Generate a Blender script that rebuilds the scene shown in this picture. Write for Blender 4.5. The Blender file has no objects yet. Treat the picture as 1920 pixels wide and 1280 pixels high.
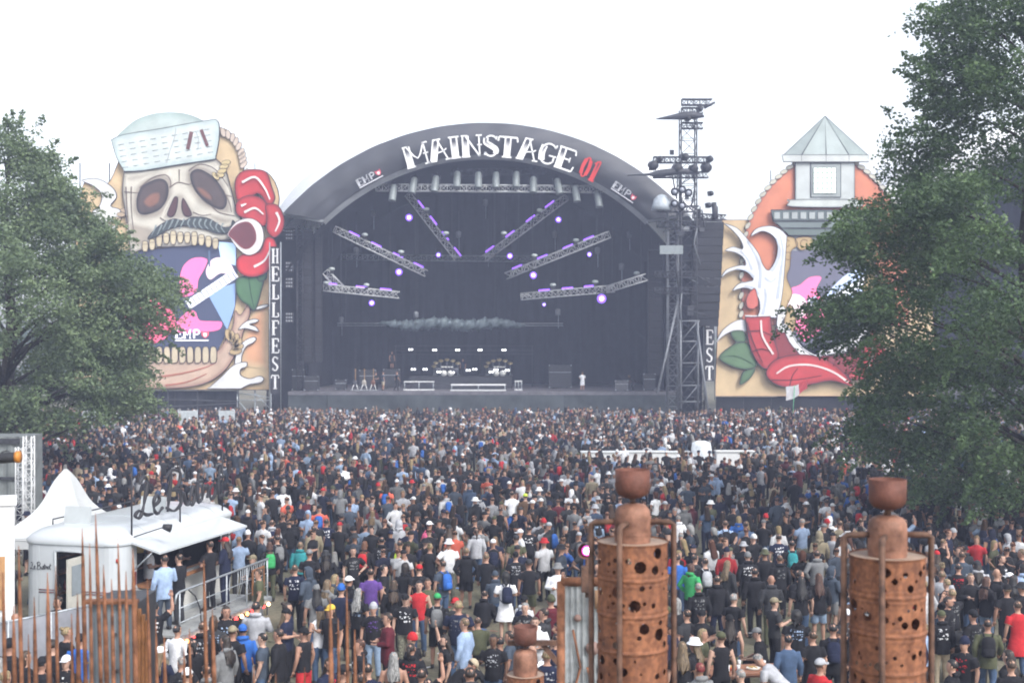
import bpy, bmesh, math, random
import numpy as np
from mathutils import Vector, Matrix, kdtree
random.seed(7); rng = np.random.default_rng(11)
R = math.radians
sc = bpy.context.scene
col = sc.collection

# ------------------------------------------------------------------ camera, sky, sun, exposure
CAMH, FPX = 7.5, 2400.0            # eye height in metres, focal length in photo pixels (1920 wide)
cam_d = bpy.data.cameras.new('camera'); cam = bpy.data.objects.new('camera', cam_d); col.objects.link(cam)
cam.location = (0, 0, CAMH); cam.rotation_euler = (R(90), 0, 0)
cam_d.sensor_width = 36.0; cam_d.lens = 36.0 * FPX / 1920.0
cam_d.clip_start = 0.1; cam_d.clip_end = 6000
cam_d.dof.use_dof = True; cam_d.dof.focus_distance = 36.0; cam_d.dof.aperture_fstop = 1.9
sc.camera = cam
SUN_EL, SUN_AZ = 44.0, 140.0       # azimuth clockwise from the view direction (+Y)
world = bpy.data.worlds.new('World'); sc.world = world; world.use_nodes = True
wn = world.node_tree; wn.nodes.clear()
w_out = wn.nodes.new('ShaderNodeOutputWorld'); w_bg = wn.nodes.new('ShaderNodeBackground')
w_sky = wn.nodes.new('ShaderNodeTexSky'); w_hsv = wn.nodes.new('ShaderNodeHueSaturation')
w_sky.sky_type = 'NISHITA'; w_sky.sun_disc = False
w_sky.sun_elevation = R(SUN_EL); w_sky.sun_rotation = R(SUN_AZ)
w_sky.air_density = 1.0; w_sky.dust_density = 2.5; w_sky.ozone_density = 1.0
w_hsv.inputs['Saturation'].default_value = 0.3
wn.links.new(w_sky.outputs[0], w_hsv.inputs['Color']); wn.links.new(w_hsv.outputs[0], w_bg.inputs['Color'])
w_bg.inputs['Strength'].default_value = 0.15
wn.links.new(w_bg.outputs[0], w_out.inputs['Surface'])
sun_d = bpy.data.lights.new('sun', 'SUN'); sun_d.energy = 1.15; sun_d.angle = R(22); sun_d.color = (1.0, 0.965, 0.91)
sun = bpy.data.objects.new('sun', sun_d); col.objects.link(sun)
_d = Vector((math.sin(R(SUN_AZ)) * math.cos(R(SUN_EL)), math.cos(R(SUN_AZ)) * math.cos(R(SUN_EL)), math.sin(R(SUN_EL))))
sun.rotation_euler = _d.to_track_quat('Z', 'Y').to_euler()
sun.location = (40, -20, 60)
vs = sc.view_settings
vs.view_transform = 'Standard'; vs.look = 'None'; vs.gamma = 1.0; vs.use_curve_mapping = False
vs.exposure = 1.24
sc.cycles.pixel_filter_type = 'BLACKMAN_HARRIS'; sc.cycles.filter_width = 1.9
sc.cycles.use_denoising = True; sc.cycles.max_bounces = 6; sc.cycles.diffuse_bounces = 3
sc.cycles.glossy_bounces = 2; sc.cycles.transmission_bounces = 4; sc.cycles.volume_bounces = 0
sc.cycles.transparent_max_bounces = 8; sc.cycles.caustics_reflective = False; sc.cycles.caustics_refractive = False
sc.cycles.sample_clamp_indirect = 6.0

def W(px, py, Y):                  # photo pixel at a chosen real distance -> point in the place
    return Vector(((px - 960) * Y / FPX, Y, CAMH - (py - 640) * Y / FPX))

# ------------------------------------------------------------------ materials
_M = {}
def _bsdf(name):
    m = bpy.data.materials.new(name); m.use_nodes = True
    return m, m.node_tree.nodes, m.node_tree.links, m.node_tree.nodes['Principled BSDF']
def mat(name, c, rough=0.7, var=0.25, scale=4.0, metal=0.0, bump=0.0, bscale=40.0, c2=None, spec=0.3, coat=0.0, detail=6.0):
    if name in _M: return _M[name]
    m, n, l, b = _bsdf(name)
    tc = n.new('ShaderNodeTexCoord'); oi = n.new('ShaderNodeObjectInfo')
    ad = n.new('ShaderNodeVectorMath'); ad.operation = 'ADD'
    mu = n.new('ShaderNodeMath'); mu.operation = 'MULTIPLY'; mu.inputs[1].default_value = 37.0
    l.new(oi.outputs['Random'], mu.inputs[0]); l.new(tc.outputs['Object'], ad.inputs[0]); l.new(mu.outputs[0], ad.inputs[1])
    no = n.new('ShaderNodeTexNoise'); no.inputs['Scale'].default_value = scale; no.inputs['Detail'].default_value = detail
    no.inputs['Roughness'].default_value = 0.62
    l.new(ad.outputs[0], no.inputs['Vector'])
    cr = n.new('ShaderNodeValToRGB'); e = cr.color_ramp.elements
    e[0].position = 0.32; e[1].position = 0.68
    lo = [x * (1 - var) for x in c]; hi = [min(1, x * (1 + var)) for x in (c2 or c)]
    e[0].color = (*lo, 1); e[1].color = (*hi, 1)
    l.new(no.outputs['Fac'], cr.inputs[0]); l.new(cr.outputs[0], b.inputs['Base Color'])
    b.inputs['Roughness'].default_value = rough; b.inputs['Metallic'].default_value = metal
    b.inputs['Specular IOR Level'].default_value = spec; b.inputs['Coat Weight'].default_value = coat
    if bump:
        nb = n.new('ShaderNodeTexNoise'); nb.inputs['Scale'].default_value = bscale; nb.inputs['Detail'].default_value = 3
        bu = n.new('ShaderNodeBump'); bu.inputs['Strength'].default_value = bump; bu.inputs['Distance'].default_value = 0.03
        l.new(ad.outputs[0], nb.inputs['Vector']); l.new(nb.outputs['Fac'], bu.inputs['Height']); l.new(bu.outputs[0], b.inputs['Normal'])
    _M[name] = m
    return m
def emit(name, c, s, base=(0.02, 0.02, 0.02)):
    if name in _M: return _M[name]
    m, n, l, b = _bsdf(name)
    b.inputs['Base Color'].default_value = (*base, 1); b.inputs['Emission Color'].default_value = (*c, 1)
    b.inputs['Emission Strength'].default_value = s
    _M[name] = m; return m
def paint(name='board_paint', rough=0.65, em=0.0, var=0.24, scale=0.7):      # colour of a printed or painted board, kept per vertex
    if name in _M: return _M[name]
    m, n, l, b = _bsdf(name)
    at = n.new('ShaderNodeAttribute'); at.attribute_name = 'col'
    tc = n.new('ShaderNodeTexCoord'); no = n.new('ShaderNodeTexNoise'); no.inputs['Scale'].default_value = scale; no.inputs['Detail'].default_value = 8
    l.new(tc.outputs['Object'], no.inputs['Vector'])
    mr = n.new('ShaderNodeMapRange'); mr.inputs[1].default_value = 0.3; mr.inputs[2].default_value = 0.7
    mr.inputs[3].default_value = 1 - var; mr.inputs[4].default_value = 1.0
    l.new(no.outputs['Fac'], mr.inputs[0])
    mx = n.new('ShaderNodeVectorMath'); mx.operation = 'SCALE'
    l.new(at.outputs['Color'], mx.inputs[0]); l.new(mr.outputs[0], mx.inputs['Scale'])
    l.new(mx.outputs[0], b.inputs['Base Color']); b.inputs['Roughness'].default_value = rough
    b.inputs['Specular IOR Level'].default_value = 0.25
    if em:
        l.new(mx.outputs[0], b.inputs['Emission Color']); b.inputs['Emission Strength'].default_value = em
    _M[name] = m; return m

# ------------------------------------------------------------------ mesh builder
def frame(t, ref=None):
    t = Vector(t).normalized()
    r = Vector(ref) if ref else (Vector((0, 0, 1)) if abs(t.z) < 0.93 else Vector((0, 1, 0)))
    u = r.cross(t).normalized(); v = t.cross(u).normalized()
    return u, v
class MB:
    def __init__(s): s.v = []; s.f = []; s.m = []; s.c = []; s.sm = []; s.has = False
    def add(s, vs, fs, m=0, cols=None, smooth=False):
        o = len(s.v); s.v.extend([tuple(p) for p in vs])
        s.f.extend([tuple(i + o for i in f) for f in fs]); s.m.extend([m] * len(fs)); s.sm.extend([smooth] * len(fs))
        if cols is None: s.c.extend([(1, 1, 1, 1)] * len(vs))
        else:
            s.has = True
            if len(cols) == 3 and not hasattr(cols[0], '__len__'): cols = [cols] * len(vs)
            s.c.extend([(*k[:3], 1) for k in cols])
        return s
    def box(s, c, d, m=0, rz=0, M=None, cols=None):
        hx, hy, hz = d[0] / 2, d[1] / 2, d[2] / 2
        ps = [Vector((x, y, z)) for x in (-hx, hx) for y in (-hy, hy) for z in (-hz, hz)]
        if M is not None: ps = [M @ p for p in ps]
        if rz: ps = [Matrix.Rotation(rz, 3, 'Z') @ p for p in ps]
        ps = [p + Vector(c) for p in ps]
        return s.add(ps, [(0, 1, 3, 2), (4, 6, 7, 5), (0, 4, 5, 1), (2, 3, 7, 6), (0, 2, 6, 4), (1, 5, 7, 3)], m, cols)
    def tube(s, pts, rad, n=8, m=0, cap=True, smooth=True, flat=1.0, ref=None, cols=None):
        pts = [Vector(p) for p in pts]
        if not hasattr(rad, '__len__'): rad = [rad] * len(pts)
        vs, fs = [], []; u = None
        for i, p in enumerate(pts):
            t = (pts[min(i + 1, len(pts) - 1)] - pts[max(i - 1, 0)])
            if t.length < 1e-9: t = Vector((0, 0, 1))
            t.normalize()
            if u is None: u, w = frame(t, ref)
            else:
                u = (u - t * u.dot(t))
                if u.length < 1e-6: u, w = frame(t)
                u.normalize(); w = t.cross(u)
            for k in range(n):
                a = 2 * math.pi * k / n
                vs.append(p + u * (rad[i] * math.cos(a)) + w * (rad[i] * flat * math.sin(a)))
        for i in range(len(pts) - 1):
            for k in range(n):
                a, b = i * n + k, i * n + (k + 1) % n
                fs.append((a, b, b + n, a + n))
        if cap: fs.append(tuple(range(n - 1, -1, -1))); fs.append(tuple(range(len(vs) - n, len(vs))))
        return s.add(vs, fs, m, cols, smooth)
    def bar(s, p, q, r, n=6, m=0, cols=None): return s.tube([p, q], r, n, m, cols=cols)
    def rings(s, rs, n=12, m=0, cap=True, T=None, smooth=True, cols=None):     # rs: (z, rx, ry, y[, x])
        vs, fs = [], []
        for q in rs:
            z, rx, ry, y = q[:4]; x = q[4] if len(q) > 4 else 0
            for k in range(n):
                a = 2 * math.pi * k / n; vs.append(Vector((x + rx * math.cos(a), y + ry * math.sin(a), z)))
        if T: vs = [T(p) for p in vs]
        for i in range(len(rs) - 1):
            for k in range(n):
                a, b = i * n + k, i * n + (k + 1) % n
                fs.append((a, b, b + n, a + n))
        if cap: fs.append(tuple(range(n - 1, -1, -1))); fs.append(tuple(range(len(vs) - n, len(vs))))
        return s.add(vs, fs, m, cols, smooth)
    def lathe(s, prof, n=24, c=(0, 0, 0), m=0, cap=False):
        return s.rings([(c[2] + z, r, r, c[1], c[0]) for r, z in prof], n, m, cap)
    def truss(s, p, q, w, seg=None, rc=0.03, rb=0.015, m=0, ref=None, n=5):
        p, q = Vector(p), Vector(q); t = q - p; L = t.length; u, v = frame(t, ref)
        k = seg or max(2, int(round(L / w)))
        cs = [(u * a + v * b) * (w / 2) for a, b in ((-1, -1), (1, -1), (1, 1), (-1, 1))]
        for c in cs: s.bar(p + c, q + c, rc, n, m)
        for i in range(k):
            a, b = p + t * (i / k), p + t * ((i + 1) / k)
            for j in range(4):
                c, d = cs[j], cs[(j + 1) % 4]
                s.bar(a + (c if i % 2 else d), b + (d if i % 2 else c), rb, 4, m)
                s.bar(a + c, a + d, rb, 4, m)
        return s
    def build(s, name, mats, parent=None, loc=None):
        me = bpy.data.meshes.new(name); me.from_pydata(s.v, [], s.f)
        for k in (mats if isinstance(mats, (list, tuple)) else [mats]):
            if k: me.materials.append(k)
        me.polygons.foreach_set('material_index', s.m); me.polygons.foreach_set('use_smooth', s.sm)
        if s.has:
            a = me.color_attributes.new('col', 'FLOAT_COLOR', 'POINT'); a.data.foreach_set('color', np.array(s.c, dtype=np.float32).ravel())
        me.update()
        return obj(name, me, parent, loc)
def obj(name, me, parent=None, loc=None):
    o = bpy.data.objects.new(name, me); col.objects.link(o)
    if parent is not None: o.parent = parent
    if loc is not None: o.location = loc
    return o
def tag(o, label=None, cat=None, group=None, kind=None):
    if label: o['label'] = label
    if cat: o['category'] = cat
    if group: o['group'] = group
    if kind: o['kind'] = kind
    return o
def empty(name, label, cat, loc=(0, 0, 0), rz=0, group=None):
    o = bpy.data.objects.new(name, None); col.objects.link(o); o.location = loc; o.rotation_euler.z = rz
    o.empty_display_size = 0.2
    return tag(o, label, cat, group)
ORD = ['first', 'second', 'third', 'fourth', 'fifth', 'sixth', 'seventh', 'eighth', 'ninth', 'tenth', 'eleventh', 'twelfth', 'thirteenth',
       'fourteenth', 'fifteenth', 'sixteenth', 'seventeenth', 'eighteenth', 'nineteenth', 'twentieth']
def ordinal(i):
    if i < 20: return ORD[i]
    t = {2: 'twenty', 3: 'thirty', 4: 'forty', 5: 'fifty', 6: 'sixty', 7: 'seventy', 8: 'eighty', 9: 'ninety'}[(i + 1) // 10]
    return (t[:-1] + 'ieth') if (i + 1) % 10 == 0 else t + '-' + ORD[(i + 1) % 10 - 1]
def smooth_poly(pts, k=5, closed=True):       # Catmull-Rom through the points; a point given as (x, y, 1) is a sharp corner
    out = []; n = len(pts)
    rngi = range(n if closed else n - 1)
    g = lambda i: pts[i % n] if closed else pts[min(max(i, 0), n - 1)]
    for i in rngi:
        p1, p2 = g(i), g(i + 1)
        p0 = g(i - 1) if len(p1) < 3 else p1; p3 = g(i + 2) if len(p2) < 3 else p2
        for j in range(k):
            t = j / k; t2, t3 = t * t, t * t * t
            out.append(tuple(0.5 * (2 * p1[d] + (p2[d] - p0[d]) * t + (2 * p0[d] - 5 * p1[d] + 4 * p2[d] - p3[d]) * t2 + (3 * p1[d] - p0[d] - 3 * p2[d] + p3[d]) * t3) for d in (0, 1)))
    if not closed: out.append(tuple(pts[-1][:2]))
    return out
def inset(poly, d):
    n = len(poly); area = sum(poly[i][0] * poly[(i + 1) % n][1] - poly[(i + 1) % n][0] * poly[i][1] for i in range(n))
    sg = 1 if area > 0 else -1; out = []
    for i in range(n):
        a, b, c = poly[i - 1], poly[i], poly[(i + 1) % n]
        tx, ty = c[0] - a[0], c[1] - a[1]; L = math.hypot(tx, ty) or 1
        out.append((b[0] - ty / L * d * sg, b[1] + tx / L * d * sg))
    return out
def cut(parent, name, pts, Y, c, thick=0.12, ol=1.2, sh=4.0, edge=None, line=(0.03, 0.025, 0.035), m=None, smooth=4, straight=False):
    """a board sawn to an outline given in photo pixels at distance Y: painted line at its rim, airbrushed edge, real thickness"""
    P = [p[:2] for p in pts] if straight else smooth_poly(pts, smooth)
    mb = MB(); front = Y; n = len(P)
    wp = lambda q, y: [Vector(((x - 960) * Y / FPX, y, CAMH - (z - 640) * Y / FPX)) for x, z in q]
    P1 = inset(P, ol) if ol else P; P2 = inset(P, ol + sh) if sh else P1
    edge = edge or tuple(k * 0.5 for k in c)
    A, B = wp(P, front), wp(P, front + thick); ring = [(i, (i + 1) % n, (i + 1) % n + n, i + n) for i in range(n)]
    mb.add(A + B, ring, 0, line); mb.add(B, [tuple(range(n))], 0, line)
    mb.add(A, [tuple(range(n))], 0, c)
    if sh: mb.add(wp(P, front - 0.004) + wp(P2, front - 0.002), ring, 0, [edge] * n + [c] * n)
    if ol: mb.add(wp(P, front - 0.009) + wp(P1, front - 0.008), ring, 0, line)
    return mb.build(name, m or paint(), parent)
def stroke(parent, name, pts, Y, w, c, m=None, closed=False, depth=0.02, smooth=4):
    """a painted or raised line of width w pixels along photo-pixel points"""
    P = smooth_poly(pts, smooth, closed) if len(pts) > 2 else [p[:2] for p in pts]
    mb = MB(); n = len(P); L, Rr = [], []
    for i, p in enumerate(P):
        a, b = P[max(i - 1, 0)], P[min(i + 1, n - 1)]
        tx, ty = b[0] - a[0], b[1] - a[1]; d = math.hypot(tx, ty) or 1
        k = (w[0] + (w[1] - w[0]) * i / (n - 1)) * 1.5 if hasattr(w, '__len__') else w
        L.append((p[0] - ty / d * k / 2, p[1] + tx / d * k / 2)); Rr.append((p[0] + ty / d * k / 2, p[1] - tx / d * k / 2))
    wp = lambda q, y: [Vector(((x - 960) * Y / FPX, y, CAMH - (z - 640) * Y / FPX)) for x, z in q]
    F, G = wp(L, Y) + wp(Rr, Y), wp(L, Y + depth) + wp(Rr, Y + depth)
    mb.add(F, [(i, i + 1, i + 1 + n, i + n) for i in range(n - 1)], 0, c)
    mb.add(wp(L, Y) + wp(L, Y + depth), [(i, i + 1, i + 1 + n, i + n) for i in range(n - 1)], 0, c)
    mb.add(wp(Rr, Y) + wp(Rr, Y + depth), [(i, i + 1, i + 1 + n, i + n) for i in range(n - 1)], 0, c)
    return mb.build(name, m or paint(), parent)
# ---- lettering: thick stems, thin strokes and serifs on a unit cell (x 0..1, y 0..1)
def arc(cx, cy, rx, ry, a0, a1, n=12): return [(cx + rx * math.cos(R(a0 + (a1 - a0) * i / n)), cy + ry * math.sin(R(a0 + (a1 - a0) * i / n))) for i in range(n + 1)]
GL = {   # list of (points, width, is_stem)
 'M': [([(.16, 0), (.16, 1)], .22, 1), ([(.16, 1), (.5, .35), (.84, 1)], .07, 0), ([(.84, 1), (.84, 0)], .07, 0), ([(0, 0), (.34, 0)], .07, 0), ([(.72, 0), (.97, 0)], .07, 0), ([(0, 1), (.2, 1)], .07, 0), ([(.8, 1), (1, 1)], .07, 0), ([(.74, .5), (.95, .5)], .06, 0)],
 'A': [([(.2, 0), (.46, 1)], .24, 1), ([(.5, 1), (.86, 0)], .07, 0), ([(.02, 0), (.36, 0)], .07, 0), ([(.74, 0), (1, 0)], .07, 0), ([(.3, 1), (.66, 1)], .07, 0), ([(.36, .35), (.7, .42), (.86, .52)], .06, 0)],
 'I': [([(.5, 0), (.5, 1)], .42, 1), ([(.12, 0), (.88, 0)], .07, 0), ([(.12, 1), (.88, 1)], .07, 0)],
 'N': [([(.2, 0), (.2, 1)], .26, 1), ([(.2, 1), (.84, 0)], .08, 0), ([(.84, 0), (.84, 1)], .07, 0), ([(0, 0), (.4, 0)], .07, 0), ([(0, 1), (.3, 1)], .07, 0), ([(.7, 1), (.98, 1)], .07, 0), ([(.74, .55), (.96, .55)], .06, 0)],
 'S': [(arc(.5, .74, .3, .24, 20, 150), .08, 0), ([(.24, .86), (.22, .66), (.5, .5), (.78, .33), (.76, .14)], .22, 1), (arc(.5, .26, .3, .25, -25, -165), .08, 0), ([(.78, .8), (.82, .95)], .08, 0), ([(.2, .2), (.18, .05)], .08, 0)],
 'T': [([(.5, 0), (.5, .95)], .26, 1), ([(.05, .95), (.95, .95)], .08, 0), ([(.05, .95), (.02, .74)], .07, 0), ([(.95, .95), (.98, .74)], .07, 0), ([(.26, 0), (.74, 0)], .07, 0)],
 'G': [(arc(.55, .5, .42, .48, 40, 320, 18), .08, 0), ([(.28, .14), (.22, .5), (.28, .86)], .24, 1), ([(.6, .42), (.98, .42)], .07, 0), ([(.86, .42), (.86, .14)], .09, 0), ([(.86, .8), (.9, .98)], .07, 0)],
 'E': [([(.25, 0), (.25, 1)], .28, 1), ([(.05, 1), (.9, 1)], .08, 0), ([(.05, 0), (.95, 0)], .08, 0), ([(.38, .5), (.72, .5)], .07, 0), ([(.9, 1), (.95, .78)], .07, 0), ([(.95, 0), (1, .24)], .07, 0), ([(.72, .62), (.72, .38)], .06, 0)],
 'H': [([(.25, 0), (.25, 1)], .26, 1), ([(.78, 0), (.78, 1)], .1, 0), ([(.25, .5), (.78, .5)], .07, 0), ([(.06, 0), (.44, 0)], .07, 0), ([(.06, 1), (.44, 1)], .07, 0), ([(.62, 0), (.94, 0)], .07, 0), ([(.62, 1), (.94, 1)], .07, 0)],
 'L': [([(.3, 0), (.3, 1)], .28, 1), ([(.08, 1), (.54, 1)], .07, 0), ([(.08, 0), (.8, 0), (.95, .1), (.85, .28)], .08, 0)],
 'F': [([(.28, 0), (.28, 1)], .28, 1), ([(.06, 1), (.9, 1)], .08, 0), ([(.4, .5), (.72, .5)], .07, 0), ([(.9, 1), (.95, .76)], .07, 0), ([(.08, 0), (.52, 0)], .07, 0)],
 'P': [([(.25, 0), (.25, 1)], .2, 0), ([(.25, .95), (.7, .95), (.9, .72), (.7, .48), (.25, .48)], .16, 0)],
 '0': [(arc(.5, .5, .3, .48, 0, 360, 20), .08, 0), ([(.28, .12), (.2, .5), (.28, .88)], .2, 1), ([(.72, .12), (.8, .5), (.72, .88)], .2, 1)],
 '1': [([(.5, 0), (.5, 1)], .36, 1), ([(.15, 0), (.85, 0)], .08, 0), ([(.1, .82), (.5, 1), (.7, 1)], .08, 0)],
}
def letter(parent, ch, place, w, h, c, dark, name='letter', m=None, hollow=True, depth=0.08):
    """place(u, v) maps the glyph cell (metres, origin at the foot centre) to the wall"""
    mb = MB()
    def ribbon(pts, width, cols, lift):
        P = pts if len(pts) == 2 else smooth_poly(pts, 3, False); n = len(P); L, Q = [], []
        for i, p in enumerate(P):
            a, b = P[max(i - 1, 0)], P[min(i + 1, n - 1)]
            tx, ty = (b[0] - a[0]) * w, (b[1] - a[1]) * h; d = math.hypot(tx, ty) or 1
            x, y = (p[0] - .5) * w, p[1] * h
            L.append((x - ty / d * width / 2, y + tx / d * width / 2)); Q.append((x + ty / d * width / 2, y - tx / d * width / 2))
        pts2 = L + Q
        cc = [cols(y / h) for _, y in pts2]
        F = [place(x, y, lift) for x, y in pts2]; B = [place(x, y, 0) for x, y in pts2]
        idx = list(range(n)) + list(range(2 * n - 1, n - 1, -1)); k = len(idx)
        mb.add(F, [(i, i + 1, i + 1 + n, i + n) for i in range(n - 1)], 0, cc)
        mb.add([F[i] for i in idx] + [B[i] for i in idx], [(i, (i + 1) % k, (i + 1) % k + k, i + k) for i in range(k)], 0, [cc[i] for i in idx] * 2)
        return L, Q
    grad = lambda v: tuple(dark[d] + (c[d] - dark[d]) * min(1, max(0, (0.78 - v) / 0.42)) for d in range(3))
    for pts, wd, stem in GL[ch]:
        if stem and hollow:
            q = pts if len(pts) > 2 else [(pts[0][0] + (pts[1][0] - pts[0][0]) * i / 6, pts[0][1] + (pts[1][1] - pts[0][1]) * i / 6) for i in range(7)]
            ribbon(q, wd * w, grad, depth)
            n = len(q)
            for sg in (-1, 1):
                off = []
                for i, p in enumerate(q):
                    a, b = q[max(i - 1, 0)], q[min(i + 1, n - 1)]; tx, ty = (b[0] - a[0]) * w, (b[1] - a[1]) * h; d = math.hypot(tx, ty) or 1
                    off.append((p[0] - ty / d * wd / 2 * sg, p[1] + tx / d * wd * w / 2 / h * sg))
                ribbon(off, 0.07 * h, lambda v: c, depth + 0.012)
        else: ribbon(pts, (wd * w if stem else wd * h), lambda v: c, depth + 0.006)
    return mb.build(name, m or paint('letter_paint', 0.5), parent)
def flatplace(x0, Y, z0, tilt=0.0):
    ca, sa = math.cos(tilt), math.sin(tilt)
    return lambda u, v, d: Vector((x0 + u * ca - v * sa, Y - d, z0 + u * sa + v * ca))

M_black = mat('black_cloth', (0.016, 0.017, 0.022), 0.9, 0.35, 1.2, bump=0.25, bscale=3)
M_alu = mat('truss_aluminium', (0.60, 0.61, 0.62), 0.45, 0.15, 6, metal=0.15)
M_dark = mat('dark_steel', (0.05, 0.052, 0.06), 0.55, 0.3, 5, metal=0.3)
M_galv = mat('galvanised_steel', (0.36, 0.39, 0.42), 0.5, 0.25, 8, metal=0.55)
M_rust = mat('rusty_steel', (0.14, 0.064, 0.038), 0.85, 0.5, 7, c2=(0.22, 0.098, 0.054), bump=0.35, bscale=60, spec=0.2)
M_rustd = mat('dark_rusty_pipe', (0.085, 0.05, 0.038), 0.7, 0.4, 9, c2=(0.13, 0.072, 0.05), bump=0.25, bscale=50, metal=0.2)
M_white = mat('white_paint', (0.66, 0.67, 0.68), 0.45, 0.06, 2.5)
M_tower = mat('weathered_tower_steel', (0.16, 0.17, 0.185), 0.55, 0.3, 5, metal=0.3)
M_case = mat('black_case', (0.03, 0.031, 0.036), 0.5, 0.3, 4)
# ------------------------------------------------------------------ ground
def ground_material():
    m, n, l, b = _bsdf('dry_trampled_grass')
    tc = n.new('ShaderNodeTexCoord')
    def noise(s, d=8): 
        k = n.new('ShaderNodeTexNoise'); k.inputs['Scale'].default_value = s; k.inputs['Detail'].default_value = d; l.new(tc.outputs['Object'], k.inputs['Vector']); return k
    a, f, g = noise(0.22), noise(9.0), noise(60.0, 4)
    r1 = n.new('ShaderNodeValToRGB'); e = r1.color_ramp.elements; e[0].position = 0.38; e[1].position = 0.62
    e[0].color = (0.085, 0.09, 0.048, 1); e[1].color = (0.20, 0.175, 0.125, 1)
    r2 = n.new('ShaderNodeValToRGB'); e = r2.color_ramp.elements; e[0].position = 0.35; e[1].position = 0.7
    e[0].color = (0.11, 0.105, 0.065, 1); e[1].color = (0.25, 0.22, 0.16, 1)
    mx = n.new('ShaderNodeMix'); mx.data_type = 'RGBA'; mx.inputs[0].default_value = 0.55
    l.new(a.outputs['Fac'], r1.inputs[0]); l.new(f.outputs['Fac'], r2.inputs[0])
    l.new(r1.outputs[0], mx.inputs[6]); l.new(r2.outputs[0], mx.inputs[7]); l.new(mx.outputs[2], b.inputs['Base Color'])
    bu = n.new('ShaderNodeBump'); bu.inputs['Strength'].default_value = 0.6; bu.inputs['Distance'].default_value = 0.05
    l.new(g.outputs['Fac'], bu.inputs['Height']); l.new(bu.outputs[0], b.inputs['Normal']); b.inputs['Roughness'].default_value = 0.95
    return m
g = MB(); N = 40
xs = [(-1 + 2 * i / N) for i in range(N + 1)]
gv = [(2600 * x * abs(x) ** 1.6, 2600 * y * abs(y) ** 1.6 + 60, 0) for y in xs for x in xs]
g.add(gv, [(j * (N + 1) + i, j * (N + 1) + i + 1, (j + 1) * (N + 1) + i + 1, (j + 1) * (N + 1) + i) for j in range(N) for i in range(N)])
tag(g.build('ground', ground_material()), kind='structure')

# ------------------------------------------------------------------ the two stages
YS = 118.0                                          # front of the stage
PXM = FPX / YS                                      # pixels per metre there
M_roof = mat('white_roof_membrane', (0.72, 0.74, 0.77), 0.5, 0.08, 0.6)
M_fascia = mat('black_fascia_tarpaulin', (0.058, 0.060, 0.068), 0.55, 0.2, 0.25, bump=0.15, bscale=0.7, spec=0.35)
M_hem = mat('grey_fascia_hem', (0.2, 0.21, 0.225), 0.6, 0.2, 1.0)
M_skirt = mat('grey_green_stage_skirt', (0.042, 0.05, 0.054), 0.8, 0.35, 0.8, bump=0.5, bscale=2.0)
M_deck = mat('worn_stage_floor', (0.12, 0.115, 0.13), 0.55, 0.3, 1.5)
def arch_pts(cx, cz, rad, a0, a1, n): return [(cx + rad * math.sin(R(a0 + (a1 - a0) * i / n)), cz + rad * math.cos(R(a0 + (a1 - a0) * i / n))) for i in range(n + 1)]
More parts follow.
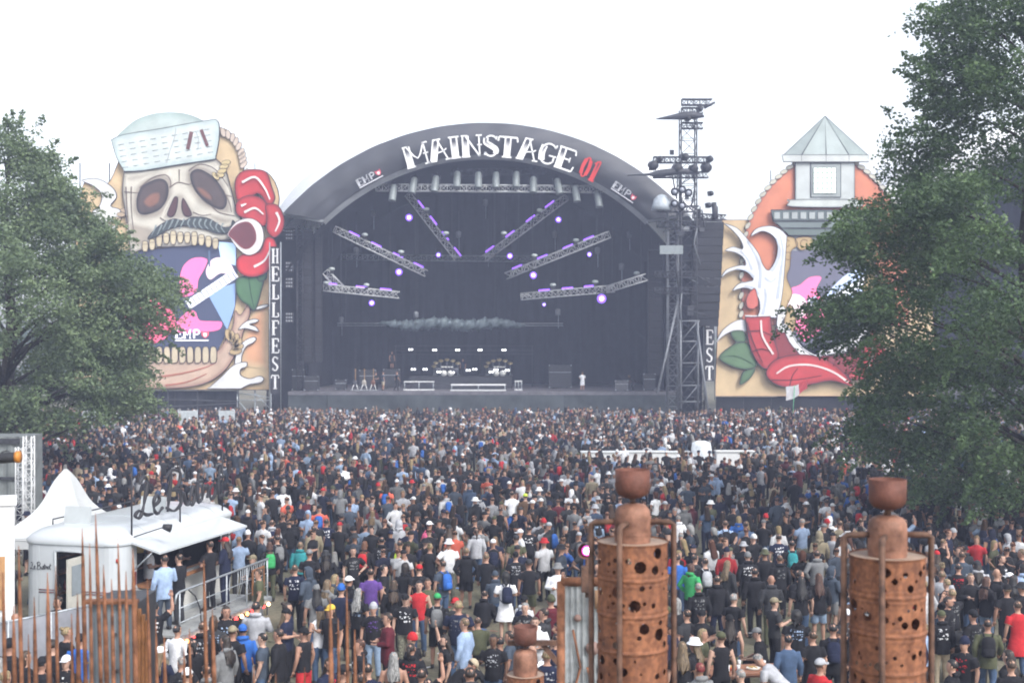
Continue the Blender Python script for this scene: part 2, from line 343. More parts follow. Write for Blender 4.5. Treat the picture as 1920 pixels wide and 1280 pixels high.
def make_stage(cpx, label, fascia=None):
    cx = (cpx - 960) * YS / FPX
    zz = lambda py: CAMH - (py - 640) * YS / FPX
    root = empty('concert_stage', label, 'stage', (cx, YS, 0))
    z0o, Ro = zz(740), 509.7 / PXM; z0i, Ri = zz(729.6), 439.6 / PXM
    # fascia: a bowed black tarpaulin between two arcs, creased towards its ends
    n, k = 96, 8; mb = MB(); vv = []
    for i in range(n + 1):
        t = i / n * 2 - 1
        ao, ai = 48.2 * t, 43.9 * t
        po = (Ro * math.sin(R(ao)), z0o + Ro * math.cos(R(ao))); pi = (Ri * math.sin(R(ai)), z0i + Ri * math.cos(R(ai)))
        for j in range(k + 1):
            s = j / k
            cr = max(0, abs(t) - 0.55) * 1.1
            y = -0.55 * math.sin(math.pi * s) + cr * 0.35 * math.sin(9 * s + 26 * t * (1 - s)) * s + 0.05 * math.sin(40 * t + 5 * s)
            vv.append((po[0] + (pi[0] - po[0]) * s, y, po[1] + (pi[1] - po[1]) * s))
    mb.add(vv, [(i * (k + 1) + j, i * (k + 1) + j + 1, (i + 1) * (k + 1) + j + 1, (i + 1) * (k + 1) + j) for i in range(n) for j in range(k)], smooth=True)
    mb.build('fascia_banner', fascia or M_fascia, root)
    # hem along the inner edge, turned back into the stage
    mb = MB(); A = [(Ri * math.sin(R(43.9 * t)), z0i + Ri * math.cos(R(43.9 * t))) for t in np.linspace(-1, 1, 61)]
    B = [((Ri - .42) * math.sin(R(44.3 * t)), z0i + (Ri - .42) * math.cos(R(44.3 * t))) for t in np.linspace(-1, 1, 61)]
    mb.add([(x, 0.02, z) for x, z in A] + [(x, 0.30, z) for x, z in B], [(i, i + 1, i + 62, i + 61) for i in range(60)], smooth=True)
    mb.build('fascia_hem', M_hem, root)
    for sg in (-1, 1):                               # the closing edges of the fascia at either end
        mb = MB(); a, b = vv[0 if sg < 0 else n * (k + 1)], vv[k if sg < 0 else n * (k + 1) + k]
        mb.tube([(a[0], a[1], a[2] - .1), (b[0], b[1], b[2] - .1)], 0.17, 8); mb.build('fascia_end_roll', M_hem, root)
    # roof membrane: the white vault behind and above the fascia, with ribs
    mb = MB(); Rv, cv = Ro + 0.12, z0o - 0.1
    ys = [0.7, 5, 10, 15, 20, 24]; na = 64
    vr = [(Rv * math.sin(R(a)), y, cv + Rv * math.cos(R(a)) - 0.02 * y) for y in ys for a in np.linspace(-53, 53, na + 1)]
    mb.add(vr, [(j * (na + 1) + i, j * (na + 1) + i + 1, (j + 1) * (na + 1) + i + 1, (j + 1) * (na + 1) + i) for j in range(len(ys) - 1) for i in range(na)], smooth=True)
    roof = mb.build('roof_membrane', M_roof, root)
    for y in (5, 10, 15):
        mb = MB(); mb.tube([((Rv + .03) * math.sin(R(a)), y, cv + (Rv + .03) * math.cos(R(a)) - .02 * y) for a in np.linspace(-53, 53, 49)], 0.13, 6)
        mb.build('roof_rib', M_galv, roof)
    for sg in (-1, 1):                               # white side membrane sweeping back from the fascia's shoulder
        mb = MB(); vv2 = []; m_ = 30
        for j in range(6):
            q = j / 5
            for i in range(m_ + 1):
                t = i / m_; an = 49.5 - 27 * t; off = (26 / PXM) * (math.sin(math.pi * min(1, .18 + .82 * t)) ** .8) * q
                yy = .45 + 8.5 * q; rr = Ro + off + 1.75 * q + .12 * math.sin(q * 9 + 1)        # the sail widens towards the back
                vv2.append((rr * math.sin(R(an)) * sg, yy, z0o - .2 * q + rr * math.cos(R(an))))
        mb.add(vv2, [(j * (m_ + 1) + i, j * (m_ + 1) + i + 1, (j + 1) * (m_ + 1) + i + 1, (j + 1) * (m_ + 1) + i) for j in range(5) for i in range(m_)], smooth=True); mb.build('side_membrane', M_roof, root)
    mb = MB(); Rl = Ri - 0.2                        # dark inner lining
    vr = [(Rl * math.sin(R(a)), y, z0i + Rl * math.cos(R(a))) for y in (0.35, 8, 16, 22) for a in np.linspace(-84, 84, na + 1)]
    mb.add(vr, [(j * (na + 1) + i, j * (na + 1) + i + 1, (j + 1) * (na + 1) + i + 1, (j + 1) * (na + 1) + i) for j in range(3) for i in range(na)], smooth=True)
    mb.build('roof_lining', M_black, root)
    # deck, skirt, back and side curtains
    zd = zz(734); hw = 18.2
    mb = MB(); mb.box((0, 11, zd - .15), (2 * hw, 22, .3)); mb.build('stage_deck', M_deck, root)
    xs = np.linspace(-hw, hw, 11)
    for i in range(10):
        mb = MB(); nx, nz = 10, 6; va = []
        for b in range(nz + 1):
            for a in range(nx + 1):
                x = xs[i] + .02 + (xs[i + 1] - xs[i] - .04) * a / nx; z = (zd - .3) * b / nz
                va.append((x, -0.06 - 0.10 * abs(math.sin(1.9 * x + 0.8 * z)) * (1 - b / nz) + .05 * math.sin(3 * z + x), z + .01))
        mb.add(va, [(b * (nx + 1) + a, b * (nx + 1) + a + 1, (b + 1) * (nx + 1) + a + 1, (b + 1) * (nx + 1) + a) for b in range(nz) for a in range(nx)], smooth=True)
        mb.build('stage_skirt', M_skirt, root)
    mb = MB(); bw = arch_pts(0, z0i, Rl + .05, -90, 90, 48); mb.add([(x, 21.9, z) for x, z in [(-Rl, 0)] + bw + [(Rl, 0)]], [tuple(range(51))]); mb.build('back_wall', M_black, root)
    for i in range(9):
        x0, x1 = -18 + 4 * i, -14 + 4 * i
        mb = MB(); va = []; nx = 24
        ztop = z0i + math.sqrt(max(4, (Rl - .3) ** 2 - max(abs(x0), abs(x1)) ** 2))
        for z in (zd, ztop):
            for a in range(nx + 1):
                x = x0 + 4 * a / nx; va.append((x, 20.5 + .05 * math.sin(x * 6.1) + .03 * math.sin(x * 14.3 + i) + .25 * (i % 2), z))
        mb.add(va, [(a, a + 1, a + nx + 2, a + nx + 1) for a in range(nx)], smooth=True); mb.build('back_curtain', M_black, root)
    for sg in (-1, 1):
        mb = MB(); va = []; ny = 40
        for z in (0.0, z0i + Rl * math.cos(R(50))):
            for a in range(ny + 1):
                y = 3.5 + 17.5 * a / ny; va.append((sg * (17.0 + .1 * math.sin(y * 5)), y, z))
        mb.add(va, [(a, a + 1, a + ny + 2, a + ny + 1) for a in range(ny)], smooth=True); mb.build('side_curtain', M_black, root)
        # wing: black mesh between the curtain and the roof foot, and its legs
        mb = MB(); mb.box((sg * 18.9, 4.2, (z0o + Ro * math.cos(R(52))) / 2), (3.4, .12, z0o + Ro * math.cos(R(52)))); mb.build('wing_screen', M_black, root)
        for dx in (0.4, 3.2):
            mb = MB(); mb.truss((sg * (17.1 + dx), 2.6, 0), (sg * (17.1 + dx), 2.6, zz(418)), 0.55, rc=.05, rb=.025); mb.build('wing_tower', M_dark, root)
        mb = MB(); mb.truss((sg * 17.4, 2.6, zz(430)), (sg * 20.5, 2.6, zz(430)), .5, rc=.05, rb=.025); mb.build('wing_beam', M_dark, root)
    return root, cx, zz, z0o, zd
stage, SCX, zz, z0o, ZD = make_stage(910, 'black arched festival stage marked MAINSTAGE behind the crowd')
stage2, _, _, _, _ = make_stage(1985, 'second arched stage with pale roof hidden behind the right oak tree', M_roof)
cz = z0o - 5 / PXM
def on_arch(px_r, ang):
    r0 = px_r / PXM; a = R(ang)
    return lambda u, v, d: Vector(((r0 + v) * math.sin(a) + u * math.cos(a), -0.64 - d, cz + (r0 + v) * math.cos(a) - u * math.sin(a)))
Wt = (0.95, 0.95, 0.96); Dk = (0.05, 0.05, 0.06)
for ch, a, wpx in (('M', -15.7, 48), ('A', -10.7, 42), ('I', -7.0, 26), ('N', -3.0, 40), ('S', 1.3, 34), ('T', 5.1, 38), ('A', 9.8, 42), ('G', 14.3, 37), ('E', 18.6, 37)):
    o = letter(stage, ch, on_arch(450, a), wpx / PXM, 39 / PXM, Wt, Dk)
for ch, a, wpx in (('0', 23.6, 20), ('1', 25.9, 16)):
    letter(stage, ch, on_arch(450, a), wpx / PXM, 38 / PXM, (0.62, 0.035, 0.03), (0.11, 0.03, 0.03))
def emp_logo(parent, place_at, s, em=None):         # EMP logo: three outlined capitals, a red horned mark, a rule below
    m = em or paint('letter_paint', 0.5)
    for ch, dx in (('E', 0), ('M', 1.02), ('P', 2.05)): letter(parent, ch, place_at(dx * s), .95 * s, s, (0.55, 0.56, 0.6) if not em else (.95, .95, 1), (0.2, 0.2, 0.22), 'logo_letter', m, hollow=not em, depth=.03)
    f = place_at(3.1 * s)
    mb = MB(); sh = [(-.42, .95), (-.2, .7), (0, .82), (.2, .7), (.42, .95), (.4, .35), (0, 0), (-.4, .35)]
    mb.add([f(x * s, y * s, .03) for x, y in sh] + [f(x * s, y * s, 0) for x, y in sh], [tuple(range(8))] + [(i, (i + 1) % 8, (i + 1) % 8 + 8, i + 8) for i in range(8)], 0, (0.75, 0.1, 0.14)); mb.build('logo_mark', m, parent)
    mb = MB(); mb.add([f(x * s, y * s, .045) for x, y in ((-.15, .2), (.15, .2), (.2, .6), (-.2, .6))], [(0, 1, 2, 3)], 0, (.95, .9, .9)); mb.build('logo_mark_face', m, parent)
    f = place_at(1.5 * s)
    mb = MB(); mb.add([f(x * s, y * s, .03) for x, y in ((-1.9, -.32), (2.0, -.32), (2.0, -.17), (-1.9, -.17))], [(0, 1, 2, 3)], 0, (.75, .75, .8)); mb.build('logo_rule', m, parent)
def arch_logo(ang, s):
    a0 = R(ang); r0 = 452 / PXM
    return lambda dx: (lambda u, v, d: Vector(((r0 + .3 + v) * math.sin(a0) + (u + dx - 1.5 * s) * math.cos(a0), -0.62 - d, cz + (r0 + .3 + v) * math.cos(a0) - (u + dx - 1.5 * s) * math.sin(a0))))
emp_logo(stage, arch_logo(-27.9, .62), .62); emp_logo(stage, arch_logo(34.0, .62), .62)

# ------------------------------------------------------------------ rigging: trusses, lamps, drape
M_purple = emit('purple_led', (0.27, 0.09, 1.0), 1.25); M_lens = emit('lit_lens', (0.78, 0.68, 1.0), 3.2); M_halo = emit('violet_lens_glow', (0.22, 0.09, 1.0), 1.3)
M_warm = emit('white_blinder', (0.95, 0.97, 1.0), 2.0)
M_lamp = mat('grey_lamp_housing', (0.21, 0.235, 0.24), 0.5, 0.2, 5, metal=0.2)
TR = [   # name for labels, ends (px, px, distance), LED places along it, lit lamps, small fixtures
 ('upper left slanting truss', (628, 430, 121), (798, 512, 125), [.19, .43, .67, .9], [(748, 510, 6)], [(684, 440), (752, 472)]),
 ('steep left inner truss', (765, 365, 124), (858, 485, 127), [.2, .44, .68, .93], [(767, 408, 6), (822, 478, 4)], [(799, 392), (836, 437)]),
 ('lower left level truss', (606, 539, 122), (748, 553, 124), [.1, .5, .82], [(697, 568, 5)], [(612, 530), (687, 534)]),
 ('short lower left truss', (612, 512, 122), (642, 542, 124), [], [], [(622, 504)]),
 ('steep right inner truss', (1062, 370, 124), (908, 485, 127), [.17, .4, .65, .9], [(1047, 412, 5), (956, 480, 5)], [(1012, 394), (945, 437)]),
 ('upper right slanting truss', (1142, 440, 121), (950, 517, 125), [.18, .38, .63, .88], [(1000, 516, 6), (1105, 477, 4)], [(1080, 450), (1002, 479)]),
 ('lower right level truss', (978, 556, 124), (1152, 541, 122), [.25, .5, .74], [(1020, 571, 3), (1128, 560, 8)], [(1037, 534), (1116, 528)]),
 ('short lower right truss', (1140, 542, 122), (1210, 520, 120), [], [], [(1194, 512)]),
]
def cable(parent, p, ztop):
    mb = MB(); mb.bar(p, (p[0], p[1], ztop), .035, 5); return mb.build('hanging_cable', M_dark, parent)
for tn, a, b, leds, lit, fx in TR:
    A, B = W(*a), W(*b); t = empty('lighting_truss', 'aluminium ' + tn + ' hanging over the stage', 'truss', (A + B) / 2, 0, 'trusses hanging in the stage')
    c0 = Vector(t.location)
    mb = MB(); mb.truss(A - c0, B - c0, 0.62, rc=.055, rb=.028, ref=(0, 1, 0)); mb.build('truss_frame', M_alu, t)
    for q in (.12, .88):
        p = A + (B - A) * q - c0; cable(t, p + Vector((0, 0, .3)), min(18, zz(340) - c0.z))
    d = (B - A).normalized(); up = Vector((0, 0, 1))
    nside = d.cross(Vector((0, 1, 0))); nside = nside if nside.z > 0 else -nside
    pts = sorted([(A + (B - A) * q) for q in leds], key=lambda p: p.x)
    for i, p in enumerate(pts):
        c = p + nside * .42
        o = empty('led_bar', f'purple glowing LED bar, {ordinal(i)} from left on the {tn}', 'stage light', c, 0, 'LED bars on the stage trusses')
        M3 = Matrix((d, Vector((0, 1, 0)), nside)).transposed()
        mb = MB(); mb.box((0, 0, 0), (1.15, .16, .10), M=M3); mb.build('housing', M_case, o)
        mb = MB(); mb.box(Vector((0, -.10, 0)) + nside * .03, (1.1, .05, .17), M=M3); mb.build('lit_strip', M_purple, o)
    for i, (px, py, r) in enumerate(lit):
        Y = 120.6; c = W(px, py, Y); rr = r / 24.0
        o = empty('moving_head_lamp', f'lit violet moving-head lamp under the {tn}, {"left" if (len(lit) > 1 and px == min(q[0] for q in lit)) else ("right" if len(lit) > 1 else "only")} one', 'stage light', c, 0, 'lit lamps under the trusses')
        mb = MB(); mb.tube([(0, .55, .12), (0, .1, 0), (0, -.02, 0)], [.2, rr * .9 + .05, rr * .9 + .07], 14); mb.build('head', M_case, o)
        mb = MB(); mb.tube([(0, -.03, 0), (0, -.05, 0)], rr * 1.3, 18); mb.build('lens_glow_ring', M_halo, o)  # emissive ring added round the lens to imitate the lamp's violet bloom
        mb = MB(); mb.tube([(0, -.06, 0), (0, -.08, 0)], rr * .6, 18); mb.build('lens', M_lens, o)
        mb = MB(); mb.tube([(-rr - .12, .3, 0), (-rr - .12, .3, .6), (rr + .12, .3, .6), (rr + .12, .3, 0)], .05, 5); mb.build('yoke', M_case, o)
    for i, (px, py) in enumerate(sorted(fx)):
        o = empty('truss_fixture', f'small pale rounded fixture, {ordinal(i)} from left above the {tn}', 'stage light', W(px, py, 121.5), 0, 'pale fixtures on top of the trusses')
        mb = MB(); mb.rings([(-.15, .14, .14, 0), (-.07, .30, .2, 0), (.08, .28, .19, 0), (.15, .14, .12, 0)], 12); mb.build('cover', mat('pale_fixture_cover', (.40, .44, .44), .4, .1), o)
        mb = MB(); mb.box((0, 0, -.32), (.3, .3, .25)); mb.build('clamp', M_case, o)
ft = empty('lighting_truss', 'long level front truss high under the stage arch', 'truss', W(917, 352, 119.6), 0, 'trusses hanging in the stage')
mb = MB(); c0 = Vector(ft.location); mb.truss(W(705, 352, 119.6) - c0, W(1130, 355, 119.6) - c0, .6, rc=.055, rb=.03, ref=(0, 1, 0)); mb.build('truss_frame', M_alu, ft)
ut = empty('lighting_truss', 'short dark truss above the front truss at the arch top', 'truss', W(935, 322, 120.6), 0, 'trusses hanging in the stage')
mb = MB(); c0 = Vector(ut.location); mb.truss(W(846, 325, 120.6) - c0, W(1022, 320, 120.6) - c0, .55, rc=.05, rb=.026, ref=(0, 1, 0)); mb.build('truss_frame', M_dark, ut)
for lab, a, b, Y in (('thin dark cross truss behind the slanting trusses', (640, 482), (1010, 486), 133), ):
    bt = empty('lighting_truss', lab, 'truss', W((a[0] + b[0]) / 2, a[1], Y), 0, 'trusses hanging in the stage'); c0 = Vector(bt.location)
    mb = MB(); mb.truss(W(*a, Y) - c0, W(*b, Y) - c0, .55, rc=.05, rb=.025, ref=(0, 1, 0)); mb.build('truss_frame', M_galv, bt)
for i, (px, py, tl) in enumerate(((737, 362, 6), (775, 348, 10), (816, 345, 8), (857, 337, 2), (897, 338, 0), (930, 338, 0), (968, 337, 2), (1000, 347, 1), (1047, 350, -10), (1080, 364, -8), (1122, 374, -8))):
    o = empty('spotlight', f'grey cylindrical spotlight, {ordinal(i)} from left along the arch', 'spotlight', W(px, py, 119.0), 0, 'cylindrical spotlights under the arch')
    o.rotation_euler = (R(-12), R(tl), 0)
    mb = MB(); mb.lathe([(.0, .78), (.22, .78), (.3, .66), (.31, .2), (.34, .16), (.34, -.62), (.36, -.66), (.36, -.76), (.28, -.78), (.27, -.7), (0, -.68)], 16); mb.build('barrel', M_lamp, o)
    mb = MB(); mb.tube([(-.38, 0, 0), (-.4, 0, .9), (.4, 0, .9), (.38, 0, 0)], .045, 5); mb.bar((0, 0, .9), (0, 0, 1.15), .06, 5); mb.build('yoke', M_dark, o)
# hoists, side lamps and drop cables hung in the stage
hs_ = random.Random(3)
for i, (px, z0_) in enumerate(((668, 470), (700, 400), (910, 380), (915, 470), (1040, 440), (1120, 470), (1165, 500), (640, 600), (780, 590), (1046, 585), (1180, 440), (860, 440))):
    Y_ = hs_.uniform(124, 132); o = empty('chain_hoist', f'small dark chain hoist on its cable, {ordinal(sorted((668, 700, 910, 915, 1040, 1120, 1165, 640, 780, 1046, 1180, 860)).index(px))} from left over the stage', 'hoist', W(px, z0_, Y_), 0, 'chain hoists over the stage')
    mb = MB(); mb.rings([(-.35, .12, .12, 0), (-.28, .24, .2, 0), (.25, .26, .22, 0), (.36, .1, .1, 0)], 10); mb.build('motor', M_tower, o); cable(o, (0, 0, .3), max(1, 20.5 - o.location.z)); mb = MB(); mb.bar((.05, 0, -.35), (.05, 0, -1.6), .025, 4); mb.build('chain', M_galv, o)
for i, py in enumerate((440, 500, 530, 595)):
    o = empty('side_lamp_panel', f'panel of small round lamps, {ordinal(i)} from top on the left stage wing', 'stage light', W(542, py, 119.5), 0, 'lamp panels on the left wing')
    mb = MB(); mb.box((0, .1, 0), (.75, .2, 1.0)); mb.build('panel', M_case, o)
    for a in (-.22, 0, .22):
        for b_ in (-.33, 0, .33): mb = MB(); mb.tube([(a, .0, b_), (a, -.02, b_)], .075, 8); mb.build('lamp', mat('lamp_glass_pale', (.42, .44, .48), .2, .2), o)
# folded silver drape hanging on a bar
dr = empty('folded_drape', 'crumpled silver drape bundled along a bar above the drums', 'drape', W(848, 608, 126))
c0 = Vector(dr.location); mb = MB(); nn = 90; vv = []
for i in range(nn + 1):
    x = -7.2 + 14.4 * i / nn; p = abs(i / nn - .5) * 2; wd = .42 * (1 - p ** 4) + .1
    for k in range(12):
        a = 2 * math.pi * k / 12; q = 1 + .28 * math.sin(x * 5 + 3 * a) + .2 * math.sin(x * 11.3 + a * 2) + .14 * math.sin(x * 23 - a)
        vv.append((x, wd * q * math.cos(a) * .8, wd * q * math.sin(a) - .12 * math.sin(x * 1.1)))
mb.add(vv, [(i * 12 + k, i * 12 + (k + 1) % 12, (i + 1) * 12 + (k + 1) % 12, (i + 1) * 12 + k) for i in range(nn) for k in range(12)], smooth=True)
mb.build('cloth', mat('silver_drape', (.085, .11, .12), .5, .5, 3.0, metal=.1), dr)
mb = MB(); mb.bar((-11.3, 0, .1), (10.9, 0, .1), .05, 6); mb.bar((-11.3, 0, -.12), (10.9, 0, -.12), .04, 6); mb.build('bar', M_galv, dr)
for x in (-10.5, -3.4, 4.2, 10.4): cable(dr, (x, 0, .1), 13)

# ------------------------------------------------------------------ loudspeaker arrays
M_spk = mat('speaker_black', (0.010, 0.010, 0.012), 0.6, 0.25, 5); M_grille = mat('speaker_grille', (0.018, 0.018, 0.021), 0.7, 0.2, 60)
def line_array(label, top, n, w, d, h, Y, curve=0.0, lean=0.0):
    base = W(top[0], top[1], Y); o = empty('line_array', label, 'loudspeaker', base, 0, 'hanging loudspeaker columns')
    z = 0; y = 0; ang = 0; x = 0
    mb = MB(); mb.box((0, .3, .14), (w * .9, d * .7, .16)); mb.bar((-w * .3, .3, .2), (-w * .3, .3, 1.4), .05); mb.bar((w * .3, .3, .2), (w * .3, .3, 1.4), .05); mb.build('rigging_frame', M_dark, o)
    for i in range(n):
        ang = curve * (i / n) ** 2
        M3 = Matrix.Rotation(ang, 3, 'X')
        c = Vector((x, y + d / 2, z - h / 2))
        mb = MB(); mb.box(c, (w, d, h * .97), M=M3); mb.build('cabinet', M_spk, o)
        f = o.children[-1] if False else None
        mb = MB(); mb.box(c + M3 @ Vector((0, -d / 2 - .012, 0)), (w * .95, .02, h * .84), M=M3); mb.build('grille', M_grille, o)
        z -= h * math.cos(ang); y += h * math.sin(ang) * .9; x += lean
    return o
line_array('tall black loudspeaker column on the left inside the stage', (577, 432), 17, .8, .7, .73, 120.2, .05)
line_array('slim loudspeaker column beside the tall left one inside the stage', (597, 432), 17, .62, .7, .73, 120.9, .05)
line_array('dim loudspeaker column on the right inside the stage', (1229, 470), 16, 1.3, .8, .74, 121.0, .06)
line_array('large black loudspeaker array hanging before the right billboard', (1330, 416), 13, 2.55, .9, .70, 112.0, .16, -0.035)

# ------------------------------------------------------------------ steel tower to the right of the stage
YT = 112.0
tw = empty('truss_tower', 'tall dark truss tower with gun-like spires right of the stage', 'tower', W(1290, 640, YT) - Vector((0, 0, CAMH)))
c0 = Vector(tw.location); L = lambda px, py, dy=0: W(px, py, YT) - c0 + Vector((0, dy, 0))
zt = L(1290, 205).z
for k, (px, w, top, mt) in enumerate(((1290, 1.35, 205, M_dark), (1262, .9, 395, M_tower), (1313, .42, 405, M_galv))):
    mb = MB(); p = L(px, top, .4 * k); mb.truss((p.x, p.y, 0 if k < 2 else L(0, 612).z), p, w, rc=.06 if k < 2 else .04, rb=.028, n=6); mb.build('mast', mt, tw)
    mb = MB()
for px0, px1, py in ((1278, 1335, 192), (1278, 1318, 208), (1278, 1318, 236), (1225, 1330, 300), (1225, 1328, 328), (1232, 1310, 392), (1232, 1312, 420), (1228, 1300, 515), (1228, 1300, 545)):
    mb = MB(); a, b = L(px0, py), L(px1, py); mb.truss(a, b, .5, rc=.055, rb=.03); mb.build('cross_beam', M_dark, tw)
def spire(pts, rad): 
    mb = MB(); mb.tube([L(*p, -.7) for p in pts], rad, 10); mb.build('spire', M_dark, tw)
spire([(1228, 226), (1255, 223), (1280, 220), (1300, 219), (1318, 221)], [.04, .2, .36, .34, .1])
spire([(1175, 331), (1215, 329), (1232, 328), (1270, 323), (1310, 326)], [.04, .12, .34, .3, .12])
spire([(1318, 205), (1338, 195)], [.14, .1])
for px, py, s in ((1223, 312, .9), (1235, 300, .55), (1268, 318, .95), (1282, 296, .7), (1298, 318, .8), (1322, 316, .95), (1328, 300, .6), (1310, 206, .5), (1288, 224, .5), (1330, 364, .45), (1326, 386, .5)):
    mb = MB(); c = L(px, py, -.5); mb.tube([c + Vector((-.25 * s, .3, .1)), c + Vector((.05, -.25, 0)), c + Vector((.2 * s, -.5, -.1))], [.3 * s, .48 * s, .36 * s], 10)
    mb.box(c + Vector((0, .3, 0)), (.7 * s, .5, .8 * s)); mb.build('tower_lamp', M_case, tw)
for px, py in ((1262, 362), (1276, 358), (1288, 364), (1262, 384), (1276, 388)):     # lamp clusters
    mb = MB(); c = L(px, py, -1.0); mb.tube([c + Vector((0, .5, .1)), c, c + Vector((0, -.02, 0))], [.2, .36, .36], 12); mb.build('blinder_lamp', M_case, tw)
    mb = MB(); mb.tube([c + Vector((0, -.03, 0)), c + Vector((0, -.05, 0))], .2, 10); mb.build('blinder_glass', mat('lamp_glass', (.3, .32, .38), .15, .2), tw)
mb = MB(); mb.rings([(-.7, .9, .6, 0), (-.3, .85, .6, 0), (.25, .7, .5, .1), (.6, .35, .3, .1), (.7, .05, .05, .1)], 14, T=lambda p: p + L(1240, 380, -.4)); mb.build('white_cover', mat('dull_sheet', (.34, .38, .42), .3, .2), tw)
mb = MB(); mb.box(L(1256, 470, -.9), (2.0, .5, .75)); mb.build('sign_box', mat('pale_sign_box', (.22, .25, .26), .5, .1), tw)
for a, b in (((1225, 735), (1270, 566)), ((1318, 770), (1304, 600))):
    mb = MB(); mb.bar(L(*a, -3.0), L(*b, -.4), .11, 8); mb.build('raking_strut', M_tower, tw)
for px in (1274, 1306):
    mb = MB(); mb.tube([L(px, 765, -.8), L(px, 600, -.8)], .1, 8); mb.build('front_leg', M_tower, tw)
for py in (602, 640, 680, 722, 752):
    mb = MB(); mb.bar(L(1270, py, -.8), L(1310, py, -.8), .07, 6); mb.build('rung', M_tower, tw)
for a, b in ((602, 640), (640, 680), (680, 722), (722, 760)):
    mb = MB(); mb.bar(L(1274, b, -.8), L(1306, a, -.8), .05, 6); mb.build('lattice_brace', M_tower, tw)
rt = random.Random(5)
for i in range(26):                                  # brackets, cable looms and small boxes crowding the mast
    px, py = rt.uniform(1252, 1318), rt.choice([rt.uniform(285, 340), rt.uniform(350, 460), rt.uniform(460, 590)]); c = L(px, py, rt.uniform(-.9, .3))
    mb = MB()
    if i % 3 == 0: mb.box(c, (rt.uniform(.3, .8), .4, rt.uniform(.3, .9)), rz=rt.uniform(-.4, .4)); nm_ = 'dimmer_box'
    elif i % 3 == 1: mb.bar(c, c + Vector((rt.uniform(-1.6, 1.6), 0, rt.uniform(-1.6, 1.6))), .06, 6); nm_ = 'bracket'
    else: mb.tube([c, c + Vector((rt.uniform(-.3, .3), 0, -1.3)), c + Vector((rt.uniform(-.3, .3), 0, -3.2))], .07, 5); nm_ = 'cable_loom'
    mb.build(nm_, rt.choice([M_dark, M_case, M_tower]), tw)
mb = MB(); mb.tube([L(1340, 412, -.2), L(1338, 380, -.2)], .22, 8); mb.build('array_motor', M_case, tw)
mb = MB(); mb.truss(L(1300, 404, .3), L(1362, 407, .3), .4, rc=.05, rb=.03); mb.build('array_boom', M_dark, tw)

# ------------------------------------------------------------------ things on the stage
def flight_case(label, px, py, w, d, h, Y, m=None):
    p = W(px, py, Y); o = empty('flight_case', label, 'flight case', (p.x, Y, ZD))
    mb = MB(); mb.box((0, 0, h / 2 + .08), (w, d, h)); mb.build('case_body', m or M_case, o)
    for sx in (-1, 1):
        for sz in (.1, h + .06):
            mb = MB(); mb.box((sx * (w / 2 - .03), -d / 2 - .005, sz), (.1, .04, .1)); mb.build('corner', M_galv, o)
        mb = MB(); mb.bar((sx * w * .3, 0, 0), (sx * w * .3, 0, .09), .06); mb.build('caster', M_dark, o)
    mb = MB(); mb.box((0, -d / 2 - .006, h * .72), (w * .98, .012, .05)); mb.build('lid_rim', M_galv, o)
    return o
for k, (lab, px, w, h, Y) in enumerate((('tall black flight case at the left stage edge', 560, 1.1, 1.9, 121), ('black amplifier case in the left stage corner', 585, 1.3, 1.3, 120), ('low flight case beside the guitar rack', 640, 1.0, .9, 122),
    ('broad black equipment case right of the drum risers', 1050, 2.2, 2.2, 127), ('grey flight case at the foot of the stage smoke', 1165, 1.2, .9, 120), ('black flight case by the right stage edge', 1217, 1.1, 1.5, 121), ('black keyboard case left of the drum riser', 690, 1.6, 1.7, 127))):
    flight_case(lab, px, 0, w, .9, h, Y, mat('grey_case', (.1, .1, .11), .5, .2) if 'grey' in lab else None)
rs = empty('drum_riser', 'wide black drum riser with lamp rows at centre stage', 'riser', (W(875, 0, 128).x, 128, ZD))
for px0, px1, zt_, y in ((770, 960, 1.15, 128), (800, 950, .45, 125)):
    a, b = W(px0, 0, y).x - rs.location.x, W(px1, 0, y).x - rs.location.x
    mb = MB(); mb.box(((a + b) / 2, y - 128, zt_ / 2), (b - a, 2.6, zt_)); mb.build('platform', M_case, rs)
for py in (648, 657, 664):
    mb = MB(); a, b = W(740, py, 131) - rs.location, W(1000, py, 131) - rs.location; mb.bar(a, b, .03, 5); mb.build('rail', M_dark, rs)
for px in (742, 820, 900, 998):
    mb = MB(); a = W(px, 648, 131) - rs.location; mb.bar(a, (a.x, a.y, 0), .04, 5); mb.build('rail_post', M_dark, rs)
k = 0
for px, py, Y in ((770, 655, 130.8), (815, 656, 130.8), (858, 656, 130.8), (900, 656, 130.8), (945, 656, 130.8), (775, 692, 126.4), (797, 692, 126.4), (823, 697, 126.3), (848, 698, 126.3), (878, 694, 126.3), (890, 692, 126.4), (921, 697, 126.3), (930, 693, 126.4), (951, 694, 126.3)):
    o = empty('blinder_light', f'small white blinder light, {ordinal(k % 9 if k > 4 else k)} from left in the {"lower" if k > 4 else "upper"} row on the drum riser' if k < 5 else f'small white blinder light, {ordinal(k - 5)} from left in the lower row on the drum riser', 'stage light', W(px, py, Y), 0, 'blinder lights on the drum riser')
    mb = MB(); mb.box((0, .12, 0), (.55, .2, .3)); mb.build('housing', M_case, o)
    for sx in (-.13, .13):
        mb = MB(); mb.tube([(sx, .02, 0), (sx, -.01, 0)], .1, 10); mb.build('bulb', M_warm, o)
    k += 1
M_drum = mat('dark_drum_shell', (.08, .08, .1), .3, .2); M_cym = mat('brass_cymbal', (.55, .45, .25), .3, .15, metal=.8); M_skin = mat('drum_head', (.7, .7, .68), .5, .05)
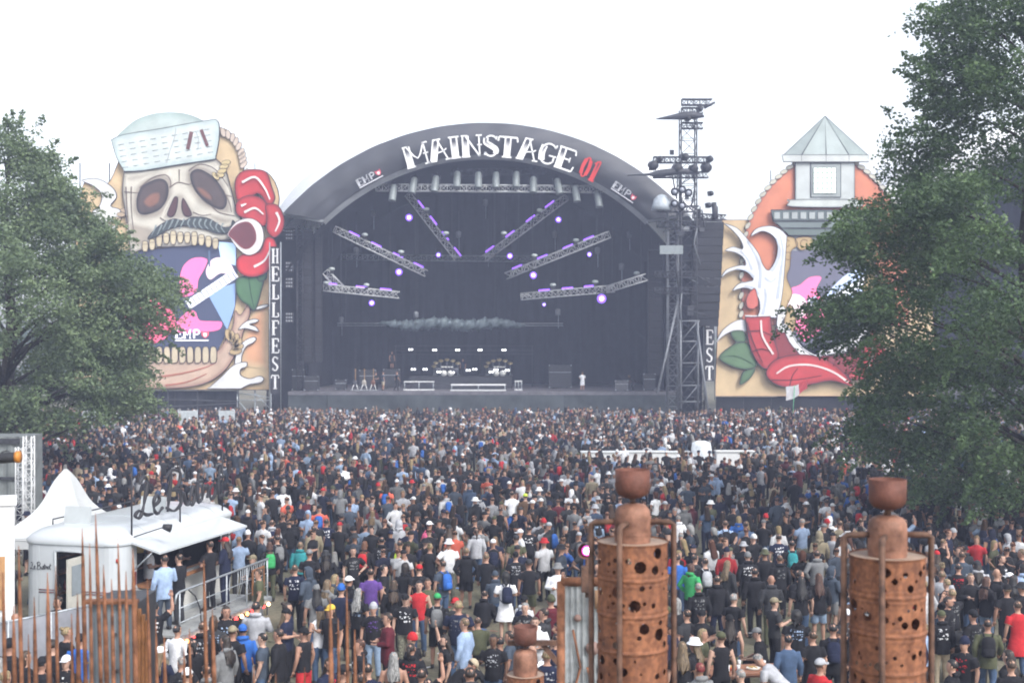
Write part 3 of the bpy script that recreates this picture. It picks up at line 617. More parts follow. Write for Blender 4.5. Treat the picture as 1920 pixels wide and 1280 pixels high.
def drum_kit(label, px, Y, z):
    p = W(px, 0, Y); o = empty('drum_kit', label, 'drum kit', (p.x, Y, z))
    def drum(c, r, h, ax):
        mb = MB(); ax = Vector(ax).normalized(); mb.tube([Vector(c), Vector(c) + ax * h], r, 18); mb.build('drum', M_drum, o)
        mb = MB(); mb.tube([Vector(c) + ax * h, Vector(c) + ax * (h + .02)], r * 1.02, 18); mb.build('drum_head', M_skin, o)
    drum((-.3, .2, .3), .3, .45, (0, -1, 0)); drum((.35, .2, .3), .3, .45, (0, -1, 0))
    for x in (-.45, -.15, .18, .48): drum((x, .1, .72), .16, .22, (0, -.35, 1))
    drum((-.85, .3, .35), .22, .4, (0, 0, 1)); drum((.9, .3, .35), .24, .4, (0, 0, 1))
    for x, y, zc in ((-1.1, 0, 1.35), (-.6, -.1, 1.55), (0, .1, 1.65), (.6, -.1, 1.55), (1.1, 0, 1.3), (-1.3, .3, 1.0)):
        mb = MB(); mb.tube([(x, y, zc), (x, y - .02, zc + .03), (x, y - .02, zc + .05)], [.27, .12, .04], 16); mb.build('cymbal', M_cym, o)
        mb = MB(); mb.bar((x, y, zc), (x, y + .1, .02), .02, 5)
        for a in (0, 2.1, 4.2): mb.bar((x, y + .1, .3), (x + .25 * math.cos(a), y + .1 + .25 * math.sin(a), .01), .015, 4)
        mb.build('cymbal_stand', M_galv, o)
    return o
drum_kit('drum kit on the left half of the riser', 838, 128, ZD + 1.15); drum_kit('drum kit on the right half of the riser', 936, 128, ZD + 1.15)
def frame_bench(label, x0, x1, h, Y, top=.12):
    a, b = W(x0, 0, Y).x, W(x1, 0, Y).x; o = empty('stage_step', label, 'step', ((a + b) / 2, Y, ZD)); w = b - a
    mb = MB(); mb.box((0, 0, h - top / 2), (w, .9, top)); mb.build('tread', M_white, o)
    mb = MB(); mb.box((0, -.2, .06), (w * 1.02, 1.2, .08)); mb.build('foot_plate', M_white, o)
    for sx in (-1, 0, 1):
        mb = MB(); mb.bar((sx * (w / 2 - .06), -.38, .1), (sx * (w / 2 - .06), -.38, h - top), .045, 6); mb.build('leg', M_galv, o)
frame_bench('long white stage step before the drum riser', 846, 948, .62, 120.4)
frame_bench('small white frame step right of the long stage step', 965, 979, .9, 121.5, .08); frame_bench('small white frame step left of the drum riser', 758, 814, .85, 121.5, .08)
for sx in (-1, 1):
    pass
gr = empty('guitar_rack', 'rack of guitars on white stands at the left of the stage', 'rack', (W(683, 0, 120.5).x, 120.5, ZD))
for i in range(3):
    x = -.85 + .85 * i
    mb = MB(); mb.tube([(x, 0, .42), (x - .04, -.02, .75), (x, 0, .95), (x + .02, 0, 1.02)], [.2, .24, .17, .06], 12, flat=.3, ref=(0, 1, 0)); mb.build('guitar_body', mat(f'guitar_lacquer_{i}', [(.05, .05, .06), (.3, .28, .25), (.12, .05, .03)][i], .2, .1), gr)
    mb = MB(); mb.box((x + .02, 0, 1.45), (.06, .04, .9)); mb.box((x + .02, 0, 1.95), (.1, .04, .2)); mb.build('guitar_neck', mat('guitar_neck_wood', (.32, .2, .1), .4, .2), gr)
    mb = MB()
    for a in (-.3, .3): mb.tube([(x + a, -.25, .02), (x + a * .5, -.1, .5), (x, .1, .75)], .035, 5)
    mb.build('stand', M_white, gr)
mb = MB(); mb.box((0, 0, .04), (2.6, .7, .05)); mb.build('rack_base', M_galv, gr)

# stage smoke drifting from the right
sm = MB(); v_, f_ = [], []
for j in range(9):
    for i in range(14):
        ph, th = math.pi * j / 8, 2 * math.pi * i / 14; v_.append((2.2 * math.sin(ph) * math.cos(th) - .5 * math.cos(ph), 1.3 * math.sin(ph) * math.sin(th), 2.7 * math.cos(ph)))
for j in range(8):
    for i in range(14): f_.append((j * 14 + i, j * 14 + (i + 1) % 14, (j + 1) * 14 + (i + 1) % 14, (j + 1) * 14 + i))
sm.add(v_, f_); smo = sm.build('smoke', M_black, None, W(1188, 672, 122.5)); tag(smo, 'pale smoke rising at the right of the stage', 'smoke', kind='stuff')
sm_m = bpy.data.materials.new('stage_smoke'); sm_m.use_nodes = True; n_ = sm_m.node_tree.nodes; l_ = sm_m.node_tree.links; n_.clear()
so, sv, stc, sn, sr = n_.new('ShaderNodeOutputMaterial'), n_.new('ShaderNodeVolumePrincipled'), n_.new('ShaderNodeTexCoord'), n_.new('ShaderNodeTexNoise'), n_.new('ShaderNodeMapRange')
sn.inputs['Scale'].default_value = .9; sn.inputs['Detail'].default_value = 4; sv.inputs['Color'].default_value = (.85, .9, 1, 1)
sr.inputs[1].default_value = .42; sr.inputs[2].default_value = .75; sr.inputs[3].default_value = 0; sr.inputs[4].default_value = 1.3
l_.new(stc.outputs['Object'], sn.inputs['Vector']); l_.new(sn.outputs['Fac'], sr.inputs[0])
gr_ = n_.new('ShaderNodeVectorMath'); gr_.operation = 'LENGTH'; mp_ = n_.new('ShaderNodeMapping'); mp_.inputs['Scale'].default_value = (.45, .75, .36); l_.new(stc.outputs['Object'], mp_.inputs[0]); l_.new(mp_.outputs[0], gr_.inputs[0])
fa_ = n_.new('ShaderNodeMapRange'); fa_.inputs[1].default_value = .3; fa_.inputs[2].default_value = 1.0; fa_.inputs[3].default_value = 1; fa_.inputs[4].default_value = 0; l_.new(gr_.outputs['Value'], fa_.inputs[0])
mu_ = n_.new('ShaderNodeMath'); mu_.operation = 'MULTIPLY'; l_.new(sr.outputs[0], mu_.inputs[0]); l_.new(fa_.outputs[0], mu_.inputs[1]); l_.new(mu_.outputs[0], sv.inputs['Density']); l_.new(sv.outputs[0], so.inputs['Volume'])
smo.data.materials.clear(); smo.data.materials.append(sm_m)
# ------------------------------------------------------------------ the skull billboard (sawn and painted boards in layers)
YB = 115.4
M_screen = paint('led_screen', 0.4, em=0.35, var=0.03)
def board_root(name, label, px, Y): 
    p = W(px, 640, Y); return empty(name, label, 'billboard', (0, 0, 0))
sk = board_root('skull_billboard', 'tall painted skull billboard with sailor hat, moustache and roses', 340, YB)
CREAM = (.66, .50, .30); BONE = (.64, .61, .53); BONED = (.19, .165, .145); RED = (.52, .05, .055); REDD = (.20, .02, .025); WHT = (.80, .80, .80)
cut(sk, 'backboard', [(142, 440, 1), (150, 372), (163, 336), (200, 345), (222, 302), (240, 258), (400, 236, 1), (430, 246), (453, 285), (462, 330), (500, 322), (524, 372), (505, 470, 1), (505, 731, 1), (140, 731, 1)], YB + .5, CREAM, .25, sh=5, edge=(.6, .40, .22))
cut(sk, 'sunset_panel', [(452, 640), (470, 590), (503, 560, 1), (503, 690, 1), (470, 688), (452, 676)], YB + .46, (.78, .42, .24), .02, ol=0, sh=16, edge=CREAM)
cut(sk, 'wave', [(152, 338), (185, 335), (212, 352), (219, 370), (208, 386), (226, 394), (222, 420), (200, 446), (176, 436), (150, 425), (160, 415), (180, 412), (172, 398), (186, 385), (190, 365), (176, 350)], YB + .3, WHT, .1, sh=3, edge=(.6, .62, .66))
def rope(parent, pts, w, Y, c=(.52, .40, .28), step=8.0, slant=.9):
    P = smooth_poly(pts, 6, False); acc = 0; last = None
    for i in range(len(P) - 1):
        acc += math.dist(P[i], P[i + 1])
        if acc >= step:
            acc = 0; x, y = P[i]; tx, ty = P[i + 1][0] - x, P[i + 1][1] - y; a = math.atan2(ty, tx) + slant
            q = []
            for k in range(10):
                t = 2 * math.pi * k / 10; u, v = w * .72 * math.cos(t), w * .40 * math.sin(t)
                q.append((x + u * math.cos(a) - v * math.sin(a), y + u * math.sin(a) + v * math.cos(a)))
            cut(parent, 'rope_strand', q, Y, c, .1, ol=.6, sh=1.0, edge=tuple(k * .6 for k in c), straight=True)
rope(sk, [(412, 246), (436, 258), (452, 285), (460, 328)], 13, YB + .3, (.6, .5, .42))
rope(sk, [(236, 392), (215, 415), (192, 436)], 12, YB + .26)
cut(sk, 'hat_crown', [(222, 262), (236, 240), (262, 222), (300, 212), (345, 213), (380, 226), (398, 244), (300, 262)], YB + .28, (.52, .60, .58), .2, sh=14, edge=(.36, .46, .44), ol=.5)
cut(sk, 'skull_face', [(232, 322, 1), (300, 312), (404, 296, 1), (422, 316), (431, 345), (438, 372), (444, 398), (453, 412), (440, 426), (424, 430), (436, 448), (400, 452), (350, 462), (300, 464), (262, 470), (246, 476), (240, 440), (235, 400), (229, 360)], YB + .2, BONE, .2, sh=7, edge=BONED)
cut(sk, 'hat_band', [(208, 262, 1), (232, 252), (300, 241), (360, 230), (404, 223, 1), (411, 232), (411, 262), (404, 299, 1), (330, 310), (270, 320), (233, 322, 1), (218, 296)], YB + .04, (.62, .68, .68), .18, sh=10, edge=(.46, .57, .57), ol=1.2)
mb = MB()
for r in range(5):
    for k in range(9):
        x = 222 + 20 * k + r * 2; y = 272 + r * 11 - (x - 222) * .175
        if not (208 < x < 400): continue
        a, b = W(x, y, YB + .02), W(x + 10, y - 1.7, YB + .02)
        mb.bar(a, b, .025, 4, cols=(.32, .37, .38))
tag(mb.build('stitching', paint(), sk), kind='stuff')
for a, b, w in (((359, 247), (352, 280), 7), ((377, 243), (389, 274), 6)): stroke(sk, 'hat_stripe', [a, b], YB - .02, w, (.16, .07, .07))
stroke(sk, 'hat_crease', [(330, 240), (326, 262), (318, 285), (312, 306)], YB + .01, 1.6, (.42, .45, .46))
stroke(sk, 'hat_crease', [(368, 248), (372, 262), (371, 280)], YB + .01, 1.0, (.3, .33, .34))
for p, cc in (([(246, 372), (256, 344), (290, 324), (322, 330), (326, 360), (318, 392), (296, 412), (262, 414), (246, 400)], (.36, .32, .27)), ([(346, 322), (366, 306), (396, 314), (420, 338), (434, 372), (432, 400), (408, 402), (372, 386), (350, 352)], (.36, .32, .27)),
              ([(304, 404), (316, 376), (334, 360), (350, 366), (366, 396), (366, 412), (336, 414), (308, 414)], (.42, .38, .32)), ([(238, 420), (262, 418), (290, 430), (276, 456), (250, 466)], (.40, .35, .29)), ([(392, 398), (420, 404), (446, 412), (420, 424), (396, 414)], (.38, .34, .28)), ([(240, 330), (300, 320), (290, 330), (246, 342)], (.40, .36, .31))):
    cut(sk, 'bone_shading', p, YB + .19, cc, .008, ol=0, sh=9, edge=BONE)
def socket(pts, core):
    o = cut(sk, 'eye_socket', pts, YB + .15, (.10, .075, .07), .04, ol=1.2, sh=6, edge=(.035, .03, .03))
    cut(sk, 'socket_glow', core, YB + .12, (.27, .13, .09), .02, ol=0, sh=5, edge=(.12, .08, .07))
socket([(258, 366), (268, 348), (298, 335), (314, 344), (314, 370), (300, 392), (274, 402), (260, 398), (256, 382)], [(268, 378), (284, 362), (300, 362), (298, 380), (280, 390)])
socket([(357, 326), (371, 317), (392, 326), (412, 346), (425, 374), (420, 391), (404, 390), (380, 374), (362, 350)], [(368, 352), (380, 352), (396, 366), (396, 376), (380, 368)])
for p in ([(313, 401), (319, 385), (327, 369), (334, 372), (331, 395), (325, 406), (317, 407)], [(343, 371), (352, 384), (360, 402), (352, 407), (344, 402), (340, 386)]):
    cut(sk, 'nostril', p, YB + .14, (.10, .045, .045), .03, ol=1, sh=2, edge=(.04, .02, .02))
for p in ([(262, 352), (285, 334), (310, 328), (320, 340), (318, 352)], [(354, 320), (375, 308), (404, 318), (428, 350)], [(318, 352), (334, 342), (355, 346), (362, 338)], [(246, 350), (246, 390), (250, 430)], [(236, 350), (238, 390), (242, 440)], [(396, 384), (410, 398), (440, 405)], [(418, 356), (430, 380), (434, 398)], [(300, 408), (310, 414), (325, 412)], [(362, 398), (378, 404), (396, 402)], [(336, 318), (336, 340)], [(233, 360), (262, 362)], [(424, 366), (438, 370)]):
    stroke(sk, 'bone_line', p, YB + .16, (1.6, .8), (.16, .12, .10))
rope(sk, [(398, 330), (412, 328), (420, 312), (426, 300)], 13, YB + .08, (.56, .45, .24), 7)
# moustache and its hairs
cut(sk, 'moustache', [(276, 447), (296, 424), (324, 410), (345, 413), (362, 406), (388, 408), (404, 416), (418, 425), (432, 424), (436, 412), (444, 424), (430, 436), (408, 438), (386, 431), (362, 426), (340, 424), (315, 431), (294, 444)], YB + .05, (.062, .078, .08), .12, ol=1, sh=2, edge=(.02, .025, .03))
for i in range(13):
    x = 290 + i * 10.5; y0 = 414 - 4 * math.sin(i / 12 * math.pi) + (4 if i > 10 else 0) + (8 if i < 2 else 0)
    stroke(sk, 'moustache_hair', [(x + 3, y0), (x - 1, y0 + 9), (x - 6 if x < 345 else x + 6, y0 + 19)], YB + .02, (2.2, .8), (.27, .32, .33))
for i in range(11):
    x = 272 + i * 13.2; y = 458 - 13 * math.sin((i + .6) / 11 * math.pi) + (6 if i < 2 else 0); w = 6.2; h = 23 if i in (2, 4, 7) else 18
    cut(sk, 'tooth', [(x - w * .8, y - h / 2), (x, y - h / 2 - 2), (x + w * .8, y - h / 2), (x + w, y), (x + w * .7, y + h / 2), (x, y + h / 2 + 2), (x - w * .7, y + h / 2), (x - w, y)], YB + .1, (.62, .54, .38), .12, ol=.9, sh=2, edge=(.36, .28, .18))
    stroke(sk, 'gum_line', [(x - w * .8, y - h * .2), (x + w * .8, y - h * .24)], YB + .08, 1.2, (.3, .24, .18))
# screen in the open mouth
scr = cut(sk, 'screen', [(215, 470, 1), (300, 466), (410, 452), (443, 456, 1), (443, 560), (425, 622), (402, 668, 1), (215, 672, 1)], YB + .40, (.045, .055, .10), .1, ol=0, sh=0, m=M_screen)
S = lambda nm, p, c, d=.0, **k: cut(sk, nm, p, YB + .36 - d, c, .02, ol=0, sh=0, m=M_screen, **k)
S('screen_sky', [(408, 453, 1), (442, 456, 1), (442, 498, 1), (415, 490, 1)], (.42, .58, .82))
S('screen_sky', [(392, 556, 1), (412, 540, 1), (442, 530, 1), (440, 575, 1), (426, 618, 1)], (.20, .30, .50), .01)
S('guitar_body', [(336, 536), (342, 502), (362, 484), (388, 486), (382, 506), (372, 524), (368, 546), (350, 556), (338, 552)], (.82, .16, .36), .02)
S('guitar_body', [(330, 606), (352, 584), (366, 584), (374, 600), (398, 602), (416, 604), (410, 618), (380, 622), (330, 622)], (.82, .15, .34), .02)
S('guitar_body', [(225, 560), (260, 540), (300, 560), (330, 600), (300, 640), (240, 640)], (.74, .12, .22), .02)
S('guitar_pickup', [(386, 508), (398, 486), (420, 484), (436, 500), (438, 516), (414, 512), (394, 524)], (.74, .55, .66), .03)
stroke(sk, 'guitar_neck', [(352, 572), (442, 512)], YB + .31, 17, (.80, .82, .90), M_screen)
for i in range(11): 
    t = i / 10; x, y = 356 + 82 * t, 569 - 54 * t
    stroke(sk, 'guitar_fret', [(x - 4.2, y - 6.5), (x + 4.2, y + 6.5)], YB + .29, 1.8, (.12, .14, .22), M_screen)
stroke(sk, 'guitar_string', [(392, 470), (393, 500)], YB + .31, 3, (.08, .12, .2), M_screen)
emp_logo(sk, lambda dx: flatplace(W(333, 0, YB).x + dx, YB + .30, W(0, 634, YB).z), .78, M_screen)
# jaw, lower teeth, cheek horn, rope knot, leaf, waves, roses
cut(sk, 'jaw', [(206, 690), (250, 676), (330, 664), (400, 660), (420, 640), (436, 612), (440, 582), (450, 590), (462, 574), (467, 560, 1), (469, 588), (458, 618), (448, 650), (426, 690), (392, 716), (345, 727), (280, 728), (220, 722)], YB + .24, (.60, .44, .34), .2, sh=8, edge=(.34, .19, .15))
for i in range(13):
    x = 226 + i * 14.5; cut(sk, 'lower_tooth', [(x - 6, 678), (x - 6, 654), (x, 649), (x + 6, 654), (x + 6.4, 676), (x, 681)], YB + .14, (.62, .53, .38), .12, ol=1, sh=2, edge=(.38, .28, .2))
for p in ([(300, 706), (340, 700), (380, 690), (405, 680)], [(310, 722), (350, 716), (388, 700)]): stroke(sk, 'jaw_line', p, YB + .2, (2.5, 1), (.45, .17, .12))
rope(sk, [(424, 626), (440, 634), (446, 648), (440, 662)], 17, YB + .1, (.54, .40, .22), 6)
cut(sk, 'wave', [(388, 729, 1), (414, 706), (432, 688), (446, 680), (462, 678), (463, 687), (452, 692), (452, 703), (468, 709), (486, 704), (495, 709), (490, 717), (468, 721), (452, 729, 1)], YB + .18, WHT, .1, sh=2, edge=(.62, .62, .66))
cut(sk, 'wave', [(440, 690), (443, 660), (456, 640), (474, 631), (481, 635), (476, 642), (462, 650), (454, 668), (452, 686)], YB + .2, WHT, .1, sh=2, edge=(.62, .62, .66))
cut(sk, 'wave', [(446, 618), (458, 604), (476, 597), (486, 600), (480, 605), (468, 608), (480, 612), (486, 622), (476, 620), (460, 616)], YB + .2, WHT, .1, sh=1.5, edge=(.62, .62, .66))
cut(sk, 'wave', [(472, 580), (488, 572), (502, 570), (502, 575), (486, 580)], YB + .2, WHT, .1, sh=1, edge=(.62, .62, .66))
leaf1 = cut(sk, 'rose_leaf', [(444, 522), (470, 516), (494, 518), (490, 548), (478, 582), (464, 572), (450, 562), (442, 545)], YB + .12, (.085, .19, .09), .1, sh=5, edge=(.03, .07, .04))
stroke(sk, 'leaf_vein', [(466, 520), (470, 548), (476, 576)], YB + .09, 1.6, (.03, .08, .04))
cut(sk, 'rose_leaf', [(480, 512), (498, 506), (500, 522), (486, 528)], YB + .1, (.07, .15, .08), .1, sh=3, edge=(.03, .06, .04))
pet = lambda p, c=RED, e=REDD, d=0, sh=6: cut(sk, 'rose_petal', p, YB + .05 - d, c, .15, ol=1, sh=sh, edge=e)
pet([(440, 342), (452, 322), (478, 317), (500, 323), (510, 350), (516, 372), (504, 386), (486, 364), (470, 370), (446, 378)])
pet([(444, 378), (466, 366), (492, 372), (504, 394), (496, 424), (470, 414), (444, 402)], d=.05)
pet([(498, 384), (520, 384), (533, 408), (530, 432), (514, 446), (500, 432), (500, 408)], d=.09)
pet([(443, 488), (456, 476), (486, 472), (498, 446), (514, 448), (521, 474), (510, 502), (488, 517), (464, 519), (446, 508)], d=.12, c=(.62, .05, .06))
cut(sk, 'rose_petal', [(426, 438), (444, 415), (470, 409), (490, 422), (495, 448), (486, 470), (466, 479), (447, 468), (432, 448)], YB - .14, (.80, .76, .76), .15, ol=1, sh=1)
cut(sk, 'petal_heart', [(428, 438), (445, 420), (466, 416), (478, 430), (480, 450), (470, 464), (456, 466), (438, 450)], YB - .17, (.17, .05, .06), .05, ol=0, sh=4, edge=(.26, .06, .07))
for p in ([(454, 342), (478, 332), (496, 352), (506, 374)], [(458, 398), (478, 390), (494, 402)], [(518, 398), (524, 414), (516, 434)], [(476, 500), (496, 488), (508, 464)], [(452, 386), (462, 382)]):
    stroke(sk, 'petal_highlight', p, YB - .12, (3.2, 1.6), (.86, .80, .80))
def banner(px, letters, y0, dy, Y, top, bot, label):
    o = empty('letter_banner', label, 'banner', (0, 0, 0))
    cut(o, 'cloth', [(px - 9, top), (px + 9, top), (px + 9, bot), (px - 9, bot)], Y, (.035, .035, .042), .06, ol=0, sh=0, straight=True)
    for i, ch in enumerate(letters):
        b = W(px, y0 + dy * i + 13, Y); letter(o, ch, flatplace(b.x, Y - .02, b.z), 14.5 * Y / FPX, 26 * Y / FPX, (.8, .8, .82), (.5, .5, .52), 'letter', hollow=False, depth=.03)
    for sx in (-1, 1):
        mb = MB(); mb.bar(W(px + sx * 10.5, top - 8, Y + .1), W(px + sx * 10.5, bot + 36, Y + .1), .05, 6); mb.build('pole', M_galv, o)
banner(516, 'HELLFEST', 480, 33.6, 114.6, 462, 738, 'narrow black vertical banner lettered HELLFEST beside the skull billboard')
banner(1330, 'HELLFEST', 466, 33.2, 114.6, 448, 714, 'narrow black vertical banner lettered HELLFEST half hidden by the right loudspeakers')
# dark base and scaffold under the skull
bs = empty('billboard_scaffold', 'dark draped scaffold base carrying the skull billboard', 'scaffold', (0, 0, 0))
for i in range(5):
    x0, x1 = 148 + 60 * i, 148 + 60 * (i + 1)
    mb = MB(); nx = 12; va = []
    for py in (732, 795):
        for a in range(nx + 1):
            p = W(x0 + (x1 - x0) * a / nx, py, YB + .9); va.append((p.x, p.y + .06 * math.sin(a * 1.7 + i), max(p.z, .01)))
    mb.add(va, [(a, a + 1, a + nx + 2, a + nx + 1) for a in range(nx)], smooth=True); mb.build('drape', M_black, bs)
for px in (150, 205, 260, 315, 370, 445, 478, 508):
    for dy in (0, 2.2):
        mb = MB(); p = W(px, 730, YB + .8 + dy); mb.bar((p.x, p.y, 0), (p.x, p.y, 24 if px < 500 and dy else p.z), .06, 6); mb.build('standard', M_galv if px > 440 else M_dark, bs)
for a, b in (((445, 736), (508, 745)), ((445, 750), (508, 750)), ((448, 752), (480, 792)), ((478, 736), (508, 768)), ((150, 745), (445, 752)), ((150, 770), (445, 756))):
    mb = MB(); mb.bar(W(*a, YB + .6), W(*b, YB + .6), .05, 6); mb.build('ledger', M_galv if a[0] > 400 else M_dark, bs)

# ------------------------------------------------------------------ the lighthouse billboard
YL = 115.2
lh = board_root('lighthouse_billboard', 'painted lighthouse billboard with red ribbon, white waves and screen behind the oak', 1548, YL)
CORAL = (.66, .24, .14); GRY = (.55, .58, .58); SLATE = (.15, .19, .19); TAN = (.52, .38, .20)
cut(lh, 'backboard', [(1354, 412, 1), (1742, 412, 1), (1757, 743, 1), (1340, 743, 1)], YL + .5, CREAM, .25, sh=6, edge=(.72, .48, .30), straight=True)
cut(lh, 'coral_arch', [(1392, 610, 1), (1390, 500), (1396, 440), (1414, 392), (1444, 346), (1482, 312), (1510, 296, 1), (1588, 296, 1), (1614, 314), (1650, 350), (1682, 394), (1700, 440), (1706, 500), (1704, 610, 1)], YL + .4, CORAL, .15, sh=8, edge=(.55, .2, .16), ol=.6)
rope(lh, [(1500, 300), (1470, 322), (1440, 352), (1414, 392), (1398, 440), (1391, 500), (1390, 600)], 11, YL + .28, (.56, .54, .46), 10, .35)
rope(lh, [(1596, 300), (1626, 322), (1656, 352), (1684, 394), (1700, 440), (1706, 500)], 11, YL + .28, (.56, .54, .46), 10, -.35)
for a, b, c in ((1468, 1503, (.36, .42, .42)), (1503, 1549, (.47, .54, .53)), (1549, 1592, (.50, .57, .56)), (1592, 1628, (.40, .47, .46))):
    cut(lh, 'roof_facet', [(1547, 217), (a, 291), (b, 291)], YL - .1, c, .2, ol=.9, sh=2.0, edge=tuple(k * .7 for k in c), straight=True)
for a, b in ((1466, 1503), (1503, 1549), (1549, 1592), (1592, 1629)):
    cut(lh, 'roof_brim', [(a, 290), (b, 290), (b, 304), (a + (3 if a == 1466 else 0), 304)], YL - .16, (.60, .63, .62), .2, ol=.9, sh=2, edge=(.42, .46, .46), straight=True)
cut(lh, 'lantern_wall', [(1491, 303), (1603, 303), (1603, 378), (1491, 378)], YL + .1, (.56, .60, .60), .15, ol=1.4, sh=6, edge=(.3, .34, .35), straight=True)
cut(lh, 'window_frame', [(1520, 306), (1577, 306), (1577, 370), (1520, 370)], YL + .02, (.38, .42, .42), .12, ol=1.4, sh=2, edge=(.2, .24, .24), straight=True)
cut(lh, 'window_pane', [(1525, 314), (1568, 314), (1568, 363), (1525, 363)], YL - .04, (.70, .80, .74), .05, ol=1.2, sh=0, m=paint('lit_window', .3, em=.5, var=.1), straight=True)
for i in range(1, 5):
    stroke(lh, 'window_bar', [(1525 + 8.6 * i, 314), (1525 + 8.6 * i, 363)], YL - .07, 1.0, (.16, .28, .2)); stroke(lh, 'window_bar', [(1525, 314 + 9.8 * i), (1568, 314 + 9.8 * i)], YL - .08, 1.0, (.16, .28, .2))
cut(lh, 'sill', [(1480, 378), (1486, 374), (1608, 374), (1614, 380), (1608, 388), (1486, 388)], YL - .06, (.56, .60, .58), .15, ol=1, sh=2.5, edge=(.36, .4, .4))
cut(lh, 'balcony_rail', [(1446, 393), (1652, 393), (1648, 415), (1450, 415)], YL - .1, SLATE, .3, ol=1.2, sh=2, edge=(.06, .075, .08), straight=True)
for i in range(12):
    x = 1451 + 16.4 * i; cut(lh, 'balcony_panel', [(x, 397), (x + 12.5, 397), (x + 12.5, 411), (x, 411)], YL - .14, (.42, .46, .46), .05, ol=.7, sh=2, edge=(.26, .3, .3), straight=True)
cut(lh, 'balcony_base', [(1453, 415), (1645, 415), (1632, 428), (1466, 428)], YL - .06, (.19, .23, .23), .3, ol=1, sh=2, edge=(.1, .13, .13), straight=True)
cut(lh, 'balcony_base', [(1466, 428), (1632, 428), (1618, 442), (1480, 442)], YL - .02, (.15, .19, .18), .3, ol=1, sh=2, edge=(.08, .1, .1), straight=True)
cut(lh, 'lighthouse_shaft', [(1476, 442), (1622, 442), (1640, 650), (1452, 650)], YL + .24, (.50, .52, .55), .12, ol=1, sh=10, edge=(.24, .26, .3), straight=True)
scr2 = cut(lh, 'screen', [(1480, 470, 1), (1638, 470, 1), (1650, 600), (1620, 640), (1560, 664), (1500, 650), (1478, 600), (1474, 540)], YL + .18, (.10, .10, .14), .08, ol=0, sh=0, m=M_screen)
S2 = lambda nm, p, c, d=0: cut(lh, nm, p, YL + .14 - d, c, .02, ol=0, sh=0, m=M_screen)
S2('guitar_body', [(1480, 545), (1500, 534), (1518, 520), (1540, 520), (1530, 545), (1548, 570), (1552, 600), (1530, 626), (1506, 640), (1490, 610), (1498, 580)], (.80, .16, .34))
S2('guitar_body', [(1476, 556), (1496, 552), (1512, 566), (1510, 590), (1490, 596), (1478, 580)], (.90, .72, .78), .02)
S2('guitar_body', [(1548, 560), (1580, 520), (1620, 500), (1640, 520), (1600, 560), (1570, 590)], (.45, .55, .80), .02)
S2('guitar_pickup', [(1512, 560, 1), (1530, 554, 1), (1538, 580, 1), (1522, 588, 1)], (.3, .34, .46), .04)
for i in range(3):
    for j in range(3): S2('guitar_dot', [(1515.5 + 5 * i + 2.6 * j, 562 + 8 * j - 1.4 * i, 1), (1519 + 5 * i + 2.6 * j, 561 + 8 * j - 1.4 * i, 1), (1520.3 + 5 * i + 2.6 * j, 566 + 8 * j - 1.4 * i, 1), (1516.8 + 5 * i + 2.6 * j, 567 + 8 * j - 1.4 * i, 1)], (.85, .88, .95), .06)
stroke(lh, 'guitar_neck', [(1540, 575), (1630, 520)], YL + .1, 15, (.82, .85, .92), M_screen)
for p in ([(1460, 455), (1472, 443), (1490, 446), (1496, 460), (1484, 472), (1482, 500), (1476, 520), (1486, 548), (1478, 570), (1466, 596), (1460, 560), (1464, 520), (1460, 490)], [(1492, 446), (1520, 444), (1524, 460), (1504, 470), (1494, 462)], [(1470, 600), (1480, 570), (1492, 590), (1490, 620), (1474, 620)], [(1640, 455), (1622, 445), (1612, 462), (1624, 500), (1618, 545), (1632, 590), (1644, 560), (1640, 500)]):
    cut(lh, 'gilt_scroll', p, YL + .08, TAN, .12, ol=1, sh=4, edge=(.28, .18, .08))
for c in ((1474, 456), (1508, 456), (1478, 480)): stroke(lh, 'scroll_line', arc(c[0], c[1], 7, 7, 20, 330, 10), YL + .05, 1.4, (.2, .12, .06))
cut(lh, 'wave', [(1397, 594, 1), (1420, 592), (1424, 566), (1412, 546), (1394, 540), (1374, 545), (1384, 532), (1402, 527), (1412, 524), (1404, 512), (1384, 506), (1366, 511), (1352, 521), (1362, 505), (1386, 497), (1398, 496), (1392, 482), (1376, 473), (1359, 470), (1374, 462), (1392, 466), (1388, 450), (1374, 433), (1358, 419), (1382, 427), (1402, 448), (1422, 474), (1431, 496), (1442, 506), (1455, 484), (1457, 456), (1446, 440), (1428, 434), (1408, 443), (1418, 428), (1444, 423), (1464, 430), (1476, 442, 1), (1472, 500), (1466, 560), (1456, 596, 1)], YL - .02, (.82, .83, .85), .15, ol=.9, sh=2.4, edge=(.55, .58, .66))
for p, w_ in (([(1402, 452), (1418, 480), (1426, 506), (1424, 540)], (2.2, 4)), ([(1446, 508), (1456, 494), (1462, 470), (1456, 446)], (5, 2)), ([(1434, 520), (1446, 528), (1456, 520)], (3, 1.5)), ([(1430, 590), (1436, 560), (1434, 540)], (4, 1.5)), ([(1380, 503), (1400, 507), (1414, 520)], (1.5, 3)), ([(1388, 470), (1402, 486), (1410, 506)], (1.5, 3)), ([(1396, 536), (1414, 540), (1424, 552)], (1.5, 3)), ([(1462, 440), (1468, 470), (1464, 510), (1458, 560)], (1.5, 4))):
    stroke(lh, 'foam_shade', p, YL - .045, w_, (.55, .60, .70))
cut(lh, 'coral_gap', [(1400, 556), (1414, 540), (1420, 552), (1422, 572), (1410, 580), (1400, 574)], YL - .05, (.62, .16, .13), .03, ol=.8, sh=2)
cut(lh, 'wave', [(1343, 642), (1352, 622), (1370, 606), (1390, 598), (1400, 604), (1398, 622), (1372, 622), (1354, 632)], YL + .2, (.82, .82, .84), .1, ol=.8, sh=2, edge=(.6, .6, .66))
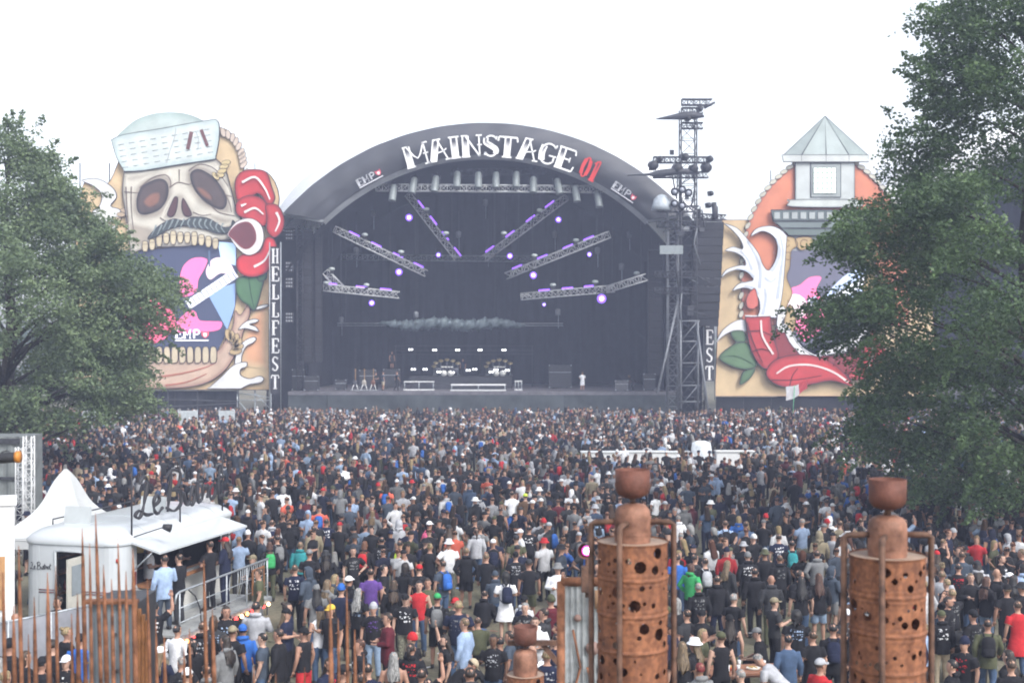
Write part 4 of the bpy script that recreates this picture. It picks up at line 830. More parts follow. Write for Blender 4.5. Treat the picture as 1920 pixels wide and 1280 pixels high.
cut(lh, 'wave', [(1540, 655), (1580, 640), (1612, 618), (1630, 600), (1626, 630), (1600, 656), (1560, 664), (1530, 668), (1500, 650), (1480, 620), (1470, 610), (1476, 640), (1500, 664), (1530, 672)], YL + .04, (.78, .78, .80), .1, ol=.8, sh=2, edge=(.5, .5, .56))
cut(lh, 'wave', [(1456, 612), (1460, 580), (1470, 574), (1474, 590), (1466, 606), (1474, 618), (1466, 624)], YL - .02, (.82, .82, .84), .1, ol=.8, sh=2)
cut(lh, 'ribbon', [(1536, 668), (1580, 664), (1612, 644), (1628, 624), (1632, 660), (1602, 704), (1560, 690)], YL - .02, (.27, .045, .05), .15, ol=1, sh=6, edge=(.12, .02, .03))
cut(lh, 'ribbon', [(1455, 612), (1462, 600), (1480, 640), (1500, 668), (1460, 672), (1452, 650)], YL + .0, (.25, .04, .045), .15, ol=1, sh=4, edge=(.1, .02, .03))
cut(lh, 'ribbon', [(1397, 594, 1), (1445, 592, 1), (1450, 630), (1460, 664), (1452, 680), (1436, 692), (1418, 676), (1404, 642)], YL - .06, (.50, .06, .065), .15, ol=1, sh=7, edge=(.22, .03, .035))
cut(lh, 'ribbon', [(1436, 700), (1446, 680), (1470, 668), (1510, 664), (1550, 674), (1580, 696), (1600, 724), (1560, 714), (1520, 721), (1478, 726), (1450, 718)], YL - .12, (.56, .06, .065), .15, ol=1, sh=8, edge=(.24, .03, .035))
cut(lh, 'ribbon', [(1590, 706), (1612, 672), (1622, 630), (1645, 602, 1), (1648, 640), (1664, 662), (1650, 694), (1616, 712)], YL - .1, (.54, .06, .065), .15, ol=1, sh=7, edge=(.22, .03, .035))
for p in ([(1427, 600), (1430, 630), (1450, 664)], [(1456, 700), (1480, 686), (1520, 684), (1560, 696), (1590, 716)], [(1636, 640), (1636, 664), (1624, 700)]): stroke(lh, 'ribbon_highlight', p, YL - .15, (2.2, 2.6), (.84, .70, .68))
for p in ([(1400, 604), (1412, 640), (1430, 680)], [(1446, 712), (1490, 712), (1540, 704)], [(1602, 700), (1624, 684), (1644, 650)], [(1398, 622), (1424, 620), (1446, 628)], [(1480, 726), (1486, 704), (1496, 690)], [(1408, 660), (1428, 654), (1452, 660)]): stroke(lh, 'ribbon_fold', p, YL - .145, (1.6, .8), (.10, .015, .02))
for p in ([(1348, 669), (1374, 646), (1394, 640), (1412, 656), (1419, 684), (1402, 693), (1370, 686)], [(1387, 718), (1394, 696), (1416, 690), (1408, 708), (1392, 720)], [(1370, 622), (1394, 620), (1398, 640), (1380, 641)]):
    cut(lh, 'leaf', p, YL + .1, (.12, .21, .11), .1, ol=.9, sh=5, edge=(.045, .085, .05))
stroke(lh, 'leaf_vein', [(1352, 669), (1384, 668), (1414, 684)], YL + .06, 1.2, (.04, .09, .05))
mb = MB(); p = W(1548, 745, YL + .9)
for i in range(9):
    p = W(1345 + 50 * i, 745, YL + .9); mb = MB(); mb.bar((p.x, p.y, 0), (p.x, p.y, 23 if 1400 < 1345 + 50 * i < 1720 else 17), .07, 6); mb.build('prop_pole', M_galv, lh)
for i in range(8):
    mb = MB(); p, q = W(1342 + 52 * i, 744, YL + .8), W(1394 + 52 * i, 744, YL + .8)
    mb.box(((p.x + q.x) / 2, p.y, p.z / 2), (q.x - p.x - .02, .06, p.z)); mb.build('base_drape', M_black, lh)
def rebase(root, loc):             # put a thing's Empty at its base without moving its parts
    loc = Vector(loc); root.location = loc
    for c in col.objects:
        if c.parent == root: c.matrix_parent_inverse = Matrix.Translation(-loc)
rebase(sk, W(340, 640, YB) * Vector((1, 1, 0)) if False else Vector((W(340, 640, YB).x, YB, 0)))
rebase(lh, (W(1548, 640, YL).x, YL, 0)); rebase(bs, (W(340, 640, YB).x, YB + .8, 0))
for b in [o for o in col.objects if o.name.startswith('letter_banner')]:
    k = next(c for c in col.objects if c.parent == b); rebase(b, (k.data.vertices[0].co.x, 114.6, 0))

# ------------------------------------------------------------------ food trailer at the left
SCRIPT = [[(0, .85), (.12, 1.0), (.24, .9), (.17, .5), (.1, .2), (0, .02), (-.12, .1), (0, .2), (.2, .06), (.4, .04)],
          [(.42, .2), (.6, .34), (.53, .5), (.43, .34), (.46, .1), (.56, .02), (.7, .14)],
          [(.98, 1.0), (.93, .5), (.86, 0)], [(.8, .85), (1.0, 1.04), (1.26, .94), (1.22, .64), (.98, .54), (1.28, .46), (1.3, .14), (1.08, -.02), (.84, .1)],
          [(1.4, .4), (1.44, .12), (1.52, .04), (1.58, .12)], [(1.58, .12), (1.7, .5), (1.76, .24), (1.68, .02), (1.58, .08)],
          [(1.9, .84), (1.85, .3), (1.88, .04), (1.98, .1)], [(1.76, .58), (2.02, .6)],
          [(2.02, .08), (2.07, .46), (2.13, .38), (2.22, .44), (2.2, .1)], [(2.4, .44), (2.28, .3), (2.33, .04), (2.47, .14), (2.46, .4), (2.36, .44)],
          [(2.66, .84), (2.6, .3), (2.64, .04), (2.76, .1)], [(2.52, .58), (2.8, .6)]]
CL, CW = 6.0, 2.7
trl = empty('food_trailer', 'white rounded food trailer with open hatch and Le Bistrot roof sign', 'trailer', (-9.34, 30.5, 0), R(-14.45))
M_van = mat('trailer_white_enamel', (0.47, 0.50, 0.525), 0.32, 0.05, 1.5, coat=0.3); M_in = mat('dark_trailer_inside', (.035, .028, .022), .8, .3, 3)
M_cream = mat('cream_panel', (.42, .41, .37), .5, .1); M_wood = mat('counter_wood', (.26, .12, .055), .5, .3, 6)
def rrect(x0, x1, y0, y1, r, k=6):
    out = []
    for cx_, cy_, a0 in ((x1 - r, y0 + r, -90), (x1 - r, y1 - r, 0), (x0 + r, y1 - r, 90), (x0 + r, y0 + r, 180)):
        out += [(cx_ + r * math.cos(R(a0 + 90 * i / k)), cy_ + r * math.sin(R(a0 + 90 * i / k))) for i in range(k + 1)]
    return out
def walls(x0, x1, y0, y1, r, z0, z1, holes):
    P = rrect(x0, x1, y0, y1, r); Q = []
    for i, p in enumerate(P):
        q = P[(i + 1) % len(P)]; Q.append(p)
        if math.dist(p, q) > .5:
            cuts = []
            for side, a, b, _, _ in holes:
                if side == 'R' and abs(p[0] - x1) < .01 and abs(q[0] - x1) < .01: cuts += [((x1, a)), ((x1, b))]
                if side == 'F' and abs(p[1] - y0) < .01 and abs(q[1] - y0) < .01: cuts += [((a, y0)), ((b, y0))]
            Q += sorted(cuts, key=lambda c: math.dist(c, p))
    mb = MB()
    for i, p in enumerate(Q):
        q = Q[(i + 1) % len(Q)]; mx, my = (p[0] + q[0]) / 2, (p[1] + q[1]) / 2; iv = [(z0, z1)]
        for side, a, b, za, zb in holes:
            if (side == 'R' and abs(mx - x1) < .01 and a < my < b) or (side == 'F' and abs(my - y0) < .01 and a < mx < b):
                iv = [(z0, za), (zb, z1)]
        for a, b in iv:
            if b - a > .01: mb.add([(p[0], p[1], a), (q[0], q[1], a), (q[0], q[1], b), (p[0], p[1], b)], [(0, 1, 2, 3)], smooth=False)
    return mb
HOLES = [('R', .75, 5.1, 1.55, 2.52), ('F', -1.72, -1.0, .62, 2.42)]
walls(-CW, 0, 0, CL, .42, .5, 2.62, HOLES).build('wall', M_van, trl)
walls(-CW + .07, -.07, .07, CL - .07, .38, .55, 2.6, HOLES).build('inner_wall', M_in, trl)
mb = MB(); lv = [(2.62, -.035, .45), (2.68, -.045, .45), (2.80, .04, .5), (2.90, .17, .55), (2.97, .40, .6), (3.0, .75, .5)]; vv = []
for z, d, r in lv: vv += [(x, y, z) for x, y in rrect(-CW + d, -d, d, CL - d, r)]
k = 28; mb.add(vv, [(i * k + a, i * k + (a + 1) % k, (i + 1) * k + (a + 1) % k, (i + 1) * k + a) for i in range(len(lv) - 1) for a in range(k)] + [tuple(range(len(vv) - k, len(vv)))], smooth=True)
mb.build('roof', M_van, trl)
mb = MB(); mb.box((-CW / 2, CL / 2, .5), (CW - .3, CL - .3, .1)); mb.build('floor', M_dark, trl)
mb = MB(); P = rrect(-CW - .012, .012, -.012, CL + .012, .43); mb.tube([(x, y, 2.615) for x, y in P] + [(P[0][0], P[0][1], 2.615)], .028, 6); mb.build('gutter', mat('grey_gutter', (.4, .43, .45), .4, .1), trl)
for z in (1.50, 1.44):
    mb = MB(); mb.tube([(-CW + .5, -.012, z), (-1.76, -.012, z)], .011, 5); mb.build('stripe', mat('maroon_trim', (.16, .03, .04), .4, .1), trl)
    mb = MB(); mb.tube([(-.95, -.012, z), (-.42, -.012, z)] + [(-.42 + .43 * math.sin(R(a)), .42 - .432 * math.cos(R(a)), z) for a in range(10, 91, 16)] + [(.012, .7, z)], .011, 5); mb.build('stripe', mat('maroon_trim', (.16, .03, .04)), trl)
mb = MB(); mb.tube([(-1.74, -.02, .6), (-1.74, -.02, 2.44), (-.98, -.02, 2.44), (-.98, -.02, .6)], .03, 6); mb.build('door_frame', mat('grey_gutter', (.4, .43, .45)), trl)
mb = MB(); mb.box((-.96, -.36, 1.5), (.04, .7, 1.75)); dr_ = mb.build('door', M_cream, trl)
mb = MB(); mb.box((-.93, -.36, 1.85), (.012, .4, .7)); mb.build('door_window', mat('dim_glass', (.2, .23, .25), .1, .1), dr_)
mb = MB(); mb.box((.02, 0.62, 1.75), (.03, .12, .32)); mb.build('red_box', mat('maroon_trim', (.16, .03, .04)), trl)
for y in (0.45,):
    mb = MB(); mb.tube([(.02 - .15, .12, 2.25), (.0 - .15, .08, 2.25)], .05, 8); mb.build('marker_lamp', mat('red_lamp', (.4, .03, .02), .3, .1), trl)
# service side: cream counter front, wooden counter, awning flap with its struts
mb = MB(); mb.box((.04, 2.95, 1.0), (.05, 4.3, .9)); mb.build('counter_front', mat('pale_counter_panel', (.60, .60, .57), .5, .12, 1.2), trl)
mb = MB(); mb.box((.04, 2.95, .5), (.06, 4.3, .16)); mb.build('kick_board', mat('grey_gutter', (.4, .43, .45)), trl)
mb = MB(); mb.box((.14, 2.95, 1.52), (.50, 4.35, .06)); mb.build('counter_top', M_wood, trl)
mb = MB(); mb.box((.2, 3.1, 1.565), (.14, .9, .03)); mb.build('tray', M_galv, trl)
fl = MB(); fl.add([(0.03, .45, 2.66), (0.03, 5.1, 2.66), (.80, 5.1, 2.44), (.80, .45, 2.44), (0.03, .45, 2.61), (0.03, 5.1, 2.61), (.80, 5.1, 2.39), (.80, .45, 2.39)], [(0, 1, 2, 3), (7, 6, 5, 4), (0, 4, 5, 1), (1, 5, 6, 2), (2, 6, 7, 3), (3, 7, 4, 0)])
fl.build('awning_flap', M_van, trl)
for y in (.5, 5.05):
    mb = MB(); mb.bar((.04, y, 1.95), (.6, y, 2.45), .02, 6); mb.build('flap_strut', M_galv, trl)
for i, (x, y) in enumerate(((-.5, 1.2), (-.6, 1.9), (-.5, 3.4), (-.55, 4.3))):
    mb = MB(); mb.lathe([(.0, .0), (.09, .0), (.1, .1), (.07, .22), (.02, .26)], 10, (x, y, 2.15)); mb.build('hanging_lamp', mat('yellow_shade', (.55, .42, .14), .5, .2), trl)
for z in (1.2, 1.7, 2.1):
    mb = MB(); mb.box((-CW + .3, 3, z), (.35, 5, .04)); mb.build('shelf', M_wood, trl)
for i in range(22):
    mb = MB(); y = .7 + 4.6 * i / 21; h = random.uniform(.18, .32); z = random.choice((1.22, 1.72)); mb.lathe([(.04, 0), (.045, h * .6), (.016, h * .75), (.016, h)], 8, (-CW + .3, y, z), cap=True)
    mb.build('bottle', mat(f'bottle_glass_{i % 4}', [(.05, .12, .05), (.2, .1, .03), (.35, .3, .2), (.3, .05, .05)][i % 4], .15, .1), trl)
for sx in (-2.3, -.45):
    for y in (1.9, 3.9):
        mb = MB(); mb.tube([(sx - .1, y, .33), (sx + .1, y, .33)], .33, 18); w_ = mb.build('wheel', mat('tyre', (.03, .03, .03), .8, .2), trl)
        mb = MB(); mb.tube([(sx - .11, y, .33), (sx + .11, y, .33)], .18, 14); mb.build('rim', M_galv, w_)
for y, x in ((.85, -1.7), (3.15, -.95)):                 # raised roof hatches
    mb = MB(); mb.box((x, y, 3.16), (.72, .05, .5), M=Matrix.Rotation(R(-12), 3, 'X')); mb.build('roof_hatch', mat('grey_hatch', (.42, .45, .46), .5, .08), trl)
    mb = MB(); mb.box((x, y + .2, 2.97), (.75, .5, .08)); mb.build('hatch_curb', mat('grey_gutter', (.4, .43, .45)), trl)
mb = MB(); mb.tube([(-2.5, 1.0, 2.9), (-2.5, 1.0, 3.05), (-1.9, 4.6, 3.2)], .02, 5); mb.build('roof_rail', M_dark, trl)
def script(parent, O, ux, uy, s, r, name, m, flat=.5):
    O, ux, uy = Vector(O), Vector(ux), Vector(uy)
    nrm = ux.cross(uy)
    for st in SCRIPT:
        P = smooth_poly(st, 5, False); mb = MB()
        mb.tube([O + ux * (x * s[0]) + uy * (y * s[1]) for x, y in P], [r * (.65 + .55 * abs(math.sin(i * .35))) for i in range(len(P))], 6, ref=nrm); mb.build(name, m, parent)
script(trl, (-2.42, -.012, 1.98), (1, 0, .02), (0, 0, 1), (.2, .17), .008, 'script_letter', M_dark)
script(trl, (-.5, 1.9, 2.972), (0, 1, 0), (-1, 0, .22), (.52, .36), .008, 'faint_script_letter', mat('faint_grey_script', (.5, .52, .55), .5, .1))
M_seam = mat('grey_gutter', (.4, .43, .45))
for y in (1.2, 2.4, 3.6, 4.8):
    mb = MB(); mb.tube([(.03, y, 2.66), (-.04, y, 2.805), (-.17, y, 2.905), (-.42, y, 2.975), (-.9, y, 3.004), (-1.8, y, 3.004), (-2.28, y, 2.975), (-2.66, y, 2.81)], .008, 4); mb.build('roof_seam', M_seam, trl)
for x in (-2.2, -.6): mb = MB(); mb.bar((x, -.006, .55), (x, -.006, 2.6), .007, 4); mb.build('wall_seam', M_seam, trl)
mb = MB(); mb.box((.012, 5.35, 1.95), (.02, .36, .9)); mb.build('menu_board', M_case, trl)
for i in range(7):
    mb = MB(); mb.box((.026, 5.35, 2.28 - .11 * i), (.004, random.uniform(.16, .28), .025)); mb.build('menu_line', mat('chalk', (.5, .52, .52), .9, .2), trl)
mb = MB(); mb.box((-2.4, -.01, .75), (.16, .02, .09)); mb.build('number_plate', M_case, trl)
for i in range(5): mb = MB(); mb.box((-.25, .10 - .0, 1.0), (.001, .001, .001)) if False else mb.box((-.62, -.012, .78 + .05 * i), (.34, .02, .018)); mb.build('vent_slat', M_seam, trl)
# the roof sign: welded frame with script letters
M_sign = mat('black_sign_steel', (.03, .03, .035), .5, .2)
for y in (.6, 2.95, 5.3):
    mb = MB(); mb.bar((-.05, y, 2.66), (-.05, y, 4.5 if y != 2.95 else 4.5), .025, 6); mb.build('sign_post', M_sign, trl)
for z in (2.74, 4.5):
    mb = MB(); mb.bar((-.05, .6, z), (-.05, 5.3, z), .022, 6); mb.build('sign_rail', M_sign, trl)
script(trl, (-.05, .95, 3.15), (0, 1, 0), (0, 0, 1), (1.58, 1.0), .042, 'sign_letter', M_sign)
mb = MB(); mb.tube([(-.05, .6, 2.74), (.55, 1.0, 2.95), (.62, 1.05, 2.95)], .015, 5); mb.build('lamp_arm', M_sign, trl)
mb = MB(); mb.tube([(.56, 1.0, 2.98), (.72, 1.12, 2.92)], [.06, .11], 10); mb.build('sign_lamp', M_sign, trl)
# deck with railing, chalk board, bulbs
dk = empty('serving_deck', 'raised grey serving deck with tube railing along the food trailer', 'deck', (-9.34, 30.5, 0), R(-14.45))
for i in range(9):
    mb = MB(); mb.box((.2 + .145 * i, 2.75, .48), (.135, 5.0, .05)); mb.build('deck_board', mat('grey_deck_board', (.30, .31, .31), .7, .2, 5), dk)
mb = MB(); mb.box((1.45, 2.75, .44), (.05, 5.0, .12)); mb.build('edge_beam', M_galv, dk)
for y in (.35, 1.6, 2.75, 3.9, 5.15):
    mb = MB(); mb.bar((1.38, y, 0), (1.38, y, 1.52), .024, 6); mb.build('rail_post', M_galv, dk)
mb = MB(); mb.tube([(1.38, .12, 1.3), (1.38, .2, 1.5), (1.38, .35, 1.54), (1.38, 5.2, 1.54)], .028, 7); mb.build('hand_rail', M_galv, dk)
for z in (.8, 1.15):
    mb = MB(); mb.bar((1.38, .35, z), (1.38, 5.15, z), .015, 5); mb.build('middle_rail', M_galv, dk)
for i in range(14):
    y = 3.4 + i * .13; mb = MB(); mb.tube([(1.38, y, 1.52), (1.38, y + random.uniform(-.1, .1), 1.2), (1.38, y + random.uniform(-.25, .25), .85)], .012, 4); mb.build('rail_bar', M_galv, dk)
mb = MB(); mb.tube([(1.38, .75, 1.53), (1.38, 1.1, 1.3), (1.38, 1.35, .95), (1.38, 1.42, .5)], .018, 5); mb.build('cable', M_dark, dk)
for y in (.5, 2.75, 5.0):
    for x in (.2, 1.3):
        mb = MB(); mb.bar((x, y, 0), (x, y, .46), .03, 6); mb.build('deck_leg', M_galv, dk)
def at_deck(x, y, z): return Matrix.Rotation(R(-14.45), 3, 'Z') @ Vector((x, y, z)) + Vector((-9.34, 30.5, 0))
ck = empty('chalk_board', 'small wood framed chalk menu board hung on the deck railing', 'chalkboard', at_deck(1.44, 4.45, .75), R(-14.45))
mb = MB(); mb.box((0, 0, .33), (.02, .62, .58)); mb.build('slate', mat('slate', (.04, .055, .055), .8, .2), ck)
for a, b, c, d in ((0, .33, .04, .66), (0, -.33, .04, .66)): mb = MB(); mb.box((.005, b, .33), (.04, .05, .68)); mb.build('frame_bar', M_wood, ck)
for z in (.02, .64): mb = MB(); mb.box((.005, 0, z), (.04, .62, .05)); mb.build('frame_bar', M_wood, ck)
for i in range(5):
    mb = MB()
    for j in range(5): mb.box((.014, -.22 + .1 * j, .52 - .09 * i), (.003, random.uniform(.04, .085), .018))
    tag(mb.build('chalk_line', mat('chalk', (.5, .52, .52), .9, .2), ck), kind='stuff')
M_bw, M_br, M_bo = emit('warm_bulb', (1, .62, .30), 3), emit('red_bulb', (1, .06, .05), 2), emit('orange_bulb', (1, .4, .12), 2.5)
ls = empty('light_string', 'string of red and warm bulbs along the deck edge', 'string lights', at_deck(1.5, .3, .3), R(-14.45))
mb = MB(); mb.tube([(0, .32 * i, .06 * abs(math.sin(i)) + .03) for i in range(16)], .008, 4); mb.build('wire', M_dark, ls)
for i in range(15):
    mb = MB(); mb.rings([(-.045, .012, .012, 0), (-.03, .034, .034, 0), (0, .06, .06, 0), (.045, .04, .04, 0), (.065, .015, .015, 0)], 8, T=lambda p: p + Vector((.02, .15 + .32 * i, .04)))
    mb.build('bulb', [M_bo, M_br, M_bw, M_br, M_bw][i % 5], ls)

# ------------------------------------------------------------------ tent, white cabin, hoarding, truss post, container, spotlight tube
pg = empty('pagoda_tent', 'white pointed pagoda tent behind the food trailer', 'tent', (-12.62, 36.2, 0))
mb = MB(); nl = 12; hw = 1.5; vv = []
for i in range(nl + 1):
    t = i / nl; q = hw * (1 - t) ** 1.0 * (1 - .38 * math.sin(math.pi * t)) + .03; z = 2.15 + 1.75 * t
    for s in range(16):
        a = s / 16 * 4; e, f = int(a), a - int(a)
        c = [(-1, -1), (1, -1), (1, 1), (-1, 1), (-1, -1)]; x, y = c[e][0] + (c[e + 1][0] - c[e][0]) * f, c[e][1] + (c[e + 1][1] - c[e][1]) * f
        vv.append((x * q, y * q, z - .05 * (1 - t) * math.sin(math.pi * f)))
mb.add(vv, [(i * 16 + a, i * 16 + (a + 1) % 16, (i + 1) * 16 + (a + 1) % 16, (i + 1) * 16 + a) for i in range(nl) for a in range(16)], smooth=False)
M_tent = mat('white_tent_cloth', (.46, .475, .48), .7, .08, 1.5, bump=.3, bscale=3); mb.build('canopy', M_tent, pg)
for sx, sy in ((-1, -1), (1, -1), (1, 1), (-1, 1)):
    mb = MB(); mb.bar((sx * 1.45, sy * 1.45, 0), (sx * 1.45, sy * 1.45, 2.2), .035, 6); mb.build('pole', M_galv, pg)
for sx, sy, w, d in ((0, -1.5, 3, .02), (-1.5, 0, .02, 3), (1.5, 0, .02, 3), (0, 1.5, 3, .02)):
    mb = MB(); mb.box((sx, sy, 2.02), (w, d, .3)); mb.build('valance', M_tent, pg)
cb = empty('white_cabin', 'plain white cabin with a wooden board at the left edge', 'cabin', (-13.27, 29.04, 0), R(21))
mb = MB(); mb.box((0, 0, 1.95), (3.7, 1.5, 3.7)); mb.build('wall', M_white, cb)
mb = MB(); mb.box((0, 0, 3.83), (3.8, 1.6, .06)); mb.build('roof', M_white, cb)
mb = MB(); mb.box((1.3, -.78, 2.05), (.7, .05, 1.2)); mb.build('wooden_board', mat('plywood_board', (.36, .20, .09), .7, .3, 3), cb)
mb = MB(); mb.box((1.3, -.815, 2.55), (.4, .012, .12)); mb.build('board_strip', mat('amber_strip', (.5, .3, .08), .6, .2), cb)
mb = MB(); mb.box((1.35, -.77, .9), (.5, .03, .8)); mb.build('lower_panel', mat('grey_hatch', (.42, .45, .46)), cb)
hd = empty('hoarding', 'grey panelled hoarding fence below the food trailer', 'fence', (-10.4, 25.2, 0))
A, B = Vector((-10.05, 25.5, 0)), Vector((-8.35, 27.9, 0)); dv = (B - A)
for i in range(-3, 3):
    p, q = A + dv * (i / 3 + .003), A + dv * ((i + 1) / 3 - .003); mid = (p + q) / 2 - Vector(hd.location)
    mb = MB(); mb.box((mid.x, mid.y, .96), ((q - p).length, .05, 1.88), rz=math.atan2(dv.y, dv.x)); mb.build('panel', mat('grey_hoarding_sheet', (.24, .25, .28), .6, .22, 2.2, bump=.2, bscale=8), hd)
    mb = MB(); mb.bar(p - Vector(hd.location) + Vector((0, 0, 1.92)), q - Vector(hd.location) + Vector((0, 0, 1.92)), .025, 6); mb.build('top_rail', M_galv, hd)
    mb = MB(); c = p - Vector(hd.location); mb.bar(c, c + Vector((0, 0, 1.95)), .03, 6); mb.build('post', M_galv, hd)
tp = empty('truss_post', 'pale lattice truss post standing at the left edge of the crowd', 'truss', (W(54, 0, 44).x, 44, 0))
mb = MB(); mb.truss((0, 0, 0), (0, 0, W(0, 817, 44).z), .28, rc=.025, rb=.012); mb.build('lattice', M_alu, tp)
tp2 = empty('truss_post', 'second shorter lattice truss post left of the taller one', 'truss', (W(38, 0, 45).x, 45, 0))
mb = MB(); mb.truss((0, 0, 0), (0, 0, W(0, 838, 45).z), .24, rc=.025, rb=.012); mb.build('lattice', M_alu, tp2)
ct = empty('grey_container', 'weathered grey container behind the lattice posts at left', 'container', (W(-40, 0, 47).x, 48.2, 0))
zc = W(0, 818, 47).z
mb = MB(); nx = 40; vv = []
for z in (.1, zc):
    for i in range(nx + 1): vv.append((-2.6 + 4.1 * i / nx, -1.2 + (.05 if (i // 2) % 2 else 0), z))
mb.add(vv, [(i, i + 1, i + nx + 2, i + nx + 1) for i in range(nx)]); mb.build('corrugated_side', mat('grey_container_paint', (.15, .165, .165), .6, .25, 2), ct)
mb = MB(); mb.box((-.55, 0, zc / 2), (4.1, 2.2, zc - .1)); mb.build('container_body', mat('grey_container_paint', (.22, .24, .24)), ct)
mb = MB(); mb.box((-.55, -1.24, zc * .96), (4.12, .1, .18)); mb.box((-.55, -1.25, zc * .62), (4.12, .08, .1)); mb.build('top_rail', M_dark, ct)
sp = empty('tube_torch', 'black tube torch with orange mouth on a mast at left edge', 'torch', (W(-70, 0, 14).x, 14, 0)); c0 = Vector(sp.location)
mb = MB(); mb.tube([(W(-90, 866, 14) - c0), (W(36, 856, 14) - c0)], .058, 14, cap=False); mb.tube([(W(-90, 866, 14) - c0), (W(-60, 864, 14) - c0)], .058, 14); mb.build('tube', M_case, sp)
mb = MB(); mb.tube([(W(30, 856.5, 14) - c0), (W(38, 856, 14) - c0)], .066, 14); mb.build('mouth_ring', mat('orange_ring', (.5, .2, .04), .4, .2), sp)
mb = MB(); mb.bar((0, 0, 0), (0, 0, (W(-70, 865, 14) - c0).z), .06, 8); mb.build('mast', M_rustd, sp)
mb = MB(); mb.tube([(W(2, 858, 14) - c0) + Vector((0, 0, .05)), (W(6, 846, 14) - c0), (W(14, 845, 14) - c0), (W(20, 857, 14) - c0) + Vector((0, 0, .05))], .008, 5); mb.build('handle', M_dark, sp)

# ------------------------------------------------------------------ rusty spikes and steel box, lower left
SPK = [(5, 1072, 15), (25, 1135, 30), (35, 1022, 46), (53, 1188, 58), (64, 1118, 72), (89, 1072, 96), (104, 1060, 112), (134, 1150, 140), (145, 1112, 150), (154, 990, 163), (168, 1018, 176),
       (179, 962, 190), (194, 1058, 202), (209, 1085, 216), (221, 1007, 229), (236, 1070, 242), (249, 1028, 256), (276, 1083, 283), (292, 1160, 298), (308, 1192, 313), (345, 1208, 348), (355, 1178, 363),
       (382, 1050, 390), (398, 1140, 406), (476, 1250, 479), (517, 1262, 520), (571, 1250, 574), (619, 1120, 624), (634, 1158, 637), (650, 1100, 654), (665, 1180, 668), (682, 1225, 684)]
for i, (tx, ty, bx) in enumerate(sorted(SPK)):
    Y = 11.6 + .5 * math.sin(i * 2.3); T, B = W(tx, ty, Y), W(bx, 1280, Y); k = T.z / max(.05, (T.z - B.z))
    foot = Vector((T.x + (B.x - T.x) * min(k, 3.2), Y + random.uniform(-.1, .1), 0))
    side = 'left group' if tx < 500 else 'group beside the food trailer'
    lab = f'rusty pointed steel spike, {ordinal(i)} from the left of the row'
    o = empty('steel_spike', lab, 'spike', foot, 0, 'rusty spikes along the bottom left')
    t = T - foot; mb = MB(); n_ = 10; rr = .019 + .004 * math.sin(i * 1.7)
    mb.tube([Vector((0, 0, 0)), t * .5, t * (1 - .62 / t.length), t * (1 - .3 / t.length), t], [rr * 1.15, rr * 1.08, rr, rr * .72, .003], 7); mb.build('shaft', M_rust, o)
    mb = MB(); mb.box((0, 0, .02), (.12, .12, .03)); mb.build('foot_plate', M_rustd, o)
bx = empty('steel_box', 'tall blue-grey steel box with rusty edge bars among the spikes', 'box', (W(214, 0, 12.6).x, 12.7, 0)); c0 = Vector(bx.location); zt = W(0, 1130, 12.4).z
mb = MB(); nx = 12; vv = []; x0, x1 = W(166, 0, 12.4).x - c0.x, W(252, 0, 12.4).x - c0.x
for z in (0.02, zt):
    for i in range(nx + 1): vv.append((x0 + (x1 - x0) * i / nx, -.3 + (.02 if i % 3 == 1 else 0), z))
mb.add(vv, [(i, i + 1, i + nx + 2, i + nx + 1) for i in range(nx)]); mb.build('front_sheet', mat('blue_grey_sheet', (.17, .20, .225), .55, .3, 3, metal=.2), bx)
mb = MB(); mb.box(((x0 + x1) / 2, .1, zt / 2), (x1 - x0, .7, zt - .04)); mb.build('core', M_dark, bx)
for i in range(4):
    mb = MB(); mb.box((x1 + .012 + .032 * i, -.3 + .02 * i, zt / 2 - .03 * i), (.026, .05, zt - .06 * i)); mb.build('edge_bar', mat('orange_rust', (.22, .10, .042), .8, .35, 8, bump=.3), bx)
mb = MB(); mb.box(((x0 + x1) / 2, -.3, zt + .015), (x1 - x0 + .06, .12, .03)); mb.build('top_bar', M_rust, bx)
for i in range(9): mb = MB(); mb.tube([(x1 - .18 + .02 * (i % 2), -.335, zt - .3 - .35 * i), (x1 - .18 + .02 * (i % 2), -.30, zt - .3 - .35 * i)], .016, 7); mb.build('bolt', M_dark, bx)

